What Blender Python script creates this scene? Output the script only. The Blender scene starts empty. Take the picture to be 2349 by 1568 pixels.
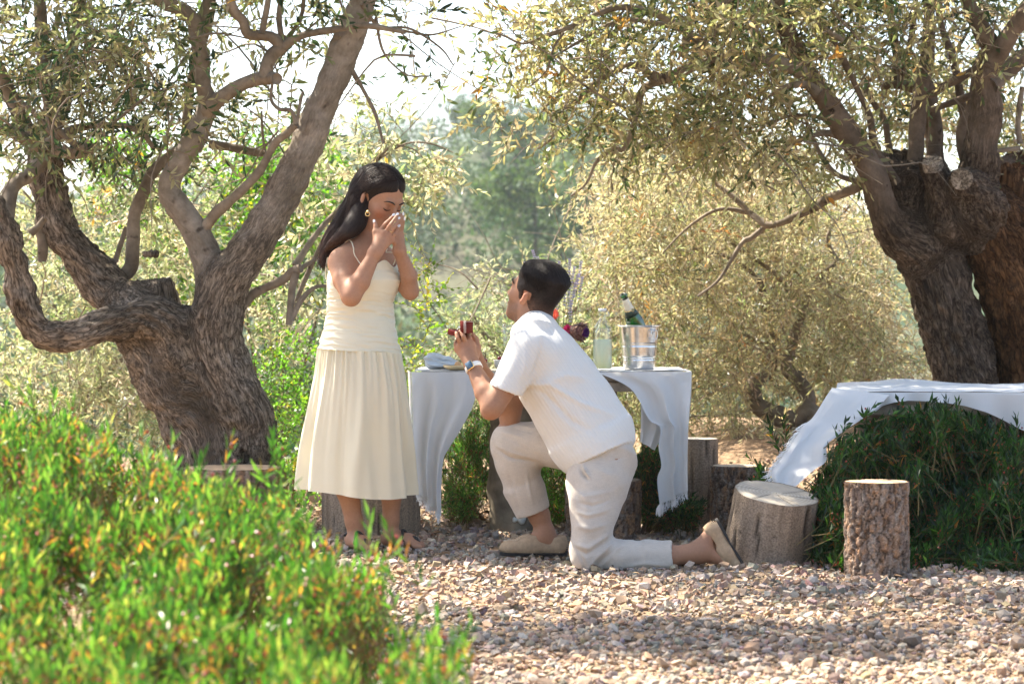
import bpy, math, random
import numpy as np
from mathutils import Vector, Matrix, Euler

C = bpy.context.scene.collection
sc = bpy.context.scene
R = math.radians
# ------------------------------------------------------------------ camera, sky, sun, exposure
FPX, HX, HY, CAMZ = 5546.0, 1174.5, 740.0, 1.0      # focal length and horizon in units of a 2349-wide picture
cam = bpy.data.cameras.new('camera')
cam.sensor_width = 36.0
cam.lens = FPX / 2349.0 * 36.0
cam.shift_y = -(784.0 - HY) / 2349.0
cam.clip_start, cam.clip_end = 0.1, 6000.0
cam.dof.use_dof = True
cam.dof.focus_distance = 10.3
cam.dof.aperture_fstop = 4.8
camo = bpy.data.objects.new('camera', cam)
camo.location = (0, 0, CAMZ)
camo.rotation_euler = (R(90), 0, 0)
C.objects.link(camo)
sc.camera = camo

SUN_TO = np.array([-0.50, 0.36, 0.86]); SUN_TO /= np.linalg.norm(SUN_TO)
w = bpy.data.worlds.new('World'); sc.world = w; w.use_nodes = True
nt = w.node_tree
sky = nt.nodes.new('ShaderNodeTexSky')
sky.sky_type = 'NISHITA'; sky.sun_disc = False
sky.sun_elevation = math.asin(SUN_TO[2])
sky.sun_rotation = math.atan2(SUN_TO[0], SUN_TO[1])
sky.air_density = 1.0; sky.dust_density = 2.6; sky.ozone_density = 1.0
nt.links.new(sky.outputs[0], nt.nodes['Background'].inputs[0])
nt.nodes['Background'].inputs[1].default_value = 0.11
sun = bpy.data.lights.new('sun', 'SUN'); sun.energy = 5.0; sun.angle = R(0.5); sun.color = (1.0, 0.92, 0.79)
suno = bpy.data.objects.new('sun', sun); C.objects.link(suno)
suno.rotation_euler = Vector(tuple(-SUN_TO)).to_track_quat('-Z', 'Y').to_euler()
suno.location = (-6, 5, 12)
sc.view_settings.view_transform = 'Standard'; sc.view_settings.look = 'None'
sc.view_settings.gamma = 1.0; sc.view_settings.use_curve_mapping = False
sc.view_settings.exposure = 1.98
cy = sc.cycles
cy.use_denoising = True
try: cy.denoiser = 'OPENIMAGEDENOISE'
except Exception: pass
cy.max_bounces = 7; cy.diffuse_bounces = 4; cy.glossy_bounces = 3; cy.transmission_bounces = 6
cy.transparent_max_bounces = 8; cy.volume_bounces = 1
cy.caustics_reflective = False; cy.caustics_refractive = False
cy.sample_clamp_indirect = 6.0
# ------------------------------------------------------------------ helpers: projection, noise, meshes
def P(x, y, D):
    return np.array([(x - HX) / FPX * D, D, CAMZ - (y - HY) / FPX * D])
def S(px, D): return px / FPX * D
def nrm(v):
    v = np.asarray(v, float); return v / (np.linalg.norm(v, axis=-1, keepdims=True) + 1e-12)

def _hash(ix, iy, iz, seed):
    h = (ix.astype(np.int64) * 374761393 + iy.astype(np.int64) * 668265263 + iz.astype(np.int64) * 2147483647 + seed * 974711) & 0xffffffff
    h = ((h ^ (h >> 13)) * 1274126177) & 0xffffffff
    h = ((h ^ (h >> 16)) * 2246822519) & 0xffffffff
    return ((h ^ (h >> 15)) & 0xffff) / 65535.0
def vnoise(p, seed=0):
    p = np.asarray(p, float); f = np.floor(p); i = f.astype(np.int64); t = p - f
    t = t * t * t * (t * (t * 6 - 15) + 10)
    r = 0
    for dx in (0, 1):
        wx = t[:, 0] if dx else 1 - t[:, 0]
        for dy in (0, 1):
            wy = t[:, 1] if dy else 1 - t[:, 1]
            for dz in (0, 1):
                wz = t[:, 2] if dz else 1 - t[:, 2]
                r = r + wx * wy * wz * _hash(i[:, 0] + dx, i[:, 1] + dy, i[:, 2] + dz, seed)
    return r * 2 - 1
def fbm(p, o=3, seed=0):
    r = 0; a = 0.5; q = np.asarray(p, float)
    for k in range(o):
        r = r + a * vnoise(q, seed + k * 7); q = q * 2.03 + 11.3; a *= 0.5
    return r
def cellular(p, seed=0):
    """distance to nearest and second nearest feature point, id of the nearest"""
    p = np.asarray(p, float); f = np.floor(p).astype(np.int64)
    d1 = np.full(len(p), 9.0); d2 = d1.copy(); idv = np.zeros(len(p))
    for dx in (-1, 0, 1):
        for dy in (-1, 0, 1):
            for dz in (-1, 0, 1):
                c = f + np.array([dx, dy, dz])
                q = np.stack([_hash(c[:, 0], c[:, 1], c[:, 2], seed + s) for s in (1, 2, 3)], 1) + c
                d = np.linalg.norm(p - q, axis=1); h = _hash(c[:, 0], c[:, 1], c[:, 2], seed + 9)
                m = d < d1
                d2 = np.where(m, d1, np.minimum(d2, d)); idv = np.where(m, h, idv); d1 = np.where(m, d, d1)
    return d1, d2, idv

BASE = {}
def mesh_data(name, V, F, mats, col=None, vec=None, smooth=True, fmat=None):
    me = bpy.data.meshes.new(name)
    V = np.ascontiguousarray(V, np.float32)
    if not isinstance(F, list): F = [F]
    F = [np.asarray(f, np.int32) for f in F if len(f)]
    loops = np.concatenate([f.ravel() for f in F]); tot = np.concatenate([np.full(len(f), f.shape[1], np.int32) for f in F])
    st = np.concatenate([[0], np.cumsum(tot)[:-1]]).astype(np.int32)
    me.vertices.add(len(V)); me.vertices.foreach_set('co', V.ravel())
    me.loops.add(len(loops)); me.loops.foreach_set('vertex_index', loops)
    me.polygons.add(len(tot)); me.polygons.foreach_set('loop_start', st); me.polygons.foreach_set('loop_total', tot)
    me.polygons.foreach_set('use_smooth', np.full(len(tot), bool(smooth)))
    if fmat is not None: me.polygons.foreach_set('material_index', np.asarray(fmat, np.int32))
    if col is not None:
        a = me.attributes.new('col', 'FLOAT_COLOR', 'POINT')
        c = np.ones((len(V), 4), np.float32); c[:, :3] = col
        a.data.foreach_set('color', c.ravel())
    if vec is not None:
        a = me.attributes.new('bk', 'FLOAT_VECTOR', 'POINT')
        a.data.foreach_set('vector', np.ascontiguousarray(vec, np.float32).ravel())
    for m in (mats if isinstance(mats, (list, tuple)) else [mats]): me.materials.append(m)
    me.update(calc_edges=True); me.validate()
    return me
def tag(o, label=None, cat=None, group=None, kind=None):
    if label: o['label'] = label
    if cat: o['category'] = cat
    if group: o['group'] = group
    if kind: o['kind'] = kind
    return o
def thing(name, label, cat, loc, group=None):
    o = bpy.data.objects.new(name, None); C.objects.link(o)
    o.location = tuple(float(v) for v in loc); o.empty_display_size = 0.1
    BASE[o.name] = np.array(loc, float)
    return tag(o, label, cat, group)
def mk(name, V, F, mats, parent=None, **kw):
    """one mesh object; V in world space; children get their thing's base as origin"""
    V = np.asarray(V, float)
    if parent is None:
        b = np.array([(V[:, 0].min() + V[:, 0].max()) / 2, (V[:, 1].min() + V[:, 1].max()) / 2, V[:, 2].min()])
    else:
        b = BASE[parent.name]
    me = mesh_data(name, V - b, F, mats, **kw)
    o = bpy.data.objects.new(name, me); C.objects.link(o)
    if parent is None: o.location = tuple(b)
    else: o.parent = parent
    BASE[o.name] = b
    return o
def join(parts):
    """parts: list of (V, F list, extra) -> one V, F"""
    Vs, Fs, n = [], [], 0
    for V, F in parts:
        if not isinstance(F, list): F = [F]
        Vs.append(np.asarray(V, float)); Fs += [np.asarray(f) + n for f in F]; n += len(V)
    return np.concatenate(Vs), Fs
def grid_faces(nu, nv, wrap_u=False):
    i = np.arange(nu if wrap_u else nu - 1)[:, None]; j = np.arange(nv - 1)[None, :]
    a = (i * nv + j); b = (((i + 1) % nu) * nv + j)
    return np.stack([a, b, b + 1, a + 1], -1).reshape(-1, 4)
def vnormals(V, F):
    N = np.zeros_like(V)
    for f in (F if isinstance(F, list) else [F]):
        n = np.cross(V[f[:, 2]] - V[f[:, 0]], V[f[:, -1]] - V[f[:, 1]]) if f.shape[1] == 4 else np.cross(V[f[:, 1]] - V[f[:, 0]], V[f[:, 2]] - V[f[:, 0]])
        for k in range(f.shape[1]): np.add.at(N, f[:, k], n)
    return nrm(N)
def box(c, ax, ay, az, sx, sy, sz, bev=0.0):
    """box with half sizes along given axes, edges chamfered"""
    ax, ay, az = nrm(ax), nrm(ay), nrm(az)
    if bev <= 0:
        V = np.array([[x, y, z] for x in (-sx, sx) for y in (-sy, sy) for z in (-sz, sz)])
        F = np.array([[0, 1, 3, 2], [4, 6, 7, 5], [0, 4, 5, 1], [2, 3, 7, 6], [0, 2, 6, 4], [1, 5, 7, 3]])
    else:
        V = []; idx = {}
        for x in (-1, 1):
            for y in (-1, 1):
                for z in (-1, 1):
                    for a in range(3):
                        s = [sx, sy, sz]; v = [x * (sx - bev), y * (sy - bev), z * (sz - bev)]
                        v[a] = (x, y, z)[a] * s[a]; idx[(x, y, z, a)] = len(V); V.append(v)
        q, t = [], []
        for a in range(3):
            b, c2 = (a + 1) % 3, (a + 2) % 3
            for s in (-1, 1):
                lp = []
                for (u, v) in ((-1, -1), (1, -1), (1, 1), (-1, 1)):
                    k = [0, 0, 0]; k[a] = s; k[b] = u; k[c2] = v; lp.append(idx[(*k, a)])
                q.append(lp if s > 0 else lp[::-1])
            for u in (-1, 1):
                for v in (-1, 1):
                    k0 = [0, 0, 0]; k0[a] = -1; k0[b] = u; k0[c2] = v; k1 = list(k0); k1[a] = 1
                    lp = [idx[(*k0, b)], idx[(*k1, b)], idx[(*k1, c2)], idx[(*k0, c2)]]
                    q.append(lp if u * v < 0 else lp[::-1])
        for x in (-1, 1):
            for y in (-1, 1):
                for z in (-1, 1):
                    lp = [idx[(x, y, z, 0)], idx[(x, y, z, 1)], idx[(x, y, z, 2)]]
                    t.append(lp if x * y * z > 0 else lp[::-1])
        V = np.array(V, float); F = [np.array(q), np.array(t)]
    V = np.asarray(c) + V[:, :1] * ax + V[:, 1:2] * ay + V[:, 2:3] * az
    return V, F
def catmull(pts, n):
    pts = np.asarray(pts, float)
    if len(pts) < 3: 
        t = np.linspace(0, 1, n)[:, None]; return pts[0] * (1 - t) + pts[-1] * t
    e = np.vstack([2 * pts[0] - pts[1], pts, 2 * pts[-1] - pts[-2]])
    s = np.linspace(0, len(pts) - 1 - 1e-6, n); i = s.astype(int); t = (s - i)[:, None]
    p0, p1, p2, p3 = e[i], e[i + 1], e[i + 2], e[i + 3]
    return 0.5 * (2 * p1 + (p2 - p0) * t + (2 * p0 - 5 * p1 + 4 * p2 - p3) * t ** 2 + (3 * p1 - p0 - 3 * p2 + p3) * t ** 3)
def tube(pts, rad, nseg=8, n=None, rough=0.0, seed=0, cap=True, along=0.28):
    """tapered tube along a smoothed polyline; returns V, F, bark coordinates"""
    pts = np.asarray(pts, float); rad = np.asarray(rad, float)
    n = n or max(3, (len(pts) - 1) * 5 + 1)
    c = catmull(np.hstack([pts, rad[:, None]]), n); r = np.maximum(c[:, 3], 1e-4); c = c[:, :3]
    T = nrm(np.gradient(c, axis=0))
    u = nrm(np.cross(T[0], [0.31, 0.2, 0.93] if abs(T[0][2]) < 0.85 else [1, 0.1, 0])); U = [u]
    for i in range(1, n):
        u = nrm(U[-1] - T[i] * np.dot(U[-1], T[i])); U.append(u)
    U = np.array(U); W = np.cross(T, U)
    a = np.linspace(0, 2 * np.pi, nseg, endpoint=False)
    V = c[:, None] + r[:, None, None] * (np.cos(a)[None, :, None] * U[:, None] + np.sin(a)[None, :, None] * W[:, None])
    s = np.concatenate([[0], np.cumsum(np.linalg.norm(np.diff(c, axis=0), axis=1))])
    bk = np.stack([np.broadcast_to(np.cos(a), (n, nseg)) * r[:, None], np.broadcast_to(np.sin(a), (n, nseg)) * r[:, None],
                   np.broadcast_to(s[:, None] * along + seed * 3.1, (n, nseg))], -1).reshape(-1, 3)
    V = V.reshape(-1, 3)
    if rough:
        d = fbm(np.stack([bk[:, 0] * 14, bk[:, 1] * 14, bk[:, 2] * 30], 1), 3, seed)
        ctr = np.repeat(c, nseg, 0); V = ctr + (V - ctr) * (1 + rough * d)[:, None]
    F = grid_faces(n, nseg)
    i = np.arange(n - 1)
    F = np.concatenate([F, np.stack([i * nseg + nseg - 1, (i + 1) * nseg + nseg - 1, (i + 1) * nseg, i * nseg], 1)])
    Fl = [F]
    if cap:
        V = np.vstack([V, c[:1], c[-1:]]); bk = np.vstack([bk, bk[:1] * 0 + [0, 0, bk[0, 2]], [[0, 0, bk[-1, 2]]]])
        k = np.arange(nseg); k2 = (k + 1) % nseg; b = n * nseg
        Fl.append(np.stack([k2, k, np.full(nseg, b)], 1)[:, ::1])
        Fl.append(np.stack([(n - 1) * nseg + k, (n - 1) * nseg + k2, np.full(nseg, b + 1)], 1))
    return V, Fl, bk
def tubes_joined(specs, **kw):
    Vs, Fs, B, n = [], [], [], 0
    for i, (p, r) in enumerate(specs):
        V, F, b = tube(p, r, seed=i + kw.get('seed0', 0), **{k: v for k, v in kw.items() if k != 'seed0'})
        Vs.append(V); Fs += [f + n for f in F]; B.append(b); n += len(V)
    return np.concatenate(Vs), Fs, np.concatenate(B)
def lathe(profile, c, nseg=32, axis=(0, 0, 1), ref=(1, 0, 0)):
    """profile rows (radius, height) turned about an axis through c"""
    pr = np.asarray(profile, float); w_ = nrm(axis); u = nrm(np.asarray(ref, float) - w_ * np.dot(ref, w_)); v = np.cross(w_, u)
    a = np.linspace(0, 2 * np.pi, nseg, endpoint=False)
    V = np.asarray(c) + pr[:, None, :1] * (np.cos(a)[None, :, None] * u + np.sin(a)[None, :, None] * v) + pr[:, None, 1:2] * w_
    V = V.reshape(-1, 3); n = len(pr)
    i = np.arange(n - 1)[:, None]; j = np.arange(nseg)[None, :]; j2 = (j + 1) % nseg
    F = np.stack([i * nseg + j, i * nseg + j2, (i + 1) * nseg + j2, (i + 1) * nseg + j], -1).reshape(-1, 4)
    return V, [F]

# ------------------------------------------------------------------ implicit surfaces
class SDF:
    def __init__(s, lo, hi, h):
        s.lo = np.array(lo, np.float64); s.h = h
        s.n = np.ceil((np.array(hi) - s.lo) / h).astype(int) + 1
        s.d = np.full(s.n, 1.0, np.float32)
        s.ax = [(s.lo[i] + h * np.arange(s.n[i])).astype(np.float32) for i in range(3)]
    def pts(s, lo, hi):
        a = np.clip(np.floor((np.array(lo) - s.lo) / s.h).astype(int), 0, s.n); b = np.clip(np.ceil((np.array(hi) - s.lo) / s.h).astype(int) + 1, 0, s.n)
        sl = tuple(slice(a[i], b[i]) for i in range(3))
        return sl, s.ax[0][sl[0]][:, None, None], s.ax[1][sl[1]][None, :, None], s.ax[2][sl[2]][None, None, :]
    def put(s, sl, d, k, op):
        cur = s.d[sl]
        if op == 'u':
            if k > 0:
                h = np.maximum(k - np.abs(cur - d), 0) / k; s.d[sl] = np.minimum(cur, d) - h * h * k * 0.25
            else: s.d[sl] = np.minimum(cur, d)
        else:
            d = -d
            if k > 0:
                h = np.maximum(k - np.abs(cur - d), 0) / k; s.d[sl] = np.maximum(cur, d) + h * h * k * 0.25
            else: s.d[sl] = np.maximum(cur, d)
    def cone(s, a, b, ra, rb, k=0.0, op='u'):
        a = np.asarray(a, float); b = np.asarray(b, float); m = max(ra, rb) + max(k, 3 * s.h) + s.h
        sl, X, Y, Z = s.pts(np.minimum(a, b) - m, np.maximum(a, b) + m)
        ba = b - a; l2 = max(float(ba @ ba), 1e-9)
        x, y, z = X - a[0], Y - a[1], Z - a[2]
        t = np.clip((x * ba[0] + y * ba[1] + z * ba[2]) / l2, 0, 1)
        d = np.sqrt((x - t * ba[0]) ** 2 + (y - t * ba[1]) ** 2 + (z - t * ba[2]) ** 2) - (ra + (rb - ra) * t)
        s.put(sl, d.astype(np.float32), k, op)
    def chain(s, pts, rad, k=0.0):
        for i in range(len(pts) - 1): s.cone(pts[i], pts[i + 1], rad[i], rad[i + 1], k)
    def blend(s, fn, k):
        """build one group of shapes on its own, then merge it softly with the rest"""
        keep = s.d; s.d = np.full(s.n, 1.0, np.float32); fn(); new = s.d; s.d = keep
        s.put(tuple(slice(0, n) for n in s.n), new, k, 'u')
    def limb(s, pts, rad, k):
        s.blend(lambda: s.chain(pts, rad, 0.008), k)
    def ball(s, c, r, k=0.0, op='u'): s.cone(c, np.asarray(c) + [0, 0, 1e-4], r, r, k, op)
    def ell(s, c, axes, rad, k=0.0, op='u'):
        c = np.asarray(c, float); m = max(rad) + max(k, 3 * s.h) + s.h
        sl, X, Y, Z = s.pts(c - m, c + m)
        x, y, z = X - c[0], Y - c[1], Z - c[2]
        k0 = 0; k1 = 0
        for A, r in zip(axes, rad):
            A = nrm(A); u = x * A[0] + y * A[1] + z * A[2]
            k0 = k0 + (u / r) ** 2; k1 = k1 + (u / r ** 2) ** 2
        k0 = np.sqrt(k0); k1 = np.sqrt(k1) + 1e-6
        s.put(sl, (k0 * (k0 - 1) / k1).astype(np.float32), k, op)
    def econe(s, c0, c1, p, a0, a1, b0, b1, k=0.0, flat=False, op='u'):
        """cone of elliptic section: half size a along p, b across it; round or flat ends"""
        c0 = np.asarray(c0, float); c1 = np.asarray(c1, float); L = np.linalg.norm(c1 - c0); w_ = (c1 - c0) / L
        p = np.asarray(p, float); p = nrm(p - w_ * (p @ w_)); q = np.cross(w_, p)
        m = max(a0, a1, b0, b1) + max(k, 3 * s.h) + s.h
        sl, X, Y, Z = s.pts(np.minimum(c0, c1) - m, np.maximum(c0, c1) + m)
        x, y, z = X - c0[0], Y - c0[1], Z - c0[2]
        st = x * w_[0] + y * w_[1] + z * w_[2]; t = np.clip(st / L, 0, 1); e = st - t * L
        u = x * p[0] + y * p[1] + z * p[2]; v = x * q[0] + y * q[1] + z * q[2]
        a = a0 + (a1 - a0) * t; b = b0 + (b1 - b0) * t; c = np.minimum(a, b)
        k0 = (u / a) ** 2 + (v / b) ** 2; k1 = (u / a ** 2) ** 2 + (v / b ** 2) ** 2
        if not flat: k0 = k0 + (e / c) ** 2; k1 = k1 + (e / c ** 2) ** 2
        k0 = np.sqrt(k0); d = k0 * (k0 - 1) / (np.sqrt(k1) + 1e-6)
        d = np.maximum(d, -np.minimum(a, b))
        if flat: d = np.maximum(d, np.maximum(st - L, -st))
        s.put(sl, d.astype(np.float32), k, op)
    def cut(s, c, n, lo=None, hi=None, k=0.0):
        """remove what lies beyond the plane (side the normal points to), inside a block"""
        n = nrm(n); c = np.asarray(c, float)
        lo = s.lo if lo is None else lo; hi = s.lo + s.h * s.n if hi is None else hi
        sl, X, Y, Z = s.pts(lo, hi)
        d = ((X - c[0]) * n[0] + (Y - c[1]) * n[1] + (Z - c[2]) * n[2]).astype(np.float32)
        s.put(sl, -d, k, 's')
    def sample(s, p):
        i = np.clip(np.round((p - s.lo) / s.h).astype(int), 0, s.n - 1); return s.d[i[:, 0], i[:, 1], i[:, 2]]
    def mesh(s, smooth=1):
        D = s.d; ins = D < 0
        cnt = np.zeros(s.n - 1, np.int8)
        for o in np.ndindex(2, 2, 2): cnt += ins[o[0]:s.n[0] - 1 + o[0], o[1]:s.n[1] - 1 + o[1], o[2]:s.n[2] - 1 + o[2]]
        act = (cnt > 0) & (cnt < 8); ci = np.argwhere(act)
        idx = np.full(act.shape, -1, np.int32); idx[act] = np.arange(len(ci))
        acc = np.zeros((len(ci), 3)); num = np.zeros(len(ci))
        cr = list(np.ndindex(2, 2, 2))
        for o0 in cr:
            for ax in range(3):
                if o0[ax]: continue
                o1 = list(o0); o1[ax] = 1
                v0 = D[ci[:, 0] + o0[0], ci[:, 1] + o0[1], ci[:, 2] + o0[2]]; v1 = D[ci[:, 0] + o1[0], ci[:, 1] + o1[1], ci[:, 2] + o1[2]]
                m = (v0 < 0) != (v1 < 0)
                t = np.where(m, v0 / np.where(m, v0 - v1, 1), 0)
                pp = np.tile(np.array(o0, float), (len(ci), 1)); pp[:, ax] += t
                acc += pp * m[:, None]; num += m
        V = s.lo + (ci + acc / num[:, None]) * s.h
        Fs = []
        for ax in range(3):
            a, b = [(1, 2), (2, 0), (0, 1)][ax]
            sh = np.array(s.n); sh[ax] -= 1
            s0 = [slice(0, k) for k in sh]; s1 = list(s0); s1[ax] = slice(1, s.n[ax])
            x = ins[tuple(s0)] != ins[tuple(s1)]
            e = np.argwhere(x); e = e[(e[:, a] > 0) & (e[:, b] > 0) & (e[:, a] < s.n[a] - 1) & (e[:, b] < s.n[b] - 1)]
            q = []
            for (da, db) in ((1, 1), (0, 1), (0, 0), (1, 0)):
                c = e.copy(); c[:, a] -= da; c[:, b] -= db; q.append(idx[c[:, 0], c[:, 1], c[:, 2]])
            q = np.stack(q, 1); fl = ins[e[:, 0], e[:, 1], e[:, 2]]
            q[~fl] = q[~fl][:, ::-1]; Fs.append(q)
        F = np.concatenate(Fs)
        for _ in range(smooth):
            A = np.zeros_like(V); n = np.zeros(len(V))
            for k in range(4):
                i0, i1 = F[:, k], F[:, (k + 1) % 4]
                np.add.at(A, i0, V[i1]); np.add.at(n, i0, 1); np.add.at(A, i1, V[i0]); np.add.at(n, i1, 1)
            V = V * 0.5 + 0.5 * A / n[:, None]
        return V, F
def folds(V, N, lines, ka=1.0, kw=1.0):
    """push vertices out (amp>0) or in along soft creases given as 3-D polylines"""
    d = np.zeros(len(V))
    for pts, amp, wid in lines:
        pts = np.asarray(pts, float); best = np.full(len(V), 9.0); tt = np.zeros(len(V)); n = len(pts) - 1
        for i in range(n):
            a, b = pts[i], pts[i + 1]; ba = b - a; t = np.clip(((V - a) @ ba) / (ba @ ba), 0, 1)
            # creases are given in the picture plane; ignore most of the depth difference
            r = V - a - t[:, None] * ba; r[:, 1] *= 0.25; dd = np.linalg.norm(r, axis=1)
            m = dd < best; best = np.where(m, dd, best); tt = np.where(m, (i + t) / n, tt)
        d += ka * amp * np.exp(-(best / (wid * kw)) ** 2) * np.sin(np.pi * np.clip(tt * 0.9 + 0.05, 0, 1))
    return V + N * d[:, None]
def bone_coords(V, bones, along=0.25):
    acc = np.zeros((len(V), 3)); wt = np.zeros(len(V))
    for a, b, r, s0 in bones:
        a = np.asarray(a, float); ba = np.asarray(b, float) - a; L = np.linalg.norm(ba); w_ = ba / L
        u = nrm(np.cross(w_, [0.2, 1, 0.1])); v = np.cross(w_, u); q = V - a; st = q @ w_
        t = np.clip(st, 0, L); dist = np.linalg.norm(q - t[:, None] * w_, axis=1)
        k = 1.0 / (np.maximum(dist - r * 0.8, 0.004) ** 3)
        acc += k[:, None] * np.stack([q @ u, q @ v, (s0 + st) * along], 1); wt += k
    return acc / wt[:, None]
# ------------------------------------------------------------------ materials
def mat(name):
    m = bpy.data.materials.new(name); m.use_nodes = True
    m.node_tree.nodes.clear(); return m, m.node_tree.nodes, m.node_tree.links
def nd(N, t, **kw):
    n = N.new('ShaderNode' + t)
    for k, v in kw.items():
        if k in n.inputs: n.inputs[k].default_value = v
        else: setattr(n, k, v)
    return n
def ramp(N, stops):
    r = N.new('ShaderNodeValToRGB'); e = r.color_ramp.elements
    while len(e) < len(stops): e.new(0.5)
    for i, (p, c) in enumerate(stops):
        e[i].position = p; e[i].color = (*c, 1) if len(c) == 3 else c
    return r
def principled(N, L, rough=0.7, spec=0.3, **kw):
    b = nd(N, 'BsdfPrincipled'); b.inputs['Roughness'].default_value = rough
    b.inputs['Specular IOR Level'].default_value = spec
    for k, v in kw.items(): b.inputs[k].default_value = v
    o = nd(N, 'OutputMaterial'); L.new(b.outputs[0], o.inputs[0]); return b, o
def plain(name, col, rough=0.6, spec=0.3, noise=0.12, scale=40, bump=0.0, **kw):
    m, N, L = mat(name); b, o = principled(N, L, rough, spec, **kw)
    tc = nd(N, 'TexCoord'); nz = nd(N, 'TexNoise', Scale=scale, Detail=4.0); L.new(tc.outputs['Object'], nz.inputs['Vector'])
    c = np.array(col); r = ramp(N, [(0.3, tuple(c * (1 - noise))), (0.7, tuple(np.minimum(c * (1 + noise), 1)))])
    L.new(nz.outputs[0], r.inputs[0]); L.new(r.outputs[0], b.inputs['Base Color'])
    if bump:
        bp = nd(N, 'Bump', Strength=bump, Distance=0.002); L.new(nz.outputs[0], bp.inputs['Height']); L.new(bp.outputs[0], b.inputs['Normal'])
    return m
def leaf_mat(name, trans=0.45, tint=(1.25, 1.2, 0.6), rough=0.42, spec=0.5):
    m, N, L = mat(name); b, o = principled(N, L, rough, spec)
    at = nd(N, 'Attribute', attribute_name='col'); L.new(at.outputs['Color'], b.inputs['Base Color'])
    mx = nd(N, 'MixRGB', blend_type='MULTIPLY'); mx.inputs[0].default_value = 1; mx.inputs[2].default_value = (*tint, 1)
    L.new(at.outputs['Color'], mx.inputs[1])
    tr = nd(N, 'BsdfTranslucent'); L.new(mx.outputs[0], tr.inputs[0])
    ms = nd(N, 'MixShader'); ms.inputs[0].default_value = trans
    L.new(b.outputs[0], ms.inputs[1]); L.new(tr.outputs[0], ms.inputs[2]); L.new(ms.outputs[0], o.inputs[0])
    return m
def bark_mat(name, c0, c1, c2, s0=(0.15, 0.128, 0.105), s1=(0.325, 0.288, 0.245), sc1=60.0, bump=0.8):
    """ridged bark where the vertex factor is 1 (old trunk), smooth pitted bark where it is 0 (younger limbs)"""
    m, N, L = mat(name); b, o = principled(N, L, 0.9, 0.15)
    at = nd(N, 'Attribute', attribute_name='bk'); fa = nd(N, 'Attribute', attribute_name='col'); tc = nd(N, 'TexCoord')
    nz = nd(N, 'TexNoise', Scale=sc1 * 1.5, Detail=7.0, Roughness=0.7, Distortion=0.4); L.new(at.outputs['Vector'], nz.inputs['Vector'])
    rg = nd(N, 'TexNoise', Scale=sc1 * 0.85, Detail=4.0, Roughness=0.6, Distortion=0.8); L.new(at.outputs['Vector'], rg.inputs['Vector'])
    m1 = nd(N, 'Math', operation='MULTIPLY_ADD'); m1.inputs[1].default_value = 2; m1.inputs[2].default_value = -1; L.new(rg.outputs[0], m1.inputs[0])
    ab = nd(N, 'Math', operation='ABSOLUTE'); L.new(m1.outputs[0], ab.inputs[0])
    rc = ramp(N, [(0.0, (0.12, 0.11, 0.10)), (0.10, (0.75, 0.74, 0.73)), (0.35, (1.15, 1.15, 1.15))]); L.new(ab.outputs[0], rc.inputs[0])
    r = ramp(N, [(0.30, c0), (0.5, c1), (0.70, c2)]); L.new(nz.outputs[0], r.inputs[0])
    mx = nd(N, 'MixRGB', blend_type='MULTIPLY'); mx.inputs[0].default_value = 0.9; L.new(r.outputs[0], mx.inputs[1]); L.new(rc.outputs[0], mx.inputs[2])
    # smooth bark: faint rings across the limb, dark pits
    mp = nd(N, 'Mapping'); mp.inputs['Scale'].default_value = (0.6, 0.6, 2.2); L.new(at.outputs['Vector'], mp.inputs['Vector'])
    ns = nd(N, 'TexNoise', Scale=sc1 * 0.7, Detail=6.0, Roughness=0.65); L.new(mp.outputs[0], ns.inputs['Vector'])
    rs = ramp(N, [(0.25, s0), (0.70, s1)]); L.new(ns.outputs[0], rs.inputs[0])
    pt = nd(N, 'TexNoise', Scale=13.0, Detail=2.0); L.new(tc.outputs['Object'], pt.inputs['Vector'])
    rp = ramp(N, [(0.66, (1, 1, 1)), (0.74, (0.25, 0.22, 0.2))]); L.new(pt.outputs[0], rp.inputs[0])
    ms = nd(N, 'MixRGB', blend_type='MULTIPLY'); ms.inputs[0].default_value = 1; L.new(rs.outputs[0], ms.inputs[1]); L.new(rp.outputs[0], ms.inputs[2])
    mf = nd(N, 'MixRGB'); L.new(fa.outputs['Fac'], mf.inputs[0]); L.new(ms.outputs[0], mf.inputs[1]); L.new(mx.outputs[0], mf.inputs[2])
    n2 = nd(N, 'TexNoise', Scale=4.5, Detail=4.0); L.new(tc.outputs['Object'], n2.inputs['Vector'])
    r2 = ramp(N, [(0.35, (0.68, 0.65, 0.60)), (0.65, (1.18, 1.16, 1.14))]); L.new(n2.outputs[0], r2.inputs[0])
    m2 = nd(N, 'MixRGB', blend_type='MULTIPLY'); m2.inputs[0].default_value = 1; L.new(mf.outputs[0], m2.inputs[1]); L.new(r2.outputs[0], m2.inputs[2])
    L.new(m2.outputs[0], b.inputs['Base Color'])
    mi = nd(N, 'Math', operation='MINIMUM'); mi.inputs[1].default_value = 0.3; L.new(ab.outputs[0], mi.inputs[0])
    ad = nd(N, 'Math', operation='MULTIPLY_ADD'); ad.inputs[1].default_value = 0.5; L.new(nz.outputs[0], ad.inputs[0]); L.new(mi.outputs[0], ad.inputs[2])
    hs = nd(N, 'Math', operation='MULTIPLY'); hs.inputs[1].default_value = 0.45; L.new(ns.outputs[0], hs.inputs[0])
    hm = nd(N, 'Mix'); L.new(fa.outputs['Fac'], hm.inputs['Factor']); L.new(hs.outputs[0], hm.inputs[2]); L.new(ad.outputs[0], hm.inputs[3])
    bp = nd(N, 'Bump', Strength=bump, Distance=0.014); L.new(hm.outputs[0], bp.inputs['Height']); L.new(bp.outputs[0], b.inputs['Normal'])
    return m
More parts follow.
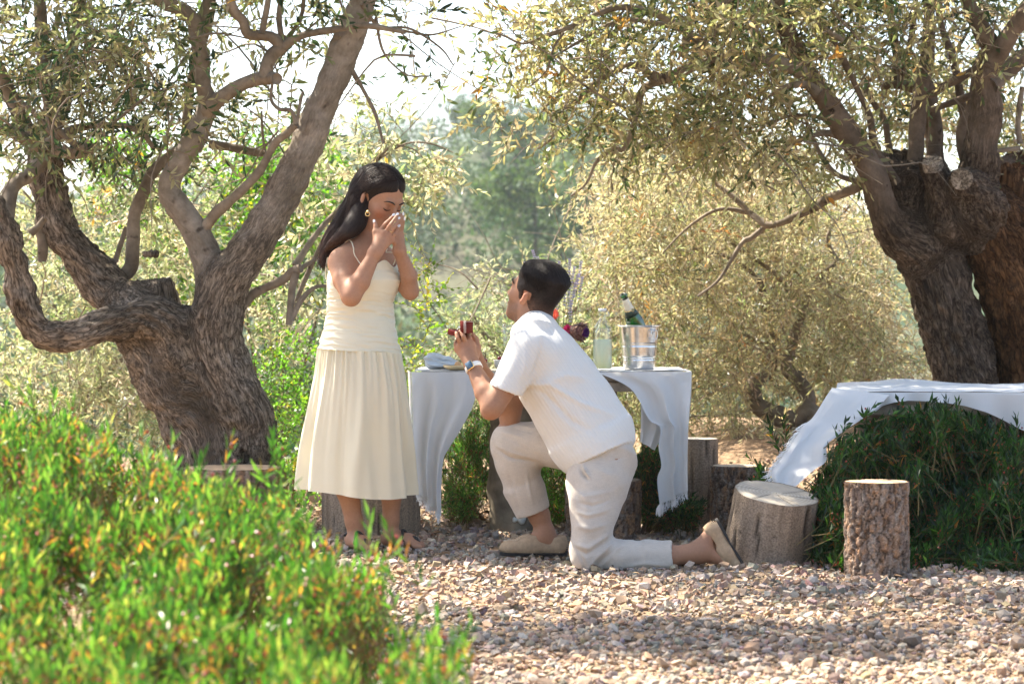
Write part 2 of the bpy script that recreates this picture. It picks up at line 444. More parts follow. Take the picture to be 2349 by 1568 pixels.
def vcol_mat(name, rough=0.85, spec=0.2, nscale=120, nstr=0.25, bump=0.3, sss=0.0, dist=0.003):
    """colour per vertex times a fine grain"""
    m, N, L = mat(name); b, o = principled(N, L, rough, spec)
    at = nd(N, 'Attribute', attribute_name='col'); tc = nd(N, 'TexCoord'); nz = nd(N, 'TexNoise', Scale=nscale, Detail=5.0)
    L.new(tc.outputs['Object'], nz.inputs['Vector'])
    r = ramp(N, [(0.3, (1 - nstr,) * 3), (0.7, (1 + nstr,) * 3)]); L.new(nz.outputs[0], r.inputs[0])
    mx = nd(N, 'MixRGB', blend_type='MULTIPLY'); mx.inputs[0].default_value = 1; L.new(at.outputs['Color'], mx.inputs[1]); L.new(r.outputs[0], mx.inputs[2])
    L.new(mx.outputs[0], b.inputs['Base Color'])
    bp = nd(N, 'Bump', Strength=bump, Distance=dist); L.new(nz.outputs[0], bp.inputs['Height']); L.new(bp.outputs[0], b.inputs['Normal'])
    if sss:
        b.inputs['Subsurface Weight'].default_value = sss; b.inputs['Subsurface Radius'].default_value = (0.012, 0.005, 0.003); b.inputs['Subsurface Scale'].default_value = 1.0
    return m
def cloth_mat(name, col, trans=0.25, weave=900, bump=0.25, var=0.06, rib=None, sheen=0.2, tcol=None):
    """woven cloth: fine weave bump, soft blotches, some light coming through; rib = (direction, lines per metre, strength)"""
    m, N, L = mat(name); b, o = principled(N, L, 0.85, 0.15)
    b.inputs['Sheen Weight'].default_value = sheen
    tc = nd(N, 'TexCoord'); nz = nd(N, 'TexNoise', Scale=14.0, Detail=6.0, Roughness=0.7); L.new(tc.outputs['Object'], nz.inputs['Vector'])
    mp = nd(N, 'Mapping'); mp.inputs['Scale'].default_value = (weave, weave, weave * 0.12); L.new(tc.outputs['Object'], mp.inputs['Vector'])
    n2 = nd(N, 'TexNoise', Scale=1.0, Detail=2.0); L.new(mp.outputs[0], n2.inputs['Vector'])
    mp3 = nd(N, 'Mapping'); mp3.inputs['Scale'].default_value = (weave * 0.1, weave * 0.1, weave); L.new(tc.outputs['Object'], mp3.inputs['Vector'])
    n3 = nd(N, 'TexNoise', Scale=1.0, Detail=2.0); L.new(mp3.outputs[0], n3.inputs['Vector'])
    ad = nd(N, 'Math', operation='ADD'); L.new(n2.outputs[0], ad.inputs[0]); L.new(n3.outputs[0], ad.inputs[1])
    hf = nd(N, 'Math', operation='MULTIPLY'); hf.inputs[1].default_value = 0.5; L.new(ad.outputs[0], hf.inputs[0])
    mxn = nd(N, 'Math', operation='ADD'); L.new(hf.outputs[0], mxn.inputs[0]); sb = nd(N, 'Math', operation='MULTIPLY_ADD'); sb.inputs[1].default_value = 0.6; sb.inputs[2].default_value = -0.3
    L.new(nz.outputs[0], sb.inputs[0]); L.new(sb.outputs[0], mxn.inputs[1])
    c = np.array(col); r = ramp(N, [(0.3, tuple(c * (1 - var))), (0.7, tuple(np.minimum(c * (1 + var * 0.7), 0.95)))])
    L.new(mxn.outputs[0], r.inputs[0]); L.new(r.outputs[0], b.inputs['Base Color'])
    hsrc = hf.outputs[0]
    if rib:
        d, f, s_ = rib
        dt = nd(N, 'VectorMath', operation='DOT_PRODUCT'); dt.inputs[1].default_value = tuple(d); L.new(tc.outputs['Object'], dt.inputs[0])
        ml = nd(N, 'Math', operation='MULTIPLY'); ml.inputs[1].default_value = f * 2 * math.pi; L.new(dt.outputs['Value'], ml.inputs[0])
        sn = nd(N, 'Math', operation='SINE'); L.new(ml.outputs[0], sn.inputs[0])
        a2 = nd(N, 'Math', operation='MULTIPLY_ADD'); a2.inputs[1].default_value = s_; L.new(sn.outputs[0], a2.inputs[0]); L.new(hf.outputs[0], a2.inputs[2]); hsrc = a2.outputs[0]
    bp = nd(N, 'Bump', Strength=bump, Distance=0.002); L.new(hsrc, bp.inputs['Height']); L.new(bp.outputs[0], b.inputs['Normal'])
    if trans:
        tr = nd(N, 'BsdfTranslucent')
        if tcol is None: L.new(r.outputs[0], tr.inputs[0])
        else: tr.inputs[0].default_value = (*tcol, 1)
        ms = nd(N, 'MixShader'); ms.inputs[0].default_value = trans; L.new(b.outputs[0], ms.inputs[1]); L.new(tr.outputs[0], ms.inputs[2]); L.new(ms.outputs[0], o.inputs[0])
    return m
rng = np.random.default_rng(7)
# ------------------------------------------------------------------ ground, hill, haze
def ss(a, b, x):
    t = np.clip((x - a) / (b - a), 0, 1); return t * t * (3 - 2 * t)
def hgt(x, y):
    x = np.asarray(x, float); y = np.asarray(y, float)
    ridge = 0.62 + 0.38 * np.exp(-((x + 2) / 26.0) ** 2) + 0.12 * np.sin(x * 0.05 + 1.0)
    h = -1.6 * ss(16, 40, y) + 0.9 * ss(70, 115, y)
    h = h + 19.0 * ridge * ss(105, 275, y) - 10 * ss(300, 620, y)
    h = h + 0.32 * ss(0.4, 1.4, x) * ss(12.6, 14.2, y) * (1 - ss(20, 30, y))
    p = np.stack([x.ravel() * 0.06, y.ravel() * 0.06, 0 * x.ravel()], 1)
    h = h + (fbm(p, 3, 3).reshape(x.shape) * 3.0) * ss(60, 130, y)
    p = np.stack([x.ravel() * 1.3, y.ravel() * 1.3, 0 * x.ravel()], 1)
    return h + fbm(p, 3, 5).reshape(x.shape) * 0.03
rr = np.concatenate([np.linspace(0.0, 18, 64), np.geomspace(18.5, 700, 56)])
th = np.linspace(0, 2 * np.pi, 91)[:-1]
# finer steps in the direction the terrace opens
th = np.sort(np.concatenate([th, np.pi / 2 + np.linspace(-0.3, 0.3, 80)]))
gx = rr[:, None] * np.cos(th); gy = rr[:, None] * np.sin(th)
gz = hgt(gx, gy)
gV = np.stack([gx, gy, gz], -1).reshape(-1, 3)
n_t = len(th); i = np.arange(len(rr) - 1)[:, None]; j = np.arange(n_t)[None, :]; j2 = (j + 1) % n_t
gF = np.stack([i * n_t + j, (i + 1) * n_t + j, (i + 1) * n_t + j2, i * n_t + j2], -1).reshape(-1, 4)
m, N, L = mat('ground'); b, o = principled(N, L, 0.95, 0.1)
tc = nd(N, 'TexCoord'); n1 = nd(N, 'TexNoise', Scale=1.2, Detail=8.0, Roughness=0.7); n2 = nd(N, 'TexNoise', Scale=45.0, Detail=5.0)
n3 = nd(N, 'TexNoise', Scale=0.06, Detail=6.0)
for n_ in (n1, n2, n3): L.new(tc.outputs['Object'], n_.inputs['Vector'])
r1 = ramp(N, [(0.3, (0.16, 0.10, 0.06)), (0.55, (0.27, 0.19, 0.12)), (0.75, (0.34, 0.27, 0.19))]); L.new(n1.outputs[0], r1.inputs[0])
r2 = ramp(N, [(0.3, (0.6, 0.58, 0.55)), (0.7, (1.2, 1.2, 1.2))]); L.new(n2.outputs[0], r2.inputs[0])
mx = nd(N, 'MixRGB', blend_type='MULTIPLY'); mx.inputs[0].default_value = 1; L.new(r1.outputs[0], mx.inputs[1]); L.new(r2.outputs[0], mx.inputs[2])
r3 = ramp(N, [(0.4, (0.03, 0.05, 0.022)), (0.66, (0.10, 0.095, 0.06))]); L.new(n3.outputs[0], r3.inputs[0])
sx = nd(N, 'SeparateXYZ'); L.new(tc.outputs['Object'], sx.inputs[0])
mr = nd(N, 'MapRange'); mr.inputs[1].default_value = 22; mr.inputs[2].default_value = 45; L.new(sx.outputs[1], mr.inputs[0])
m2 = nd(N, 'MixRGB'); L.new(mr.outputs[0], m2.inputs[0]); L.new(mx.outputs[0], m2.inputs[1]); L.new(r3.outputs[0], m2.inputs[2])
L.new(m2.outputs[0], b.inputs['Base Color'])
bp = nd(N, 'Bump', Strength=0.6, Distance=0.02); L.new(n2.outputs[0], bp.inputs['Height']); L.new(bp.outputs[0], b.inputs['Normal'])
ground = bpy.data.objects.new('ground', mesh_data('ground', gV, gF, m)); C.objects.link(ground)
BASE['ground'] = np.zeros(3); tag(ground, kind='structure')

m, N, L = mat('haze'); o = nd(N, 'OutputMaterial'); v = nd(N, 'VolumePrincipled')
v.inputs['Color'].default_value = (0.88, 0.94, 1.0, 1); v.inputs['Density'].default_value = 0.00026; v.inputs['Anisotropy'].default_value = 0.2
L.new(v.outputs[0], o.inputs['Volume'])
V, F = box((0, 0, 17.0), (1, 0, 0), (0, 1, 0), (0, 0, 1), 730, 730, 25.0)
V[:, 2] = np.where(V[:, 2] < 0, -6.0, 40.0)
haze = bpy.data.objects.new('haze', mesh_data('haze', V, F, m)); C.objects.link(haze); tag(haze, kind='stuff')

# gravel: crushed stones lying on the terrace
def icosa():
    t = (1 + 5 ** 0.5) / 2
    v = np.array([(-1, t, 0), (1, t, 0), (-1, -t, 0), (1, -t, 0), (0, -1, t), (0, 1, t), (0, -1, -t), (0, 1, -t), (t, 0, -1), (t, 0, 1), (-t, 0, -1), (-t, 0, 1)])
    f = np.array([(0, 11, 5), (0, 5, 1), (0, 1, 7), (0, 7, 10), (0, 10, 11), (1, 5, 9), (5, 11, 4), (11, 10, 2), (10, 7, 6), (7, 1, 8), (3, 9, 4), (3, 4, 2), (3, 2, 6), (3, 6, 8), (3, 8, 9), (4, 9, 5), (2, 4, 11), (6, 2, 10), (8, 6, 7), (9, 8, 1)])
    return nrm(v), f
iv, if_ = icosa()
stone_t = []
for k in range(16):
    q = iv * (1 + rng.uniform(-0.42, 0.25, (12, 1))); q = q + rng.normal(0, 0.07, q.shape); stone_t.append(q * [1.0, rng.uniform(0.65, 0.95), rng.uniform(0.45, 0.75)])
stone_t = np.array(stone_t)
cube = np.array([[x, y, z] for x in (-1, 1) for y in (-1, 1) for z in (-1, 1)], float) * 0.72
chip_f = np.array([[0, 1, 3], [0, 3, 2], [4, 6, 7], [4, 7, 5], [0, 4, 5], [0, 5, 1], [2, 3, 7], [2, 7, 6], [0, 2, 6], [0, 6, 4], [1, 5, 7], [1, 7, 3]])
chip_t = np.array([(cube * (1 + rng.uniform(-0.3, 0.15, (8, 1))) + rng.normal(0, 0.09, (8, 3))) * [1.0, rng.uniform(0.65, 0.95), rng.uniform(0.5, 0.8)] for _ in range(16)])
def rot_mats(n, r, tilt=0.5):
    a = r.uniform(0, 2 * np.pi, n); tx = r.normal(0, tilt, n); ty = r.normal(0, tilt, n)
    def rm(ax, t):
        M = np.zeros((n, 3, 3)); c, s = np.cos(t), np.sin(t); i, j = [(1, 2), (2, 0), (0, 1)][ax]
        M[:, ax, ax] = 1; M[:, i, i] = c; M[:, j, j] = c; M[:, i, j] = -s; M[:, j, i] = s; return M
    return rm(2, a) @ rm(0, tx) @ rm(1, ty)
NS = 44000
sy = 6.35 + (13.6 - 6.35) * rng.uniform(0, 1, NS) ** 1.12
sxx = rng.uniform(-0.225, 0.225, NS) * sy * 1.06 + rng.normal(0, 0.05, NS)
size = np.clip(np.exp(rng.normal(np.log(0.0100), 0.40, NS)), 0.005, 0.034)
keep = ~((sxx < -0.95 - (sy - 6.35) * 0.1) & (sy < 8.6)); sy, sxx, size = sy[keep], sxx[keep], size[keep]; NS = len(sy)
pal = np.array([(0.37, 0.285, 0.215), (0.32, 0.235, 0.17), (0.29, 0.255, 0.22), (0.41, 0.345, 0.28), (0.35, 0.235, 0.16), (0.22, 0.19, 0.165), (0.47, 0.41, 0.35)])
pi = rng.choice(len(pal), NS, p=[0.24, 0.2, 0.16, 0.14, 0.1, 0.1, 0.06])
pal = pal * np.array([0.98, 0.94, 0.89])
scol = np.clip(pal[pi] * rng.uniform(0.8, 1.2, (NS, 1)) + rng.normal(0, 0.012, (NS, 3)), 0.03, 0.8)
tp = rng.integers(0, 16, NS); RM = rot_mats(NS, rng, 0.4)
sz = hgt(sxx, sy) + size * rng.uniform(0.1, 0.75, NS)
stone_mat = vcol_mat('limestone_gravel', 0.9, 0.2, 160, 0.22, 0.4)
big = np.argsort(-size / sy)[:270]
rest = np.setdiff1d(np.arange(NS), big)
pos_ = np.stack([sxx, sy, sz], 1)
nr_ = rest[sy[rest] < 8.3]; fr_ = rest[sy[rest] >= 8.3]
SV = np.einsum('nij,nvj->nvi', RM[nr_], stone_t[tp[nr_]]) * size[nr_, None, None] + pos_[nr_, None]
SV2 = np.einsum('nij,nvj->nvi', RM[fr_], chip_t[tp[fr_]]) * size[fr_, None, None] + pos_[fr_, None]
SF = np.concatenate([(np.arange(len(nr_))[:, None, None] * 12 + if_[None]).reshape(-1, 3), len(nr_) * 12 + (np.arange(len(fr_))[:, None, None] * 8 + chip_f[None]).reshape(-1, 3)])
grav = mk('gravel', np.concatenate([SV.reshape(-1, 3), SV2.reshape(-1, 3)]), SF, stone_mat, parent=ground, col=np.concatenate([np.repeat(scol[nr_], 12, 0), np.repeat(scol[fr_], 8, 0)]), smooth=False)
tag(grav, kind='stuff')
smesh = {}
for k in big:
    key = (int(tp[k]), int(pi[k]))
    if key not in smesh:
        smesh[key] = mesh_data('stone', stone_t[key[0]], if_, stone_mat, col=np.tile(pal[key[1]], (12, 1)), smooth=False)
    o = bpy.data.objects.new('stone', smesh[key]); C.objects.link(o); o.parent = ground
    o.location = (sxx[k], sy[k], sz[k]); o.scale = (size[k],) * 3; o.rotation_euler = Matrix(RM[k].tolist()).to_euler()
# ------------------------------------------------------------------ foliage
LT = np.array([(0, 0, 0), (0.33, 0.5, 0.04), (0.33, -0.5, 0.04), (0.7, 0.42, 0.0), (0.7, -0.42, 0.0), (1, 0, -0.1)])
LT4 = np.array([(0, 0, 0), (0.45, 0.5, 0.05), (1, 0, -0.05), (0.45, -0.5, 0.05)])
def leaves(base, d, nrmv, ln, wd, colr, simple=False):
    """many small leaves: base points, directions, face normals, lengths, widths -> V, F, col"""
    d = nrm(d); s = nrm(np.cross(nrmv, d)); n = np.cross(d, s)
    if simple:
        V = base[:, None] + ln[:, None, None] * (LT4[None, :, :1] * d[:, None] + LT4[None, :, 2:3] * n[:, None]) + wd[:, None, None] * LT4[None, :, 1:2] * s[:, None]
        return V.reshape(-1, 3), [np.arange(len(base) * 4).reshape(-1, 4)], np.repeat(colr, 4, 0)
    V = base[:, None] + ln[:, None, None] * (LT[None, :, :1] * d[:, None] + (LT[None, :, 2:3]) * n[:, None]) + wd[:, None, None] * LT[None, :, 1:2] * s[:, None]
    k = np.arange(len(base))[:, None] * 6
    T = np.concatenate([k + [[0, 2, 1]], k + [[3, 4, 5]]]); Q = k + [[1, 2, 4, 3]]
    return V.reshape(-1, 3), [T, Q], np.repeat(colr, 6, 0)
litter_m = vcol_mat('dry_leaf', 0.8, 0.2, 150, 0.2, 0.2)
_n = 2600; _y = rng.uniform(6.6, 13.2, _n); _x = rng.uniform(-0.22, 0.22, _n) * _y * 1.05; _z = hgt(_x, _y) + 0.026
_p = np.stack([_x, _y, _z], 1); _k = fbm(_p * 1.3, 2, 5) > -0.05; _p = _p[_k]; _n = len(_p); _d = rng.normal(0, 1, (_n, 3)) * [1, 1, 0.15]
_c = np.array([(0.22, 0.13, 0.07), (0.16, 0.10, 0.06), (0.30, 0.20, 0.11), (0.12, 0.08, 0.055)])[rng.integers(0, 4, _n)]
_V, _F, _C = leaves(_p, _d, np.array([0, 0, 1.0]) + rng.normal(0, 0.35, (_n, 3)), rng.uniform(0.03, 0.055, _n), rng.uniform(0.007, 0.012, _n), _c)
tag(mk('fallen_leaves', _V, _F, litter_m, parent=ground, col=_C, smooth=False), kind='stuff')
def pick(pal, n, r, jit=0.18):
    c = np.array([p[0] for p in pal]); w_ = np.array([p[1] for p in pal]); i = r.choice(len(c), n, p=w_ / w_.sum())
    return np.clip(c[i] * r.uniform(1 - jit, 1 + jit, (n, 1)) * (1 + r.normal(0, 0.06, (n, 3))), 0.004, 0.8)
def twig_cloud(org, tdir, tlen, M, r, pal, ln=(0.048, 0.072), wd=0.0165, stem=0.0016, spread=0.9, cl_jit=0.2, droop=0.0, simple=False):
    """leafy twigs: paired leaves along curved stems; returns leaf V,F,col and stem V,F"""
    n = len(org); tdir = nrm(tdir); side = nrm(np.cross(tdir, r.normal(0, 1, (n, 3)))); up = np.cross(side, tdir)
    bend = r.normal(0, 0.25, (n, 1))
    t = np.linspace(0.08, 1, M)
    ctr = org[:, None] + tlen[:, None, None] * (t[None, :, None] * tdir[:, None] + (t ** 2)[None, :, None] * (bend[:, None] * side[:, None] + np.array([0, 0, -droop])))
    tang = nrm(tdir[:, None] + 2 * t[None, :, None] * (bend[:, None] * side[:, None] + np.array([0, 0, -droop])))
    ang = (np.arange(M) * 1.57 + r.uniform(0, 6.28, (n, 1)))[..., None] + r.normal(0, 0.4, (n, M, 1))
    rad = np.cos(ang) * side[:, None] + np.sin(ang) * up[:, None]
    dv = nrm(tang * (1 - 0.35 * (1 - t))[None, :, None] + spread * rad * (1.15 - 0.75 * t)[None, :, None] + r.normal(0, 0.18, (n, M, 3)))
    nv = nrm(np.cross(dv, np.cross(tang, dv)) + r.normal(0, 0.7, (n, M, 3)))
    sc_ = (1.0 - 0.45 * np.abs(t - 0.45))[None, :] * r.uniform(0.75, 1.15, (n, M))
    l = sc_ * r.uniform(ln[0], ln[1], (n, M)); wv = l / ((ln[0] + ln[1]) / 2) * wd * r.uniform(0.8, 1.2, (n, M))
    colr = pick(pal, n, r, 0.1)[:, None] * r.uniform(1 - cl_jit, 1 + cl_jit, (n, M, 1))
    own = pick(pal, n * M, r, 0.15).reshape(n, M, 3); q = r.uniform(0, 1, (n, M, 1)) < 0.22; colr = np.where(q, own, colr)
    LV, LF, LC = leaves(ctr.reshape(-1, 3), dv.reshape(-1, 3), nv.reshape(-1, 3), l.ravel(), wv.ravel(), colr.reshape(-1, 3), simple)
    # stems: triangular section, 3 rings
    ts = np.array([0, 0.5, 1.0]); c3 = org[:, None] + tlen[:, None, None] * (ts[None, :, None] * tdir[:, None] + (ts ** 2)[None, :, None] * (bend[:, None] * side[:, None] + np.array([0, 0, -droop])))
    rs = stem * np.array([1.4, 1.0, 0.5]); a3 = np.array([0, 2.094, 4.189])
    ring = np.cos(a3)[None, :, None] * side[:, None] + np.sin(a3)[None, :, None] * up[:, None]
    TV = (c3[:, :, None] + rs[None, :, None, None] * ring[:, None]).reshape(-1, 3)
    k = np.arange(n)[:, None] * 9; TF = []
    for rg in (0, 3):
        for u in range(3): TF.append(k + [[rg + u, rg + (u + 1) % 3, rg + 3 + (u + 1) % 3, rg + 3 + u]])
    return LV, LF, LC, TV, np.concatenate(TF)
def crown_mesh(name, twigs, mats, parent, stem_col=(0.20, 0.14, 0.09)):
    """twigs: list of twig_cloud results -> one crown mesh (leaves + twigs)"""
    Vs, Fs, Cs, fm, n = [], [], [], [], 0
    for LV, LF, LC, TV, TF in twigs:
        Vs.append(LV); Fs += [f + n for f in LF]; fm += [np.zeros(len(f)) for f in LF]; n += len(LV); Cs.append(LC)
        Vs.append(TV); Fs.append(TF + n); fm.append(np.ones(len(TF))); n += len(TV); Cs.append(np.tile(stem_col, (len(TV), 1)))
    # group by polygon size order as given
    o = mk(name, np.concatenate(Vs), Fs, mats, parent=parent, col=np.concatenate(Cs), smooth=False, fmat=np.concatenate(fm))
    return tag(o, kind='stuff')
olive_leaf = leaf_mat('olive_leaf', 0.56, (1.22, 1.20, 0.98), 0.36, 0.5)
green_leaf = leaf_mat('green_leaf', 0.5, (1.25, 1.5, 0.5), 0.35, 0.55)
twig_mat = vcol_mat('twig_bark', 0.85, 0.15, 200, 0.25, 0.2)
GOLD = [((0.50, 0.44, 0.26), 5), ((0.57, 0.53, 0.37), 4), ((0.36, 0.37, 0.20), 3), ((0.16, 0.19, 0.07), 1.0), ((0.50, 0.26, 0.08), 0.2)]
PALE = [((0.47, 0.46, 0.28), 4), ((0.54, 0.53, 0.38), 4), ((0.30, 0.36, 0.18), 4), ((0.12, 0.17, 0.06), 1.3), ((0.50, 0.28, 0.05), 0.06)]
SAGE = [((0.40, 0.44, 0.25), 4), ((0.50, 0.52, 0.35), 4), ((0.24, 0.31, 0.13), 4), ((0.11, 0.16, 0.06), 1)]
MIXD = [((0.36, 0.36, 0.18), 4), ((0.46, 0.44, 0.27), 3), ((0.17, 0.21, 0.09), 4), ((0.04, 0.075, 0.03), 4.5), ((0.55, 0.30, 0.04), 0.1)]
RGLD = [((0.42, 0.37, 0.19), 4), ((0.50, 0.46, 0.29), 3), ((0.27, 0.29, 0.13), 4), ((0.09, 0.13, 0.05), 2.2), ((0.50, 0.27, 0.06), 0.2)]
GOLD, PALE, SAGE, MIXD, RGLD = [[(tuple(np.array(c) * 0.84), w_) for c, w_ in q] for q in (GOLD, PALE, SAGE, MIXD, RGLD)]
def blob_twigs(blobs, seed, pal, M=13, tl=(0.15, 0.30), droop=0.25, clump=2.6, thr=-0.12, **kw):
    """blobs: (x, y, rx, ry, D0, D1, layers) regions of a crown; gaps come from a noise field in space"""
    r = np.random.default_rng(seed); O = []
    for (x, y, rx, ry, D0, D1, lay) in blobs:
        D = (D0 + D1) / 2; n = int(lay * 3.14 * rx * ry / (1500 * (12.0 / D) ** 2) * 2.2) + 1
        a = r.uniform(0, 6.283, n); q = np.sqrt(r.uniform(0, 1, n)); Dd = r.uniform(D0, D1, n)
        px, py = x + rx * q * np.cos(a), y + ry * q * np.sin(a)
        O.append(np.stack([(px - HX) / FPX * Dd, Dd, CAMZ - (py - HY) / FPX * Dd], 1))
    O = np.concatenate(O); f = fbm(O * clump, 2, seed); O = O[f > thr + r.uniform(-0.12, 0.12, len(O))]
    d = r.normal(0, 1, (len(O), 3)) + [0, 0, -0.15]
    return twig_cloud(O, d, r.uniform(tl[0], tl[1], len(O)), M, r, pal, droop=droop, **kw)
def world_twigs(blobs, seed, pal, M=14, tl=(0.2, 0.38), droop=0.2, clump=1.6, thr=-0.05, **kw):
    r = np.random.default_rng(seed); O = []
    for c, rad, n in blobs:
        q = nrm(r.normal(0, 1, (n, 3))) * (r.uniform(0, 1, (n, 1)) ** 0.4); O.append(np.array(c) + q * np.array(rad))
    O = np.concatenate(O); f = fbm(O * clump, 2, seed); O = O[f > thr + r.uniform(-0.1, 0.1, len(O))]
    return twig_cloud(O, r.normal(0, 1, (len(O), 3)), r.uniform(tl[0], tl[1], len(O)), M, r, pal, droop=droop, **kw)

def branchlets(parent, blobs, seed, n, m_, ln=(0.5, 1.1), r0=0.0045, world=False, sag=0.25):
    """thin bare wood inside a crown, too fine and too many to single out"""
    r = np.random.default_rng(seed); sp = []; wts = np.array([b[2] * b[3] for b in blobs], float); wts /= wts.sum()
    for k in range(n):
        x, y, rx, ry, D0, D1, lay = blobs[r.choice(len(blobs), p=wts)]; a = r.uniform(0, 6.28); q = math.sqrt(r.uniform(0, 1)); p0 = P(x + rx * q * math.cos(a), y + ry * q * math.sin(a), r.uniform(D0, D1))
        d = nrm(r.normal(0, 1, 3) * [1, 0.6, 0.8] + [0, 0, 0.15]); l = r.uniform(*ln); pts = [p0]
        for i in range(4): d = nrm(d + r.normal(0, 0.30, 3) + [0, 0, -sag * 0.4]); pts.append(pts[-1] + d * l / 4)
        rr0 = r0 * r.uniform(0.5, 1.6); sp.append((pts, np.linspace(rr0, 0.0012, 5)))
    V, F, bk = tubes_joined(sp, nseg=5, n=11, cap=False); return tag(mk('branchlets', V, F, m_, parent, vec=bk), kind='stuff')
# hillside woods and pines
hill_leaf = leaf_mat('hill_foliage', 0.2, (1.1, 1.2, 0.7), 0.6, 0.2)
def card_crown(c, rad, n, sz, r, colr, shell=0.55):
    q = nrm(r.normal(0, 1, (n, 3))) * (r.uniform(shell, 1, (n, 1)) ** 0.6)
    lump = 1 + 0.35 * vnoise(q * 2.2 + r.uniform(0, 50), 3)[:, None]
    p = np.asarray(c) + q * lump * np.asarray(rad)
    d = nrm(q + r.normal(0, 0.8, (n, 3))); nv = r.normal(0, 1, (n, 3))
    cc = np.array(colr) * r.uniform(0.7, 1.3, (n, 1)) * (1 + 0.1 * r.normal(0, 1, (n, 3)))
    return leaves(p, d, nv, sz * r.uniform(0.7, 1.4, n), sz * r.uniform(0.55, 1.0, n), np.clip(cc, 0.005, 0.6), True)
r = np.random.default_rng(31)
parts_, cols_ = [], []
for k in range(800):
    low = k >= 560
    y = 40 + 75 * r.uniform() if low else 112 + 175 * r.uniform() ** 0.9; x = r.uniform(-0.24, 0.11) * y * 1.1
    if fbm(np.array([[x * 0.08, y * 0.05, 0]]), 2, 8)[0] < (-0.10 if y < 185 else -0.22): continue
    s_ = r.uniform(0.7, 1.5) if low else r.uniform(1.5, 3.2); colr = [(0.045, 0.085, 0.035), (0.065, 0.105, 0.045), (0.11, 0.14, 0.08), (0.08, 0.13, 0.045)][r.choice(4)]
    if low: colr = [(0.13, 0.16, 0.10), (0.09, 0.125, 0.07), (0.16, 0.18, 0.11)][r.choice(3)]
    V, F, c_ = card_crown((x, y, hgt(np.array([x]), np.array([y]))[0] + s_ * 0.9), (s_, s_, s_ * r.uniform(0.8, 1.3)), 240, 0.2 if low else 0.38, r, colr)
    parts_.append((V, F)); cols_.append(c_)
V, F = join(parts_)
woods = mk('hillside_woods', V, F, hill_leaf, col=np.concatenate(cols_), smooth=False); tag(woods, kind='stuff')
bark_far = plain('far_bark', (0.09, 0.065, 0.05), 0.9, 0.1)
pines = [(1225, 590, 140, 6.5, 'tallest rounded pine in front of the wooded hillside'),
         (1150, 548, 175, 4.6, 'pine just left of the tallest one on the wooded hillside'),
         (1180, 470, 205, 5.6, 'pine on the upper slope above the tallest hillside pine'),
         (1120, 395, 235, 6.0, 'pine near the top of the wooded hill'),
         (1078, 300, 262, 4.6, 'pine crowning the very top of the hill'),
         (1285, 560, 160, 4.8, 'dark pine on the hillside beside the golden olive leaves')]
for k, (px, py, D, hh, lab) in enumerate(pines):
    b = P(px, py, D); b[2] = min(b[2], hgt(b[:1], b[1:2])[0] + 0.2); b[2] = P(px, py, D)[2]
    b[2] = hgt(b[:1], b[1:2])[0]; top = P(px, py, D)[2] + hh * 0.8
    hh = max(hh, min(top - b[2], hh * 1.6))
    t = thing('pine_tree', lab, 'tree', b, 'pines on the hillside')
    rr_ = np.random.default_rng(60 + k)
    V, F, bk = tube([b, b + [0.1, 0, hh * 0.45], b + [0.0, 0, hh * 0.9]], [0.16, 0.12, 0.05], 7); mk('trunk', V, F, bark_far, t)
    ps, cs = [], []
    for u in range(11):
        a = rr_.uniform(0, 6.28); q = rr_.uniform(0.1, 1) ** 0.5
        cc = b + [np.cos(a) * q * hh * 0.27, np.sin(a) * q * hh * 0.27, hh * rr_.uniform(0.5, 0.95)]
        V, F, c_ = card_crown(cc, (hh * 0.19, hh * 0.19, hh * 0.14), 260, 0.26, rr_, [(0.06, 0.105, 0.035), (0.12, 0.18, 0.05), (0.035, 0.065, 0.028)][u % 3]); ps.append((V, F)); cs.append(c_)  # clump colours carry painted highlights and shading of the crown
    V, F = join(ps); tag(mk('crown', V, F, hill_leaf, t, col=np.concatenate(cs), smooth=False), kind='stuff')
# ------------------------------------------------------------------ olive trees
bark_l = bark_mat('olive_bark', (0.05, 0.038, 0.028), (0.21, 0.170, 0.132), (0.44, 0.37, 0.30), sc1=55)
bark_s = bark_mat('smooth_olive_bark', (0.11, 0.08, 0.055), (0.22, 0.165, 0.118), (0.31, 0.245, 0.185), (0.13, 0.105, 0.08), (0.29, 0.245, 0.195), sc1=42)
bark_o = bark_mat('orange_lit_olive_bark', (0.025, 0.012, 0.006), (0.12, 0.060, 0.027), (0.24, 0.130, 0.060), sc1=42)  # second trunk: orange light and dark hollow painted into the bark colour
bark_b = bark_mat('dark_olive_bark', (0.026, 0.019, 0.014), (0.10, 0.073, 0.052), (0.23, 0.18, 0.138), (0.085, 0.064, 0.048), (0.20, 0.155, 0.12), sc1=48)
cut_wood = plain('weathered_cut_wood', (0.30, 0.25, 0.20), 0.9, 0.1, 0.3, 25, 0.4)
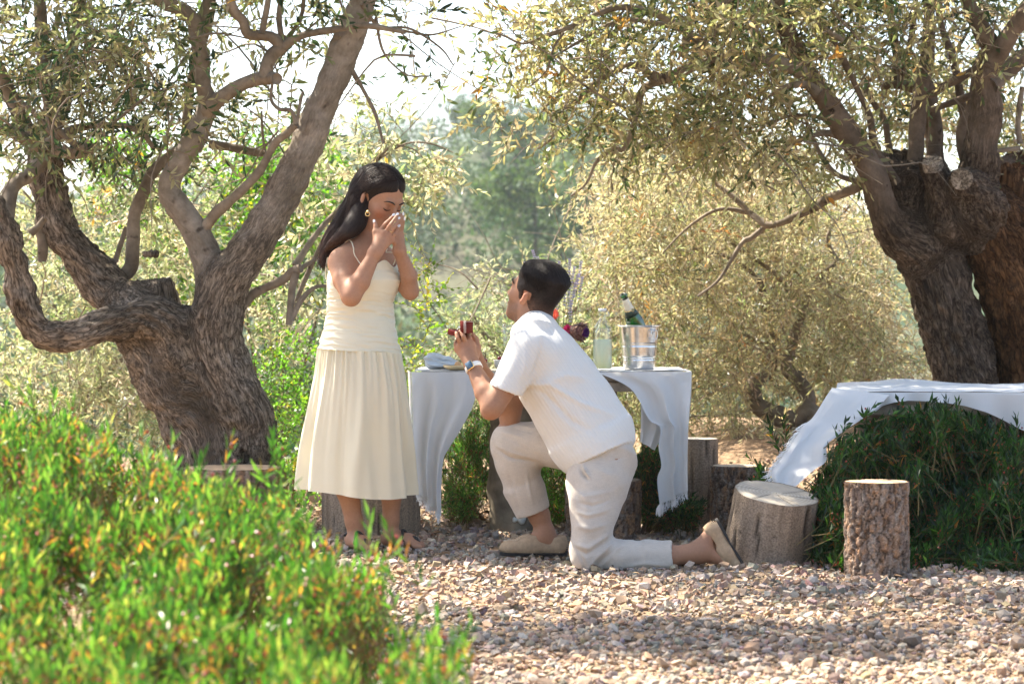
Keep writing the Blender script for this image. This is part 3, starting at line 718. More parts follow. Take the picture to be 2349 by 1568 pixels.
def limb(name, parent, pts, rad, D, m_=None, nseg=10, seed=0, rough=0.35):
    """branch given by picture points, radii in picture units and a depth (one or per point)"""
    rad = np.broadcast_to(rad, (len(pts),)) if np.ndim(rad) == 0 else np.asarray(rad, float)
    if pts[-1][1] < 5 and len(rad) == len(pts):        # what leaves the frame goes on and tapers off
        (xa, ya), (xb, yb) = pts[-2], pts[-1]; q = 170 / max(math.hypot(xb - xa, yb - ya), 1); pts = list(pts) + [(xb + (xb - xa) * q, yb + (yb - ya) * q), (xb + (xb - xa) * q * 1.8, yb + (yb - ya) * q * 1.5)]; rad = np.append(rad, [rad[-1] * 0.6, rad[-1] * 0.15])
    D = np.broadcast_to(np.asarray(D, float), (len(pts),)) if np.ndim(D) == 0 or len(D) == len(pts) else np.linspace(D[0], D[1], len(pts))
    p = [P(x, y, d) for (x, y), d in zip(pts, D)]; r_ = [S(q, d) for q, d in zip(np.broadcast_to(rad, (len(pts),)) if np.ndim(rad) == 0 or len(rad) == len(pts) else np.linspace(rad[0], rad[1], len(pts)), D)]
    V, F, bk = tube(p, r_, nseg, max(6, (len(pts) - 1) * 7), rough, seed)
    return mk(name, V, F, m_ or bark_s, parent, vec=bk)
def bones_of(ch):
    out = []; groups = []
    for pts, rad, D in ch:
        D = np.linspace(D[0], D[1], len(pts)) if np.ndim(D) else np.full(len(pts), D)
        p = catmull(np.array([np.append(P(x, y, d), S(q, d)) for (x, y), q, d in zip(pts, rad, D)]), (len(pts) - 1) * 3 + 1)
        s0 = rng.uniform(0, 4); g0 = len(out)
        for i in range(len(p) - 1):
            out.append((p[i, :3], p[i + 1, :3], p[i, 3], p[i + 1, 3], s0)); s0 += np.linalg.norm(p[i + 1, :3] - p[i, :3])
        groups.append((g0, len(out)))
    return out, groups
def gnarl(chains, h, k, relief, carve=(), seed=0, old=(), saw=()):
    bn, groups = bones_of(chains)
    A = np.array([b[0] for b in bn] + [b[1] for b in bn]); rm = max(b[2] for b in bn)
    g = SDF(A.min(0) - rm - 0.08, A.max(0) + rm + 0.08, h)
    for g0, g1 in groups:
        def one():
            for a, b, ra, rb, s0 in bn[g0:g1]: g.cone(a, b, ra, rb, 0.006)
        g.blend(one, min(k, 0.9 * max(b[2] for b in bn[g0:g1])))
    for c, r_, kk in carve: g.ball(c, r_, kk, 's')
    for c, n_, q_ in saw: g.cut(c, n_, np.array(c) - q_, np.array(c) + q_)
    V, F = g.mesh(1); N_ = vnormals(V, F)
    bk = bone_coords(V, [(a, b, (ra + rb) / 2, s0) for a, b, ra, rb, s0 in bn])
    big_ = fbm(V * 7.0, 3, seed) * 0.035
    rid = 1 - np.abs(fbm(bk * [26, 26, 30], 3, seed + 3)) * 2.2
    fine = fbm(bk * [70, 70, 60], 2, seed + 5)
    rl = np.zeros(len(V)); wt = np.full(len(V), 9.0); gi = np.zeros(len(V), int); gid = np.concatenate([np.full(g1 - g0, n_) for n_, (g0, g1) in enumerate(groups)])
    for (a, b, ra, rb, s0), g_ in zip(bn, gid):
        ba = b - a; t = np.clip(((V - a) @ ba) / (ba @ ba), 0, 1); d = np.linalg.norm(V - a - t[:, None] * ba, axis=1) - ra
        m_ = d < wt; wt = np.where(m_, d, wt); rl = np.where(m_, ra, rl); gi = np.where(m_, g_, gi)
    oldm = np.isin(gi, old) & (V[:, 2] < 1.86); rl = np.where(oldm, np.maximum(rl, 0.14), rl)
    amp = np.clip((rl - 0.035) / 0.12, 0.10, 1.0) * relief
    V = V + N_ * (amp * (rid * 0.9 - 0.3 + fine * 0.6) + np.clip(rl / 0.15, 0.1, 1) * big_)[:, None]
    rk = np.random.default_rng(seed)          # knots: swollen rim round a small dark pit
    for _ in range(46):
        c_ = V[rk.integers(len(V))]; dd = np.linalg.norm(V - c_, axis=1); q_ = rk.uniform(0.6, 1.5)
        V = V + N_ * (0.010 * q_ * np.exp(-(dd / (0.032 * q_)) ** 2) - 0.016 * q_ * np.exp(-(dd / (0.012 * q_)) ** 2))[:, None]
    fac = ss(0.058, 0.105, rl + 0.02 * big_ / 0.035)
    return V, F, bk, np.repeat(fac[:, None], 3, 1)

# left olive: leaning hollow trunk, two lobes, four big limbs
b0 = P(515, 1196, 12.0); b0[2] = 0
tl = thing('olive_tree', 'gnarled leaning olive tree with elbow shaped limb beside the standing woman', 'tree', b0, 'olive trees')
ch = [([(520, 1215), (515, 1080), (500, 1000), (455, 920), (405, 850), (350, 775), (300, 715)], [128, 112, 104, 100, 92, 70, 52], (12.0, 12.0)),
      ([(560, 1200), (560, 1050), (560, 960), (525, 880), (500, 790), (505, 700), (530, 630), (600, 530), (680, 390), (742, 235), (798, 100), (832, 0), (865, -95), (905, -240), (960, -400)], [95, 80, 66, 62, 56, 50, 47, 43, 38, 34, 31, 28, 25, 17, 5], (11.9, 11.6)),
      ([(440, 860), (400, 760), (330, 725), (265, 742), (192, 764), (120, 768), (76, 742), (55, 690), (34, 612), (12, 547), (-20, 470)], [60, 48, 38, 34, 35, 33, 29, 27, 28, 33, 30], (11.85, 11.5)),
      ([(330, 740), (265, 680), (236, 655), (184, 585), (136, 520), (115, 435), (104, 380), (100, 325)], [52, 48, 44, 40, 37, 36, 36, 30], (12.1, 12.2)),
      ([(505, 690), (490, 640), (455, 545), (415, 480), (388, 435), (400, 395), (438, 330), (472, 256), (488, 235)], [48, 40, 31, 28, 25, 25, 26, 24, 20], (11.9, 11.8)),
      ([(385, 790), (372, 730), (345, 620)], [54, 47, 42], 12.05),
      ([(425, 770), (430, 715)], [22, 19], 12.0)]
V, F, bk, fc = gnarl(ch, 0.0145, 0.09, 0.026, carve=[(P(448, 782, 11.82), 0.06, 0.04), (P(462, 822, 11.78), 0.045, 0.03), (P(478, 860, 11.76), 0.03, 0.03), (P(490, 900, 11.76), 0.02, 0.02), (P(562, 1050, 11.74), 0.03, 0.02), (P(566, 1085, 11.74), 0.04, 0.02)], seed=4, old=(0, 2, 3, 5, 6), saw=[(P(352, 648, 12.05), (-0.15, -0.10, 1.0), 0.12)])
stump_top = P(350, 641, 12.05)
mk('trunk', V, F, bark_l, tl, vec=bk, col=fc)
LB = [([(488, 240), (469, 205), (461, 128), (450, 73), (443, 48), (414, 22), (366, 0), (320, -30)], (21, 14), (11.8, 11.6)),
      ([(450, 75), (470, 20), (480, -40)], (12, 8), 11.8),
      ([(470, 262), (487, 242), (524, 212), (571, 187), (622, 179), (635, 181)], (19, 13), (11.8, 11.6)),
      ([(605, 180), (612, 150), (625, 125), (648, 108)], (16, 14), 11.65),
      ([(648, 108), (619, 84), (571, 79), (557, 48), (535, 22), (520, -30)], (14, 9), (11.65, 11.5)),
      ([(648, 108), (696, 81), (769, 68), (820, 60), (862, 62), (930, 74)], (10, 5), (11.65, 11.4)),
      ([(600, 78), (612, 20), (620, -40)], (8, 6), 11.6), ([(648, 100), (640, 40), (650, -30)], (8, 6), 11.7), ([(655, 95), (690, 40), (700, -30)], (6, 5), 11.7),
      ([(470, 520), (500, 485), (531, 458), (593, 396), (630, 330), (660, 305), (680, 285)], (12, 7), (11.85, 11.6)),
      ([(680, 285), (668, 255), (640, 250), (622, 228), (625, 190)], (6, 3), 11.6), ([(680, 285), (688, 240), (695, 210)], (5, 3), 11.6),
      ([(275, 660), (278, 638), (300, 610), (306, 548), (308, 491), (330, 439), (351, 395), (403, 348), (432, 325)], (18, 12), (12.15, 12.2)),
      ([(425, 335), (432, 238), (447, 146), (480, 48), (490, -30)], (11, 9), 12.3), ([(450, 300), (458, 230), (462, 190)], (7, 6), 12.35),
      ([(480, 330), (540, 340), (590, 350), (608, 352)], (10, 8), 12.2), ([(608, 352), (602, 300), (600, 255)], (4, 3), 12.2),
      ([(102, 340), (112, 290), (118, 240), (102, 180), (96, 90), (90, -20)], (26, 12), (12.2, 12.3)),
      ([(110, 320), (140, 260), (160, 150), (175, 60), (190, -30)], (18, 12), (12.2, 12.1)),
      ([(104, 350), (60, 290), (20, 210), (-20, 120)], (20, 13), (12.2, 12.0)),
      ([(100, 345), (60, 320), (20, 300), (-20, 295)], (14, 12), (12.1, 11.9)), ([(100, 360), (70, 400), (28, 430), (15, 500), (8, 560)], (17, 20), (12.0, 11.7)),
      ([(100, 330), (160, 300), (200, 290), (262, 288), (290, 290), (330, 310), (352, 340)], (10, 5), (12.0, 12.2)),
      ([(130, 345), (170, 352), (200, 348), (222, 335)], (14, 9), (11.9, 11.8)), ([(135, 300), (170, 330), (200, 340)], (8, 10), 11.8),
      ([(40, 230), (90, 270), (130, 330)], (7, 5), 11.6), ([(250, 290), (300, 250), (340, 220), (400, 200), (470, 200)], (4, 2), 11.7),
      ([(90, 520), (98, 560), (96, 600)], (14, 9), 12.1), ([(70, 535), (88, 520), (104, 500)], (9, 8), 12.0),
      ([(555, 700), (580, 675), (614, 658), (650, 640), (672, 622), (690, 615)], (13, 9), (11.9, 11.8)), ([(680, 625), (670, 660), (665, 720), (662, 745)], (10, 9), 11.8),
      ([(668, 735), (690, 690), (720, 660), (755, 655)], (7, 4), 11.8), ([(690, 615), (730, 590), (742, 570)], (6, 3), 11.85),
      ([(265, 600), (270, 580), (290, 520)], (8, 6), 12.3),
      ([(806, 160), (830, 200), (860, 260), (880, 330)], (6, 3), 11.7), ([(830, 10), (870, 60), (940, 66), (1010, 110), (1040, 150)], (5, 1.6), (11.6, 11.9)),
      ([(862, 40), (880, 120), (930, 170), (985, 176)], (3.5, 1.2), 11.7), ([(930, 72), (990, 80), (1060, 60)], (3, 1.2), 11.8),
      ([(743, 548), (700, 640), (676, 700)], (5, 6), 12.6), ([(676, 610), (735, 525), (800, 455), (862, 370), (900, 330)], (9, 3.5), (12.4, 12.7)),
      ([(862, 370), (930, 330), (990, 330), (1040, 350)], (3, 1.2), 12.7), ([(900, 330), (960, 350), (1000, 420)], (2.4, 1), 12.7)]
for k, (pts, rad, D) in enumerate(LB): limb('branch', tl, pts, np.linspace(rad[0], rad[1], len(pts)), D, seed=k)
lbl = [(60, 90, 160, 130, 11.2, 12.8, 1.5), (190, 230, 190, 150, 11.2, 12.8, 1.2), (330, 130, 170, 130, 11.2, 12.9, 1.2), (50, 330, 120, 110, 11.4, 12.8, 0.9), (330, 300, 150, 110, 11.4, 12.8, 0.8),
       (500, 50, 150, 70, 11.3, 12.8, 0.55), (570, 260, 130, 80, 11.6, 12.8, 0.6), (680, 180, 110, 90, 11.4, 12.6, 0.5), (740, 50, 110, 70, 11.3, 12.6, 0.6), (900, 40, 130, 50, 11.4, 12.5, 0.4),
       (990, 130, 70, 90, 11.6, 12.6, 0.4), (590, 380, 100, 50, 11.8, 12.8, 0.5), (220, 60, 160, 80, 11.2, 12.5, 0.8), (380, 420, 120, 90, 12.2, 13, 0.6)]
lbl2 = [(830, 330, 120, 90, 12.4, 13.2, 1.0), (950, 370, 110, 60, 12.4, 13.2, 0.8), (960, 460, 80, 50, 12.4, 13.2, 0.4), (880, 420, 120, 80, 12.5, 13.2, 0.8), (740, 620, 50, 100, 12.3, 13, 0.8), (690, 480, 80, 120, 12.6, 13.4, 0.7)]
over_l = [((-1.25, 9.3, 3.7), (2.1, 1.6, 0.35), 3900), ((-3.0, 13.0, 3.7), (1.3, 0.9, 0.5), 900)]  # added crown masses out of frame, placed to shade the gravel and trunk
over_b = [((-1.5, 11.75, 3.75), (1.15, 0.75, 0.3), 550), ((-1.6, 11.8, 2.95), (1.6, 0.5, 0.4), 500), ((0.0, 11.65, 3.75), (1.05, 0.7, 0.3), 1300)]  # unseen leaf masses added to shade couple and dark bush, and cover limb tops
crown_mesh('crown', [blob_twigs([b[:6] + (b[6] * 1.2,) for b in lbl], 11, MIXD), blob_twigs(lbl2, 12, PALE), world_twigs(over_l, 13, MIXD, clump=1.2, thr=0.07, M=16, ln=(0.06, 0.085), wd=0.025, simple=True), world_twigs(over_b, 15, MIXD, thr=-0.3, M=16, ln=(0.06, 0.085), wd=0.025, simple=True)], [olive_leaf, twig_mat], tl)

branchlets(tl, lbl, 14, 90, bark_s)
# right olive: thick split trunk
b0 = P(2230, 1150, 13.0); b0[2] = 0.0
tr_ = thing('olive_tree', 'massive old olive trunk with hollow stump and knots behind the right table', 'tree', b0, 'olive trees')
ch = [([(2285, 1170), (2255, 1000), (2218, 870), (2185, 760), (2155, 650), (2125, 570), (2095, 510), (2080, 430)], [80, 72, 70, 68, 67, 70, 62, 50], (13.0, 13.0)),
      ([(2110, 570), (2060, 535), (2032, 495), (2018, 440), (2000, 395), (1958, 325), (1900, 240), (1850, 165), (1812, 90), (1785, 10), (1755, -70), (1700, -220), (1660, -340)], [54, 42, 34, 31, 29, 27, 25, 23, 20, 17, 15, 10, 4], (12.9, 12.4)),
      ([(2235, 490), (2245, 400), (2250, 335), (2263, 250), (2262, 165), (2275, 120)], [56, 42, 37, 33, 30, 26], (12.9, 12.7)),
      ([(2095, 480), (2070, 400), (2062, 320)], [56, 50, 46], 13.05),
      ([(2185, 500), (2160, 430), (2142, 380)], [60, 36, 27], (12.85, 12.72)),
      ([(2250, 480), (2228, 440), (2212, 418)], [60, 44, 32], (12.8, 12.62)),
      ([(2240, 520), (2210, 460)], [60, 50], 12.95)]
OLD_R = (0, 3, 4, 5, 6)
V, F, bk, fc = gnarl(ch, 0.015, 0.045, 0.032, carve=[(P(2268, 640, 12.72), 0.05, 0.05), (P(2290, 520, 12.7), 0.06, 0.06), (P(2252, 760, 12.75), 0.05, 0.06), (P(2206, 410, 12.52), 0.035, 0.012), (P(2136, 366, 12.66), 0.045, 0.01), (P(2240, 580, 12.72), 0.03, 0.03), (P(2275, 720, 12.75), 0.04, 0.03), (P(2300, 690, 12.7), 0.05, 0.04), (P(2066, 345, 13.0), 0.085, 0.03), (P(2085, 420, 12.9), 0.04, 0.03)], seed=9, old=OLD_R, saw=[(P(2066, 350, 13.05), (-0.1, -0.2, 1.0), 0.15)])
mk('trunk', V, F, bark_b, tr_, vec=bk, col=fc)
ch = [([(2420, 1170), (2400, 1000), (2385, 880), (2366, 760), (2338, 640), (2296, 545), (2262, 485), (2235, 450)], [110, 96, 86, 86, 88, 80, 62, 46], (13.15, 12.95)),
      ([(2400, 760), (2375, 560), (2350, 415)], [80, 80, 64], 13.2), ([(2350, 560), (2315, 440), (2312, 395)], [60, 46, 36], 13.1)]
V, F, bk, fc = gnarl(ch, 0.015, 0.05, 0.034, carve=[(P(2285, 610, 12.75), 0.05, 0.04), (P(2300, 690, 12.72), 0.06, 0.04), (P(2330, 770, 12.70), 0.06, 0.05), (P(2320, 560, 12.72), 0.045, 0.03)], seed=19, old=(0, 1, 2))
mk('trunk', V, F, bark_o, tr_, vec=bk, col=fc)
crk = bark_mat('cut_stub_face', (0.10, 0.08, 0.06), (0.34, 0.28, 0.22), (0.50, 0.43, 0.35), sc1=40)
for (x, y, D_, ax_, r_) in ((2137, 367, 12.66, (-0.25, -0.5, 0.85), 0.052), (2205, 411, 12.50, (-0.25, -0.9, -0.1), 0.056)):
    c_ = P(x, y, D_); V, F = lathe([(r_ * 1.02, -0.05), (r_, -0.004), (r_ * 0.93, 0.0)] + [(r_ * q_, -0.001) for q_ in (0.8, 0.6, 0.4, 0.2, 0.02)], c_, 40, ax_); V = V + nrm(np.array(ax_)) * (fbm((V - c_) * 60, 2, 4) * 0.006)[:, None] + (V - c_) * (0.18 * fbm((V - c_) * 14, 2, 6))[:, None]
    mk('cut_stub', V, F, crk, tr_, vec=(V - c_) * [1, 1, 1], col=np.ones((len(V), 3)))
RBR = [([(2275, 120), (2262, 90), (2245, 55), (2220, 0), (2200, -50)], (24, 17), (12.7, 12.6)), ([(2272, 150), (2300, 105), (2330, 60), (2380, 0)], (24, 22), (12.7, 12.4)), ([(2270, 200), (2310, 165), (2370, 110)], (20, 18), (12.7, 12.9)),
       ([(2118, 480), (2100, 380), (2108, 240), (2125, 150), (2132, 60), (2128, -40)], (21, 13), (13.0, 13.1)), ([(2150, 490), (2140, 380), (2145, 280), (2118, 215), (2060, 195), (2020, 200)], (20, 7), (13.3, 13.4)),
       ([(2170, 490), (2150, 390), (2138, 270), (2115, 190), (2070, 180)], (24, 16), (13.5, 13.5)), ([(2062, 195), (2055, 110), (2040, 20), (2035, -30)], (11, 9), 13.4), ([(2062, 190), (2088, 100), (2100, 0)], (10, 6), 13.4),
       ([(2060, 420), (2010, 345), (1995, 270), (1960, 190), (1920, 110), (1890, 55), (1860, 20)], (10, 6), (12.9, 12.7)), ([(2066, 400), (2040, 340), (2030, 280), (2000, 230), (1985, 180)], (8, 5), 13.2),
       ([(2130, 220), (2180, 190), (2240, 160)], (9, 11), (13.0, 12.9)), ([(2120, 255), (2170, 240), (2240, 215)], (8, 9), 13.1), ([(2225, 400), (2205, 310), (2230, 240), (2240, 180)], (14, 12), 13.2),
       ([(2235, 400), (2210, 260), (2190, 150), (2160, 60), (2150, -20)], (10, 8), 13.4), ([(2140, 50), (2200, 30), (2250, 20)], (5, 4), 13.3), ([(2180, 130), (2210, 90), (2230, 50)], (5, 3), 13.3),
       ([(1858, 175), (1800, 150), (1760, 138), (1720, 138), (1666, 143), (1611, 148), (1574, 160), (1538, 174), (1519, 180)], (18, 12), (12.5, 12.2)),
       ([(1519, 180), (1497, 179), (1475, 158), (1439, 150), (1395, 172), (1347, 209), (1314, 238), (1267, 264), (1268, 311), (1234, 341)], (10, 3), (12.2, 12.3)),
       ([(1540, 178), (1505, 190), (1475, 205), (1461, 256), (1446, 311), (1428, 344), (1410, 340), (1369, 370), (1345, 420), (1310, 450)], (10, 2.5), (12.2, 12.5)),
       ([(1660, 143), (1640, 130), (1611, 99), (1567, 66), (1519, 37), (1464, 22), (1410, 18), (1355, 40), (1300, 66), (1256, 81)], (14, 5), (12.3, 12.0)),
       ([(1567, 66), (1510, 55), (1440, 45), (1390, 60), (1330, 95), (1270, 130)], (8, 2.5), (12.3, 12.1)), ([(1300, 66), (1270, 110), (1255, 160), (1215, 200)], (4, 1.5), 12.0),
       ([(1570, 130), (1575, 90), (1572, 70)], (10, 9), 12.2), ([(1590, 145), (1600, 110), (1640, 70), (1650, 20), (1700, -20)], (9, 6), 12.2), ([(1500, 185), (1505, 165)], (9, 8), 12.15),
       ([(1256, 81), (1200, 100), (1150, 80), (1100, 70)], (4, 1.5), 12.0), ([(1395, 172), (1340, 180), (1290, 200), (1240, 260)], (3, 1.2), 12.2),
       ([(1880, 215), (1850, 195), (1800, 200), (1750, 230)], (12, 4), 12.4), ([(1990, 405), (1967, 428), (1930, 445), (1901, 455), (1860, 480), (1819, 499), (1790, 512), (1759, 516), (1735, 500), (1720, 488), (1680, 450), (1640, 420)], (13, 5), (13.1, 13.6)),
       ([(1759, 516), (1725, 545), (1700, 560), (1650, 640), (1600, 680)], (7, 3), 13.5), ([(1980, 420), (1920, 400), (1880, 350), (1850, 280)], (7, 4), 13.0),
       ([(1960, 330), (1900, 305), (1840, 320), (1780, 345)], (9, 5), 12.9), ([(1930, 310), (1880, 270), (1820, 265), (1760, 285)], (6, 3), 12.8), ([(1720, 488), (1650, 480), (1580, 520), (1520, 580)], (6, 2), 13.6),
       ([(1740, 15), (1730, 80), (1745, 130)], (10, 12), 12.3), ([(1800, 20), (1880, 60), (1960, 110)], (8, 5), 12.5), ([(2340, 340), (2300, 345), (2270, 350)], (6, 5), 12.8), ([(2345, 200), (2335, 280), (2340, 330)], (7, 6), 13.0)]
for k, (pts, rad, D) in enumerate(RBR): limb('branch', tr_, pts, np.linspace(rad[0], rad[1], len(pts)), D, m_=bark_s if k > 15 else bark_b, seed=50 + k)
rbl = [(1250, 110, 170, 110, 11.8, 13, 1.0), (1190, 230, 80, 70, 11.9, 12.8, 0.7), (1400, 80, 200, 110, 11.8, 13.2, 1.3), (1600, 70, 200, 110, 11.8, 13.4, 1.5), (1800, 60, 180, 110, 11.8, 13.6, 1.5), (2000, 60, 180, 120, 12.2, 14, 1.5),
       (2210, 70, 180, 120, 12.2, 14, 1.4), (1390, 260, 150, 95, 12, 13.2, 1.2), (1520, 250, 180, 120, 12, 13.4, 1.5), (1700, 260, 180, 120, 12, 13.6, 1.5), (1860, 330, 120, 110, 12.2, 13.8, 1.2), (2030, 220, 120, 110, 13.2, 14.4, 1.2),
       (2320, 330, 70, 150, 13, 14.2, 1.3), (1250, 330, 60, 40, 12.2, 13.2, 0.5), (2180, 230, 120, 100, 13.4, 14.6, 1.2)]
over_r = [((1.5, 12.7, 2.95), (1.7, 0.6, 0.4), 550), ((1.0, 13.6, 3.7), (1.4, 0.9, 0.5), 1200), ((1.9, 12.0, 3.6), (1.2, 0.9, 0.4), 600), ((2.4, 9.6, 3.8), (1.3, 1.2, 0.4), 600)]  # extra unseen crown put in to shade trunk, table and bush, and cover limb tops
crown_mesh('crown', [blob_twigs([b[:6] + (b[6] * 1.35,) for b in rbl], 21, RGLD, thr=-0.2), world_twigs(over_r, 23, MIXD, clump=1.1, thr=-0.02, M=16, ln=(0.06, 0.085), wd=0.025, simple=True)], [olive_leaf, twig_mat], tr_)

branchlets(tr_, rbl[2:7] + rbl[8:13], 24, 150, bark_s, ln=(0.4, 1.0))
# paler olives behind
def back_tree(label, base, trunk_specs, blobs, seed, pal, m_=None, thr=-0.2, name='olive_tree', **kw):
    t = thing(name, label, 'tree', base, 'olive trees')
    for k, (pts, rad, D) in enumerate(trunk_specs): limb('trunk' if k == 0 else 'branch', t, pts, np.linspace(rad[0], rad[1], len(pts)), D, m_ or bark_s, seed=seed + k, rough=0.5)
    crown_mesh('crown', [blob_twigs(blobs, seed, pal, thr=thr, simple=True, **kw)], [olive_leaf, twig_mat], t); branchlets(t, blobs, seed + 3, 60, bark_s, ln=(0.5, 1.4))
    return t
g3 = P(1850, 1060, 15.0); g3[2] = hgt(g3[:1], g3[1:2])[0]
back_tree('golden leaved olive with a twisted split trunk between the two tables', g3,
          [([(1875, 1040), (1868, 985), (1858, 950), (1823, 962), (1768, 950), (1730, 915), (1731, 876), (1764, 850), (1770, 800), (1755, 700), (1740, 640)], (30, 8), (15, 15.2)), ([(1856, 950), (1850, 905), (1830, 870), (1804, 845), (1815, 800), (1840, 720), (1870, 650), (1920, 600)], (20, 6), 15.1),
           ([(1770, 800), (1700, 760), (1640, 700), (1600, 640)], (7, 3), 15.1), ([(1840, 720), (1790, 640), (1740, 600), (1650, 540)], (7, 3), 15.2), ([(1740, 640), (1690, 600), (1600, 570), (1540, 600)], (5, 2), 15.2), ([(1920, 600), (1900, 540), (1950, 470)], (6, 3), 15.2)],
          [(1440, 430, 120, 95, 14.4, 17, 2.4), (1560, 430, 170, 120, 14.4, 17, 2.6), (1740, 430, 170, 120, 14.4, 17, 2.6), (1900, 570, 150, 150, 14.6, 17, 2.6), (1700, 600, 180, 130, 14.4, 17, 2.6), (1510, 580, 160, 110, 14.2, 17, 2.6), (1430, 670, 110, 90, 14.2, 16.6, 2.2),
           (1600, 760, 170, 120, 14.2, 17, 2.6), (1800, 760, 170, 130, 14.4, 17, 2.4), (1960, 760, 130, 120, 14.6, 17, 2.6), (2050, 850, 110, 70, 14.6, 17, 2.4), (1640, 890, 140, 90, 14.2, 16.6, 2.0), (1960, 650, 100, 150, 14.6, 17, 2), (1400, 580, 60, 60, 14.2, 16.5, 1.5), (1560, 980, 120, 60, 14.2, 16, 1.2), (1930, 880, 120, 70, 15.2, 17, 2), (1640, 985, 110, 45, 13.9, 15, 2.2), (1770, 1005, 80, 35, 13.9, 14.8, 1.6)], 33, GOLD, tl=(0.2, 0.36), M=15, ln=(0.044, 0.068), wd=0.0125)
g4 = P(1200, 1080, 15.5); g4[2] = 0
back_tree('pale sage green olive behind the kneeling man and the table', g4, [([(1200, 1090), (1190, 960), (1180, 850), (1215, 760)], (22, 9), 15.4), ([(1185, 860), (1120, 780), (1080, 720)], (10, 4), 15.3), ([(1190, 800), (1290, 730), (1340, 690), (1380, 640)], (8, 3), 15.3)],
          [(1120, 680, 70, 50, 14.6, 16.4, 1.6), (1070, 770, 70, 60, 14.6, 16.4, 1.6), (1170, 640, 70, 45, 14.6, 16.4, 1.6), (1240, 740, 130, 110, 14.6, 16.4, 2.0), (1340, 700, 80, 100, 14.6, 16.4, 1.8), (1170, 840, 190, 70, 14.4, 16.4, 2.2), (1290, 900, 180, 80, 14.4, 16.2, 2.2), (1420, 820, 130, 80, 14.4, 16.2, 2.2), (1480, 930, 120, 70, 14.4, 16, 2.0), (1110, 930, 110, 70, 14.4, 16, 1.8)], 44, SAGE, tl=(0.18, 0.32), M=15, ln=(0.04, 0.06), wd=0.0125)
g5 = P(150, 1100, 15.5); g5[2] = 0
back_tree('pale olive thicket behind the leaning trunk at the far left', g5, [([(150, 1130), (170, 980), (240, 860), (330, 790)], (16, 7), 15.3), ([(240, 860), (180, 760), (120, 700)], (8, 4), 15.2), ([(330, 940), (400, 880), (460, 900)], (6, 3), 15)],
          [(60, 500, 110, 130, 14.4, 16.8, 1.8), (220, 570, 150, 150, 14.4, 16.8, 1.8), (110, 800, 180, 140, 14.2, 16.6, 2.2), (340, 880, 150, 110, 14.2, 16.6, 2.0), (380, 620, 110, 100, 14.4, 16.6, 1.6), (230, 930, 190, 80, 14, 16, 1.8), (440, 980, 90, 60, 14, 16, 1.4), (620, 700, 90, 110, 13.6, 15.6, 1.6), (690, 760, 60, 70, 13.4, 15, 1.3), (410, 470, 100, 110, 14.4, 16.6, 1.0)], 55, PALE)

# bright green bushes (small round leaves)
LENT = [((0.12, 0.25, 0.035), 4), ((0.19, 0.32, 0.05), 3), ((0.05, 0.12, 0.02), 3), ((0.34, 0.30, 0.04), 0.8), ((0.03, 0.07, 0.015), 1.5)]
YELL = [((0.16, 0.25, 0.03), 4), ((0.30, 0.32, 0.05), 3), ((0.08, 0.15, 0.025), 3), ((0.45, 0.34, 0.04), 1.2)]
stem_mat = plain('bush_stem', (0.14, 0.09, 0.06), 0.85, 0.15)
def bush(label, base, blobs, seed, pal, name='green_bush', ln=(0.022, 0.036), wd=0.015, stems=5, M=12, tl=(0.12, 0.25), thr=-0.2, group=None, **kw):
    t = thing(name, label, 'bush', base, group)
    tc_ = blob_twigs(blobs, seed, pal, M=M, tl=tl, ln=ln, wd=wd, thr=thr, droop=-0.1, **kw)
    crown_mesh('foliage', [tc_], [green_leaf, twig_mat], t, (0.13, 0.09, 0.05))
    r = np.random.default_rng(seed); O = tc_[3]
    for k in range(stems):
        q = O[r.integers(len(O))]; p0 = np.array(base) + [r.normal(0, 0.08), r.normal(0, 0.06), -0.02]
        V, F, bk = tube([p0, (p0 + q) / 2 + [0, 0, 0.1], q], [0.014, 0.009, 0.004], 6); mk('stem', V, F, stem_mat, t)
    return t
g = P(640, 1130, 16.5); g[2] = 0
bush('tall bright green bush rising behind the leaning olive trunk', g, [(640, 470, 110, 130, 15.8, 17.4, 2.4), (560, 420, 80, 80, 15.8, 17.4, 1.9), (740, 430, 60, 120, 15.8, 17.4, 1.9), (330, 430, 110, 140, 16, 17.4, 2.6), (640, 380, 130, 80, 15.8, 17.2, 1.9), (620, 620, 110, 120, 15.6, 17.2, 2.2), (270, 330, 90, 70, 16, 17.4, 1.5), (450, 620, 110, 120, 16, 17.4, 1.6), (490, 390, 60, 60, 16, 17.4, 0.7)], 71, LENT, ln=(0.03, 0.05), wd=0.022)
g = P(660, 1195, 13.2); g[2] = 0
bush('dark green bush low beside the dress and the olive trunk', g, [(660, 860, 80, 110, 12.8, 14.4, 2.2), (680, 1010, 80, 110, 12.6, 14.2, 2.4), (640, 940, 60, 80, 12.9, 14.4, 2.0), (700, 1130, 60, 50, 12.4, 13.6, 2.0), (580, 1060, 60, 80, 13.2, 14.4, 1.5)], 72, LENT, M=14)
g = P(960, 1150, 13.4); g[2] = 0
bush('yellow green bush showing between the woman and the white tablecloth', g, [(950, 770, 45, 70, 12.6, 13.8, 1.5), (960, 660, 45, 60, 12.6, 13.8, 1.0), (930, 850, 50, 60, 12.6, 13.8, 1.5), (985, 620, 35, 40, 12.8, 13.8, 0.8), (940, 960, 80, 110, 12.8, 14, 1.2)], 73, YELL, stems=1)
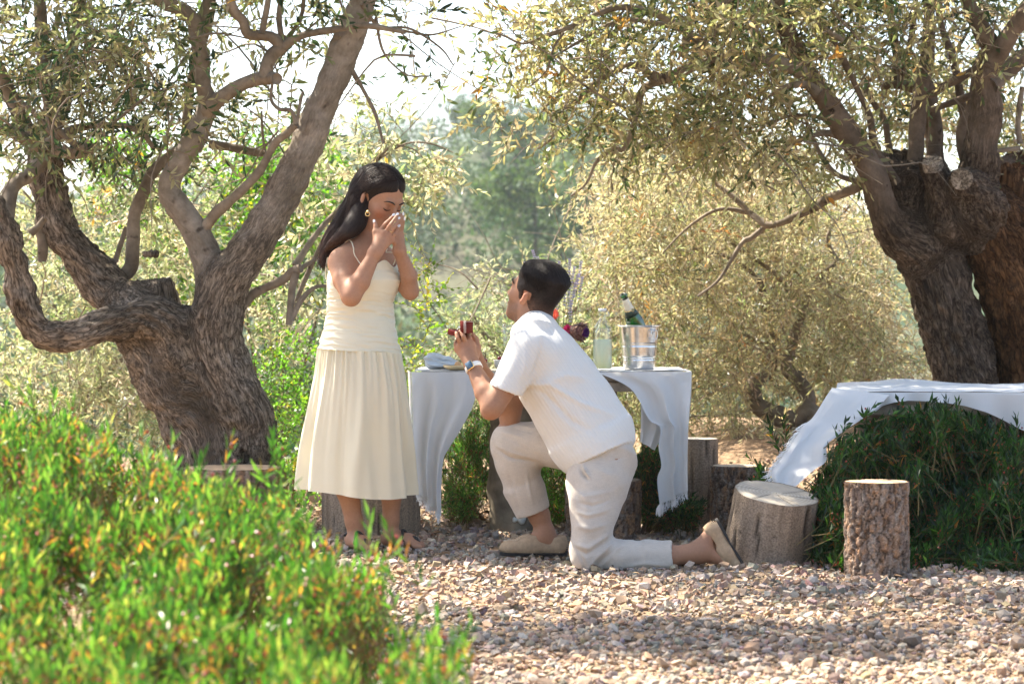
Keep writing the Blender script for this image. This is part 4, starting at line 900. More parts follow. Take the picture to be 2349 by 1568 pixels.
# ------------------------------------------------------------------ log stools
def log_mats():
    m, N, L = mat('log_end_grain'); b, o = principled(N, L, 0.85, 0.15)
    at = nd(N, 'Attribute', attribute_name='bk'); ac = nd(N, 'Attribute', attribute_name='col')
    sp = nd(N, 'SeparateXYZ'); L.new(at.outputs['Vector'], sp.inputs[0])
    nz = nd(N, 'TexNoise', Scale=9.0, Detail=3.0); L.new(at.outputs['Vector'], nz.inputs['Vector'])
    ln_ = nd(N, 'VectorMath', operation='LENGTH'); L.new(at.outputs['Vector'], ln_.inputs[0])
    a_ = nd(N, 'Math', operation='MULTIPLY_ADD'); a_.inputs[1].default_value = 0.03; L.new(nz.outputs[0], a_.inputs[0]); L.new(ln_.outputs['Value'], a_.inputs[2])
    s_ = nd(N, 'Math', operation='MULTIPLY'); s_.inputs[1].default_value = 420; L.new(a_.outputs[0], s_.inputs[0])
    sn = nd(N, 'Math', operation='SINE'); L.new(s_.outputs[0], sn.inputs[0])
    r = ramp(N, [(0.0, (0.88, 0.86, 0.83)), (1.0, (1.05, 1.04, 1.02))]); mr = nd(N, 'MapRange'); mr.inputs[1].default_value = -1; L.new(sn.outputs[0], mr.inputs[0]); L.new(mr.outputs[0], r.inputs[0])
    mx = nd(N, 'MixRGB', blend_type='MULTIPLY'); mx.inputs[0].default_value = 1; L.new(ac.outputs['Color'], mx.inputs[1]); L.new(r.outputs[0], mx.inputs[2])
    L.new(mx.outputs[0], b.inputs['Base Color'])
    bp = nd(N, 'Bump', Strength=0.12, Distance=0.002); L.new(mr.outputs[0], bp.inputs['Height']); L.new(bp.outputs[0], b.inputs['Normal'])
    return m
end_mat = log_mats()
side_mat = vcol_mat('log_side', 0.92, 0.12, 130, 0.35, 0.8, dist=0.006)
def log(label, c, rad, h, kind, seed, lean=(0, 0), top_col=(0.52, 0.42, 0.30), taper=0.0, yaw=0.0):
    """c: centre of the base on the ground; kind 'bark' (plated pine bark) or 'grey' (bare weathered wood with drying cracks)"""
    t = thing('log_stool', label, 'log', c, 'log stools around the tables')
    r = np.random.default_rng(seed); nu, nv = 128, int(h / 0.0052)
    a = np.linspace(0, 2 * np.pi, nu, endpoint=False); z = np.linspace(-0.02, h, nv)
    A, Z = np.meshgrid(a, z, indexing='ij')
    p = np.stack([np.cos(A).ravel() * rad, np.sin(A).ravel() * rad, Z.ravel()], 1)
    shape = 1 + 0.06 * fbm(np.stack([np.cos(A).ravel() * 1.1, np.sin(A).ravel() * 1.1, Z.ravel() * 1.2], 1) + seed, 2, seed) * 2
    base_r = rad * shape * (1 + taper * (1 - Z.ravel() / h))
    if kind == 'bark':
        q = p * [40, 40, 11] + np.stack([fbm(p * [22, 22, 14], 3, seed), fbm(p * [22, 22, 14] + 7, 3, seed + 1), fbm(p * [16, 16, 20], 2, seed + 2)], 1) * 0.9
        d1, d2, idv = cellular(q, seed); ed = np.clip((d2 - d1) / 0.13, 0, 1)
        q2 = p * [100, 100, 42] + fbm(p * 40, 2, seed + 5)[:, None]; e1, e2, id2 = cellular(q2, seed + 3)
        disp = (ed - 1) * 0.011 + (idv - 0.5) * 0.007 + (id2 - 0.5) * 0.003 + fbm(p * 60, 2, seed) * 0.003
        warm = np.array([(0.27, 0.185, 0.13), (0.21, 0.15, 0.115), (0.36, 0.20, 0.105), (0.31, 0.255, 0.205), (0.16, 0.115, 0.09)])
        cc = warm[(id2 * 4.99).astype(int)] * 0.55 + warm[(idv * 4.99).astype(int)] * 0.45
        cc = cc * (0.30 + 0.70 * ed)[:, None]
    else:
        g = fbm(p * [60, 60, 3.0], 3, seed); disp = g * 0.0035; cc = np.array([(0.29, 0.225, 0.165)]) * (1 + 0.5 * g)[:, None]
        for k in range(16):      # drying cracks
            a0 = r.uniform(0, 6.283); wz = r.uniform(0.004, 0.009) / rad; z0, z1 = sorted(r.uniform(-0.1, 1.1, 2) * h)
            if z1 - z0 < 0.4 * h: z1 = z0 + 0.5 * h
            wob = 0.10 * fbm(np.stack([Z.ravel() * 4, 0 * Z.ravel() + k * 9.1, 0 * Z.ravel()], 1), 2, seed)
            da = np.abs((A.ravel() - a0 - wob + np.pi) % (2 * np.pi) - np.pi); inside = ss(z0, z0 + 0.06, Z.ravel()) * (1 - ss(z1 - 0.06, z1, Z.ravel()))
            e = np.exp(-(da / wz) ** 2) * inside; disp = disp - 0.010 * e; cc = cc * (1 - 0.75 * e)[:, None]
        for k in range(26):      # insect holes
            a0, z0 = r.uniform(0, 6.283), r.uniform(0.1, 0.9) * h
            da = np.abs((A.ravel() - a0 + np.pi) % (2 * np.pi) - np.pi) * rad; e = np.exp(-((da / 0.0032) ** 2 + ((Z.ravel() - z0) / 0.0045) ** 2)); cc = cc * (1 - 0.85 * e)[:, None]; disp = disp - 0.004 * e
        patch = ss(0.05, 0.35, fbm(p * [9, 9, 3], 2, seed + 2)); cc = cc * (1 - 0.25 * patch)[:, None] + np.array([(0.20, 0.13, 0.07)]) * 0.2 * patch[:, None]
    rr_ = base_r + disp
    M = np.array(Euler((R(lean[1]), R(lean[0]), yaw)).to_matrix())
    sv = np.stack([np.cos(A.ravel()) * rr_, np.sin(A.ravel()) * rr_, Z.ravel()], 1)
    V = sv @ M.T + np.asarray(c)
    F = grid_faces(nu, nv, True)
    mk('bark' if kind == 'bark' else 'log_side', V, F, side_mat, t, col=np.clip(cc, 0.01, 0.7), smooth=True)
    # end grain disc with radial checks
    nr = 26; top = sv.reshape(nu, nv, 3)[:, -1]; f = np.linspace(1, 0.02, nr)
    tv = top[:, None, :2] * f[None, :, None]
    tz = np.full((nu, nr), h); tcx = np.ones((nu, nr, 3)) * np.array(top_col)
    tcx *= (1 + 0.10 * fbm(np.stack([tv[..., 0].ravel() * 22, tv[..., 1].ravel() * 22, 0 * tv[..., 0].ravel()], 1), 3, seed).reshape(nu, nr, 1) * 2)
    for k in range(9):
        a0 = r.uniform(0, 6.283); f0 = r.uniform(0.1, 0.5); e = np.exp(-(np.abs((a[:, None] - a0 - 0.15 * f[None] + np.pi) % (2 * np.pi) - np.pi) * f[None] * rad / 0.0035) ** 2) * (f[None] > f0)
        tz -= 0.006 * e; tcx *= (1 - 0.6 * e)[..., None]
    rim = ss(0.93, 0.985, f)[None, :, None]
    tcx = tcx * (1 - rim * (0.55 if kind == 'bark' else 0.15))
    tz -= 0.003 * (1 - f[None]) ** 0 * 0 + 0.004 * ss(0.96, 1.0, f)[None]
    tl_ = np.concatenate([tv, tz[..., None]], -1).reshape(-1, 3)
    mk('cut_face', tl_ @ M.T + np.asarray(c), grid_faces(nu, nr, True), end_mat, t, vec=tl_ * [1, 1, 0], col=np.clip(tcx.reshape(-1, 3), 0.01, 0.8))
    return t
def log_at(label, x0, x1, y_top, y_bot, kind, seed, **kw):
    Df = FPX * CAMZ / (y_bot - HY); rad = S((x1 - x0) / 2, Df) ; D = Df + rad; c = P((x0 + x1) / 2, HY, D); c[2] = 0
    rad = S((x1 - x0) / 2, D); zt = CAMZ - (y_top + 5 - HY) / FPX * D
    return log(label, c, rad, zt, kind, seed, **kw)
log_at('upright log with orange brown plated bark standing alone in front of the dark bush', 1939, 2087, 1098, 1328, 'bark', 1, top_col=(0.60, 0.42, 0.26))
log_at('wide tilted grey log with cracked sides under the corner of the hanging cloth', 1657, 1850, 1118, 1303, 'grey', 2, lean=(8.0, 12.0), top_col=(0.42, 0.37, 0.30), taper=0.06)
log_at('tall grey log post with a knot right beside the hanging white cloth', 1530, 1646, 1000, 1209, 'grey', 3, top_col=(0.36, 0.33, 0.29))
log_at('low log with pale fresh cut top behind the tilted log', 1630, 1752, 1062, 1220, 'bark', 4, top_col=(0.64, 0.52, 0.38))
log_at('bark covered log directly behind the legs of the kneeling man', 1302, 1474, 1094, 1238, 'bark', 5, top_col=(0.40, 0.31, 0.22))
log_at('broad pale grey log behind the bare legs of the standing woman', 739, 967, 1118, 1240, 'grey', 6, top_col=(0.45, 0.38, 0.30))
log_at('bark log with flat orange top half hidden by the front shrub', 424, 652, 1066, 1238, 'bark', 7, top_col=(0.58, 0.40, 0.25))
# ------------------------------------------------------------------ tables and cloths
wood_plank = plain('grey_table_plank', (0.27, 0.235, 0.19), 0.9, 0.12, 0.35, 18, 0.5)
post_mat = plain('mossy_concrete_pillar', (0.19, 0.155, 0.11), 0.95, 0.1, 0.4, 16, 0.7)
post_wood = plain('brown_wood_post', (0.17, 0.12, 0.085), 0.9, 0.12, 0.35, 20, 0.6)
white_cloth = cloth_mat('white_table_linen', (0.78, 0.78, 0.77), 0.3, weave=700, bump=0.3, var=0.03, tcol=(0.72, 0.72, 0.70))
fringe_mat = plain('white_fringe_thread', (0.82, 0.82, 0.81), 0.85, 0.1, 0.04)
TZ = 0.775
tA = thing('garden_table', 'wooden table on stout pillars behind the couple with white cloth', 'table', (-0.02, 11.5, 0.0), 'tables')
xl, xr = P(952, 0, 11.05)[0], P(1580, 0, 11.05)[0]
def plank_row(t, xl, xr, y0, y1, z, n, m_, seed, th=0.022):
    r = np.random.default_rng(seed); w_ = (y1 - y0) / n; first = None
    for k in range(n):
        V, F = box(((xl + xr) / 2 + r.normal(0, 0.006), y0 + (k + 0.5) * w_, z - th + r.normal(0, 0.0012)), (1, 0, 0), (0, 1, 0), (0, 0, 1), (xr - xl) / 2, w_ / 2 - 0.004, th, 0.004)
        mk('plank', V, F, m_, t)
plank_row(tA, xl + 0.02, xr - 0.02, 11.02, 11.92, TZ, 7, wood_plank, 1)
V, F = box(((xl + xr) / 2, 11.06, TZ - 0.068), (1, 0, 0), (0, 1, 0), (0, 0, 1), (xr - xl) / 2 - 0.06, 0.02, 0.022, 0.003); mk('rail', V, F, wood_plank, tA)
V, F = box(((xl + xr) / 2, 11.86, TZ - 0.068), (1, 0, 0), (0, 1, 0), (0, 0, 1), (xr - xl) / 2 - 0.06, 0.02, 0.022, 0.003); mk('rail', V, F, wood_plank, tA)
def pillar(t, x0, x1, D, m_, z1, taper, seed, name='leg'):
    c = P((x0 + x1) / 2, 0, D); r0 = S((x1 - x0) / 2, D)
    V, F = lathe([(r0 * (1 + taper * (1 - q)), -0.03 + q * (z1 + 0.03)) for q in np.linspace(0, 1, 40)] + [(0.001, z1)], (c[0], c[1], 0), 48)
    n = fbm(V * 9, 3, seed); N_ = vnormals(V, F); V = V + N_ * (n * 0.02 + fbm(V * 60, 2, seed) * 0.004)[:, None]
    return mk(name, V, F, m_, t)
pg = pillar(tA, 1122, 1232, 11.45, post_mat, TZ - 0.048, 0.04, 3)
pillar(tA, 1328, 1413, 11.5, post_wood, TZ - 0.048, 0.02, 5)
lich = plain('pale_lichen', (0.62, 0.62, 0.56), 0.95, 0.05, 0.15, 60, 0.4)
for (x, y, q) in ((1183, 1194, 5.5), (1206, 1193, 10)):
    c = P(x, y, 11.28); px0 = P(1177, 0, 11.45); out = nrm(np.array([c[0] - px0[0], c[1] - px0[1], 0])); rad_ = S(55, 11.45) * 1.02
    c = np.array([px0[0], px0[1], c[2]]) + out * (rad_ + 0.012)
    a = np.linspace(0, 2 * np.pi, 17)[:-1]; rr_ = S(q, 11.3) * (1 + 0.12 * np.sin(a * 3 + x)); e1 = nrm(np.cross([0, 0, 1], out))
    V = np.vstack([c + out * 0.006, c + np.cos(a)[:, None] * rr_[:, None] * e1 + np.sin(a)[:, None] * rr_[:, None] * np.array([0, 0, 1]), c - out * 0.02 + np.cos(a)[:, None] * rr_[:, None] * 1.1 * e1 + np.sin(a)[:, None] * rr_[:, None] * 1.1 * np.array([0, 0, 1])])
    k = np.arange(16); mk('lichen_patch', V, [np.stack([0 * k, 1 + k, 1 + (k + 1) % 16], 1), np.stack([1 + k, 17 + k, 17 + (k + 1) % 16, 1 + (k + 1) % 16], 1)], lich, pg)

def ruled(Lp, Rp, DL, DR, nfold, amp, nu=70, nv=60, phase=0.0, grow=1.0, bulge=0.0, seed=0):
    """hanging sheet between a left and a right edge given as picture points from top to bottom"""
    a = catmull(np.array([np.append(p, d) for p, d in zip(Lp, np.linspace(DL[0], DL[1], len(Lp)))]), nv)
    b = catmull(np.array([np.append(p, d) for p, d in zip(Rp, np.linspace(DR[0], DR[1], len(Rp)))]), nv)
    u = np.linspace(0, 1, nu)[:, None, None]; g = a[None] * (1 - u) + b[None] * u
    V = np.stack([(g[..., 0] - HX) / FPX * g[..., 2], g[..., 2], CAMZ - (g[..., 1] - HY) / FPX * g[..., 2]], -1)
    v = np.linspace(0, 1, nv)[None, :]; U = u[..., 0]
    n = fbm(np.stack([(U + 0 * v).ravel() * 3, (v + 0 * U).ravel() * 2.0, 0 * (U + v).ravel() + seed], 1), 3, seed).reshape(nu, nv)
    off = amp * np.sin(U * nfold * 2 * np.pi + phase + 1.5 * n) * np.minimum(v * grow * 1.6 + 0.06, 1) + 0.012 * n + bulge * np.sin(np.pi * v) 
    V[..., 1] -= off; V[..., 0] += 0.3 * amp * np.cos(U * nfold * 2 * np.pi + phase + 1.5 * n) * v * np.minimum(1, np.minimum(U, 1 - U) * 6)
    return V.reshape(-1, 3), grid_faces(nu, nv)
def fringe(parent, A, B, n, ln, seed, tw=(0, 0, -1)):
    """threads hanging from the hem between two polyline ends"""
    r = np.random.default_rng(seed); sp = []
    A = np.asarray(A); q = catmull(A, n)
    for k in range(n):
        p = q[k] + r.normal(0, 0.002, 3); l = ln * r.uniform(0.7, 1.2)
        d = np.array(tw) + r.normal(0, 0.16, 3); sp.append(([p, p + d * l * 0.5 + r.normal(0, 0.003, 3), p + d * l + r.normal(0, 0.005, 3)], (0.0016, 0.0014, 0.0008)))
    V, F, b = tubes_joined(sp, nseg=4, n=4); return tag(mk('fringe', V, F, fringe_mat, parent), kind='stuff')
def sheet(x0, x1, y0, y1, z, nu, nv, seed, amp=0.004):
    X, Y = np.meshgrid(np.linspace(x0, x1, nu), np.linspace(y0, y1, nv), indexing='ij')
    Z = z + amp * (0.5 + fbm(np.stack([X.ravel() * 6, Y.ravel() * 6, 0 * X.ravel()], 1), 3, seed)).reshape(nu, nv)
    return np.stack([X, Y, Z], -1).reshape(-1, 3), grid_faces(nu, nv)
# left cloth
cl = thing('tablecloth', 'white fringed cloth over the left end of the table beside the dress', 'tablecloth', (xl, 11.4, TZ), 'white tablecloths')
yA = 10.985
V1, F1 = sheet(xl - 0.008, P(1098, 0, 11)[0], yA + 0.008, 11.95, TZ + 0.004, 40, 60, 2)
V2, F2 = ruled([(943, 852.5), (945, 900), (948, 1038), (958, 1127)], [(1089, 852.5), (1090, 912), (1068, 965), (1030, 1028), (1017, 1055), (1012, 1112), (1012, 1184)], (yA, yA - 0.03), (yA, yA - 0.06), 2.6, 0.022, phase=0.6, seed=3)
V2[:, 2] = np.minimum(V2[:, 2], TZ + 0.003)
V3, F3 = ruled([(942, 852.5), (944, 900), (947, 1030), (956, 1124)], [(935, 848), (938, 900), (942, 1000), (944, 1060)], (yA + 0.004, yA), (11.93, 11.93), 2, 0.012, nu=24)
V3[:, 2] = np.minimum(V3[:, 2], TZ + 0.003)
mk('cloth_top', V1, F1, white_cloth, cl); d_ = mk('hanging_corner', V2, F2, white_cloth, cl); mk('side_drop', V3, F3, white_cloth, cl)
g = V2.reshape(70, 60, 3); fringe(cl, g[::6, -1], None, 150, 0.03, 4)
fl = V2.reshape(70, 60, 3)
# right cloth
cr = thing('tablecloth', 'white fringed cloth over the right end of the table under the ice bucket', 'tablecloth', (xr, 11.4, TZ), 'white tablecloths')
V1, F1 = sheet(P(1352, 0, 11)[0], xr + 0.008, yA + 0.008, 11.95, TZ + 0.004, 50, 60, 6)
V2, F2 = ruled([(1366, 853), (1414, 872), (1446, 891), (1466, 918), (1476, 940), (1492, 965), (1514, 980), (1510, 1023), (1516, 1067), (1507, 1098), (1513, 1160)], [(1586, 851), (1586, 870), (1585, 890), (1583, 915), (1581, 938), (1579, 962), (1577, 985), (1576, 1025), (1575, 1065), (1575, 1100), (1577, 1124)], (yA, yA - 0.05), (yA, yA - 0.03), 1.8, 0.026, nv=80, phase=2.2, seed=8)
V2[:, 2] = np.minimum(V2[:, 2], TZ + 0.003)
mk('cloth_top', V1, F1, white_cloth, cr); mk('hanging_corner', V2, F2, white_cloth, cr)
g = V2.reshape(70, 80, 3); fringe(cr, g[::6, -1], None, 110, 0.034, 9)
V3, F3 = ruled([(1471, 925), (1472, 960), (1470, 1014)], [(1530, 925), (1528, 980), (1504, 1034)], (11.0, 10.99), (11.05, 11.0), 1.5, 0.012, nu=30, nv=30, seed=5, phase=1)
V3[:, 1] += 0.06; mk('inner_flap', V3, F3, white_cloth, cr)
V4, F4 = ruled([(1587, 851), (1586, 900), (1578, 1000), (1578, 1122)], [(1575, 847), (1574, 900), (1570, 1000), (1566, 1080)], (yA + 0.004, yA), (11.93, 11.93), 2, 0.012, nu=24)
V4[:, 2] = np.minimum(V4[:, 2], TZ + 0.003); mk('side_drop', V4, F4, white_cloth, cr)
# tassel
p0 = P(1513, 1156, 10.94); sp = []
for k in range(26):
    a = rng.uniform(0, 6.28); q = rng.uniform(0, 1) ** 0.5 * 0.014; sp.append(([p0, p0 + [np.cos(a) * q, np.sin(a) * q, -0.02], p0 + [np.cos(a) * q * 1.3, np.sin(a) * q * 1.3, -0.048 + rng.normal(0, 0.004)]], (0.002, 0.0022, 0.001)))
V, F, b_ = tubes_joined(sp, nseg=4, n=5); mk('tassel', V, F, fringe_mat, cr)
# second table at the right edge
TB = 0.69
tB = thing('garden_table', 'long table at the right edge standing in the dark green bush', 'table', (1.9, 11.2, 0.0), 'tables')
bx0 = P(1915, 0, 10.6)[0]; bx1 = 3.4
for k in range(9):
    y_ = 10.62 + (k + 0.5) * 0.1555; x_ = bx0 + 0.10 + (y_ - 10.6) * 0.15
    V, F = box(((x_ + bx1) / 2, y_, TB - 0.026), (1, 0, 0), (0, 1, 0), (0, 0, 1), (bx1 - x_) / 2, 0.0735, 0.022, 0.004); mk('plank', V, F, wood_plank, tB)
V, F = box(((bx0 + bx1) / 2, 10.66, TB - 0.072), (1, 0, 0), (0, 1, 0), (0, 0, 1), (bx1 - bx0) / 2 - 0.1, 0.02, 0.024, 0.003); mk('rail', V, F, wood_plank, tB)
for (x, y) in ((bx0 + 0.35, 11.0), (bx1 - 0.3, 11.0), (bx0 + 0.35, 11.8)):
    V, F = lathe([(0.09, -0.05), (0.085, 0.3), (0.08, TB - 0.05), (0.001, TB - 0.05)], (x, y, 0), 24); V = V + vnormals(V, F) * (fbm(V * 12, 2, 3) * 0.02)[:, None]; mk('leg', V, F, post_wood, tB)
cb = thing('tablecloth', 'white cloth over the long table, fringed corner sweeping down to the tilted log', 'tablecloth', (bx0, 11.2, TB), 'white tablecloths')
V1, F1 = sheet(bx0 + 0.004, bx1 + 0.02, 10.6, 12.05, TB + 0.004, 90, 60, 12, 0.010)
V1[:, 0] += (V1[:, 1] - 10.6) * 0.14 * (1 - (V1[:, 0] - bx0) / (bx1 - bx0)); V1[:, 2] += 0.022 * np.exp(-((V1[:, 0] - 1.95) / 0.16) ** 2) * ss(11.2, 11.9, V1[:, 1])
mk('cloth_top', V1, F1, white_cloth, cb)
# front drop: short arch-shaped hem
xs = np.array([1908, 1940, 1965, 2000, 2024, 2050, 2082, 2125, 2170, 2215, 2261, 2300, 2342, 2400, 2480, 2600])
ys = np.array([1004, 985, 967, 948, 931, 922, 918.5, 920, 923.5, 931, 945, 962, 985, 1010, 1030, 1035])
u = np.linspace(0, 1, 120); hx = np.interp(u, np.linspace(0, 1, len(xs)), xs); hy = np.interp(u, np.linspace(0, 1, len(xs)), ys)
D0 = 10.595; v = np.linspace(0, 1, 24)
zt = np.full(120, TB + 0.005); zb = CAMZ - (hy - HY) / FPX * D0; X = (hx - HX) / FPX * D0
G = np.stack([X[:, None] + 0 * v, D0 - 0.0 * v[None] + 0 * X[:, None], zt[:, None] * (1 - v) + zb[:, None] * v], -1)
G[..., 1] -= 0.014 * np.sin(u * 40)[:, None] * v[None] + 0.01 * v[None]
G[:, 0, 1] += 0.012
mk('front_drop', G.reshape(-1, 3), grid_faces(120, 24), white_cloth, cb)
V2, F2 = ruled([(1909, 889), (1895, 908), (1863, 956), (1840, 975), (1821, 1004), (1800, 1035), (1782, 1060), (1768, 1086), (1779, 1121)], [(2040, 905), (2010, 935), (1965, 967), (1935, 985), (1912, 1003), (1894, 1020), (1892, 1056), (1863, 1078), (1826, 1113)], (10.62, 10.2), (10.58, 10.15), 1.3, 0.022, nu=80, nv=90, phase=0.3, seed=15, bulge=0.03)
mk('sweeping_corner', V2, F2, white_cloth, cb)
g = V2.reshape(80, 90, 3); fringe(cb, g[0, 30:, :][::5], None, 120, 0.035, 16, tw=(-0.8, -0.1, -0.5)); fringe(cb, g[::8, -1], None, 50, 0.022, 17, tw=(-0.5, -0.2, -0.7))

# ------------------------------------------------------------------ things on the table
glass = None
def glass_mat(name, col=(1, 1, 1), rough=0.0, ior=1.45, shad=0.85):
    m, N, L = mat(name); o = nd(N, 'OutputMaterial'); g = nd(N, 'BsdfPrincipled')
    g.inputs['Base Color'].default_value = (*col, 1); g.inputs['Roughness'].default_value = rough; g.inputs['IOR'].default_value = ior; g.inputs['Transmission Weight'].default_value = 1.0
    L.new(g.outputs[0], o.inputs[0]); return m
def thin_glass(name, col, glossy=0.12, edge=0.7):
    m, N, L = mat(name); o = nd(N, 'OutputMaterial'); t = nd(N, 'BsdfTransparent'); t.inputs[0].default_value = (*col, 1); g = nd(N, 'BsdfGlossy'); g.inputs['Roughness'].default_value = 0.03
    lw = nd(N, 'LayerWeight'); lw.inputs['Blend'].default_value = 0.25; mr = nd(N, 'MapRange'); mr.inputs[3].default_value = glossy * 0.4; mr.inputs[4].default_value = edge; L.new(lw.outputs['Facing'], mr.inputs[0])
    ms = nd(N, 'MixShader'); L.new(mr.outputs[0], ms.inputs[0]); L.new(t.outputs[0], ms.inputs[1]); L.new(g.outputs[0], ms.inputs[2]); L.new(ms.outputs[0], o.inputs[0]); return m
clear = thin_glass('clear_glass', (0.975, 0.99, 0.98), 0.10, 0.5); green_glass = thin_glass('green_bottle_glass', (0.06, 0.38, 0.12), 0.15, 0.6)
def metal(name, col, rough, bump=0.0):
    m, N, L = mat(name); b, o = principled(N, L, rough, 0.5, Metallic=1.0); tc = nd(N, 'TexCoord'); nz = nd(N, 'TexNoise', Scale=30.0, Detail=4.0); L.new(tc.outputs['Object'], nz.inputs['Vector'])
    r = ramp(N, [(0.3, tuple(np.array(col) * 0.88)), (0.7, tuple(np.minimum(np.array(col) * 1.06, 1)))]); L.new(nz.outputs[0], r.inputs[0]); L.new(r.outputs[0], b.inputs['Base Color'])
    mr = nd(N, 'MapRange'); mr.inputs[3].default_value = rough * 0.7; mr.inputs[4].default_value = rough * 1.4; L.new(nz.outputs[0], mr.inputs[0]); L.new(mr.outputs[0], b.inputs['Roughness']); return m
steel = metal('brushed_steel', (0.72, 0.71, 0.69), 0.22); gold = metal('gold', (0.85, 0.62, 0.28), 0.25)
# ice bucket
c = P(1466, 0, 11.3); c[2] = TZ + 0.006
bk_ = thing('ice_bucket', 'steel champagne bucket with ring handles at the right end of the table', 'ice bucket', c)
r0, r1, hb = S(35, 11.3), S(46.5, 11.3), S(102, 11.3)
pr = [(0.001, 0.004), (r0 - 0.004, 0.0), (r0, 0.003)]
for q in np.linspace(0.03, 0.96, 60):
    rr_ = r0 + (r1 - r0) * q
    for g0 in (0.235, 0.26, 0.285, 0.53, 0.555, 0.58): rr_ -= 0.0035 * math.exp(-((q - g0) / 0.007) ** 2)
    pr.append((rr_, q * hb))
pr += [(r1 + 0.001, hb * 0.975), (r1 + 0.009, hb * 0.985), (r1 + 0.011, hb * 0.992), (r1 + 0.009, hb), (r1 - 0.001, hb * 0.99)] + [(r1 - 0.003 - (r1 - r0) * (1 - q), hb * q) for q in np.linspace(0.96, 0.06, 12)] + [(0.001, hb * 0.05)]
V, F = lathe(pr, c, 64); mk('body', V, F, steel, bk_)
for sx_ in (0.62, -0.62):
    an = np.array([sx_, -math.sqrt(1 - sx_ ** 2) * (1 if sx_ > 0 else -1), 0]); at_ = c + an * (r1 - 0.003) + [0, 0, hb * 0.87]
    V, F = lathe([(0.001, 0.016), (0.006, 0.015), (0.010, 0.008), (0.011, 0), (0.011, -0.004)], at_, 20, an); kn = mk('handle_knob', V, F, steel, bk_)
    e1 = nrm(np.cross([0, 0, 1], an)); a = np.linspace(0, 2 * np.pi, 25); rc = at_ + an * 0.012 + [0, 0, -0.016]
    V, F, b_ = tube(rc + np.cos(a)[:, None] * 0.020 * e1 + np.sin(a)[:, None] * 0.024 * np.array([0, 0, 1.0]) + an * 0.003, np.full(25, 0.0022), 6, 49); mk('ring_handle', V, F, steel, bk_)
# ice tongs hooked on the bucket
# champagne bottle
ax = nrm(P(1430, 676, 11.22) - P(1478, 792, 11.32)); tipp = P(1429.5, 674.5, 11.22); bl = 0.30; b0 = tipp - ax * bl
bt = thing('champagne_bottle', 'green champagne bottle leaning in the steel bucket', 'bottle', b0)
V, F = lathe([(0.001, 0.0), (0.036, 0.0), (0.041, 0.006), (0.042, 0.02), (0.042, 0.135), (0.040, 0.16), (0.034, 0.185), (0.026, 0.208), (0.0195, 0.228), (0.0165, 0.25), (0.0148, 0.275), (0.0145, 0.282), (0.017, 0.284), (0.0172, 0.296), (0.0155, 0.30), (0.012, 0.30), (0.001, 0.293)], b0, 40, ax); mk('glass_body', V, F, green_glass, bt)
foil = plain('cream_foil', (0.78, 0.70, 0.52), 0.4, 0.5, 0.08, 60); darkfoil = plain('dark_green_foil', (0.012, 0.03, 0.018), 0.4, 0.5)
V, F = lathe([(0.0148, 0.275), (0.0158, 0.274), (0.0176, 0.25), (0.0205, 0.228), (0.0235, 0.2185), (0.0225, 0.2185)], b0, 40, ax); mk('neck_foil', V, F, foil, bt)
V, F = lathe([(0.0235, 0.2183), (0.0240, 0.2183), (0.0278, 0.2065), (0.0345, 0.1885), (0.0335, 0.1885)], b0, 40, ax); mk('shoulder_foil', V, F, darkfoil, bt)
V, F = lathe([(0.0236, 0.2195), (0.0245, 0.2185), (0.0252, 0.2165), (0.0246, 0.2155)], b0, 40, ax); mk('gold_band', V, F, gold, bt)
fr = nrm(np.array([0.5, -0.86, 0])); fr = nrm(fr - ax * (fr @ ax)); sc_ = b0 + ax * 0.2165 + fr * 0.0245
V, F = lathe([(0.0075, -0.003), (0.0075, 0.0012), (0.0062, 0.0018), (0.001, 0.0018)], sc_, 20, nrm(fr + 0.5 * ax)); sealo = mk('neck_seal', V, F, gold, bt)
V, F = lathe([(0.0058, 0.0019), (0.0055, 0.0024), (0.001, 0.0024)], sc_, 20, nrm(fr + 0.5 * ax)); mk('seal_face', V, F, darkfoil, sealo)
def letter(txt, size, pos, normal, up, m_, parent, name):
    cu = bpy.data.curves.new(name, 'FONT'); cu.body = txt; cu.size = size; cu.align_x = 'CENTER'; cu.align_y = 'CENTER'; cu.extrude = 0.0003
    o = bpy.data.objects.new(name, cu); C.objects.link(o); n = nrm(normal); x = nrm(np.cross(up, n)); y = np.cross(n, x)
    M = Matrix([[x[0], y[0], n[0], 0], [x[1], y[1], n[1], 0], [x[2], y[2], n[2], 0], [0, 0, 0, 1]]); M.translation = Vector(tuple(np.asarray(pos) - BASE[parent.name])); cu.materials.append(m_)
    bpy.context.view_layer.update(); me = bpy.data.meshes.new_from_object(o.evaluated_get(bpy.context.evaluated_depsgraph_get())); bpy.data.objects.remove(o); o = bpy.data.objects.new(name, me); C.objects.link(o); o.parent = parent; o.matrix_local = M; return o
nn = nrm(fr + 0.5 * ax); letter('R', 0.0095, sc_ + nn * 0.0028, nn, ax, gold, sealo, 'seal_letter')
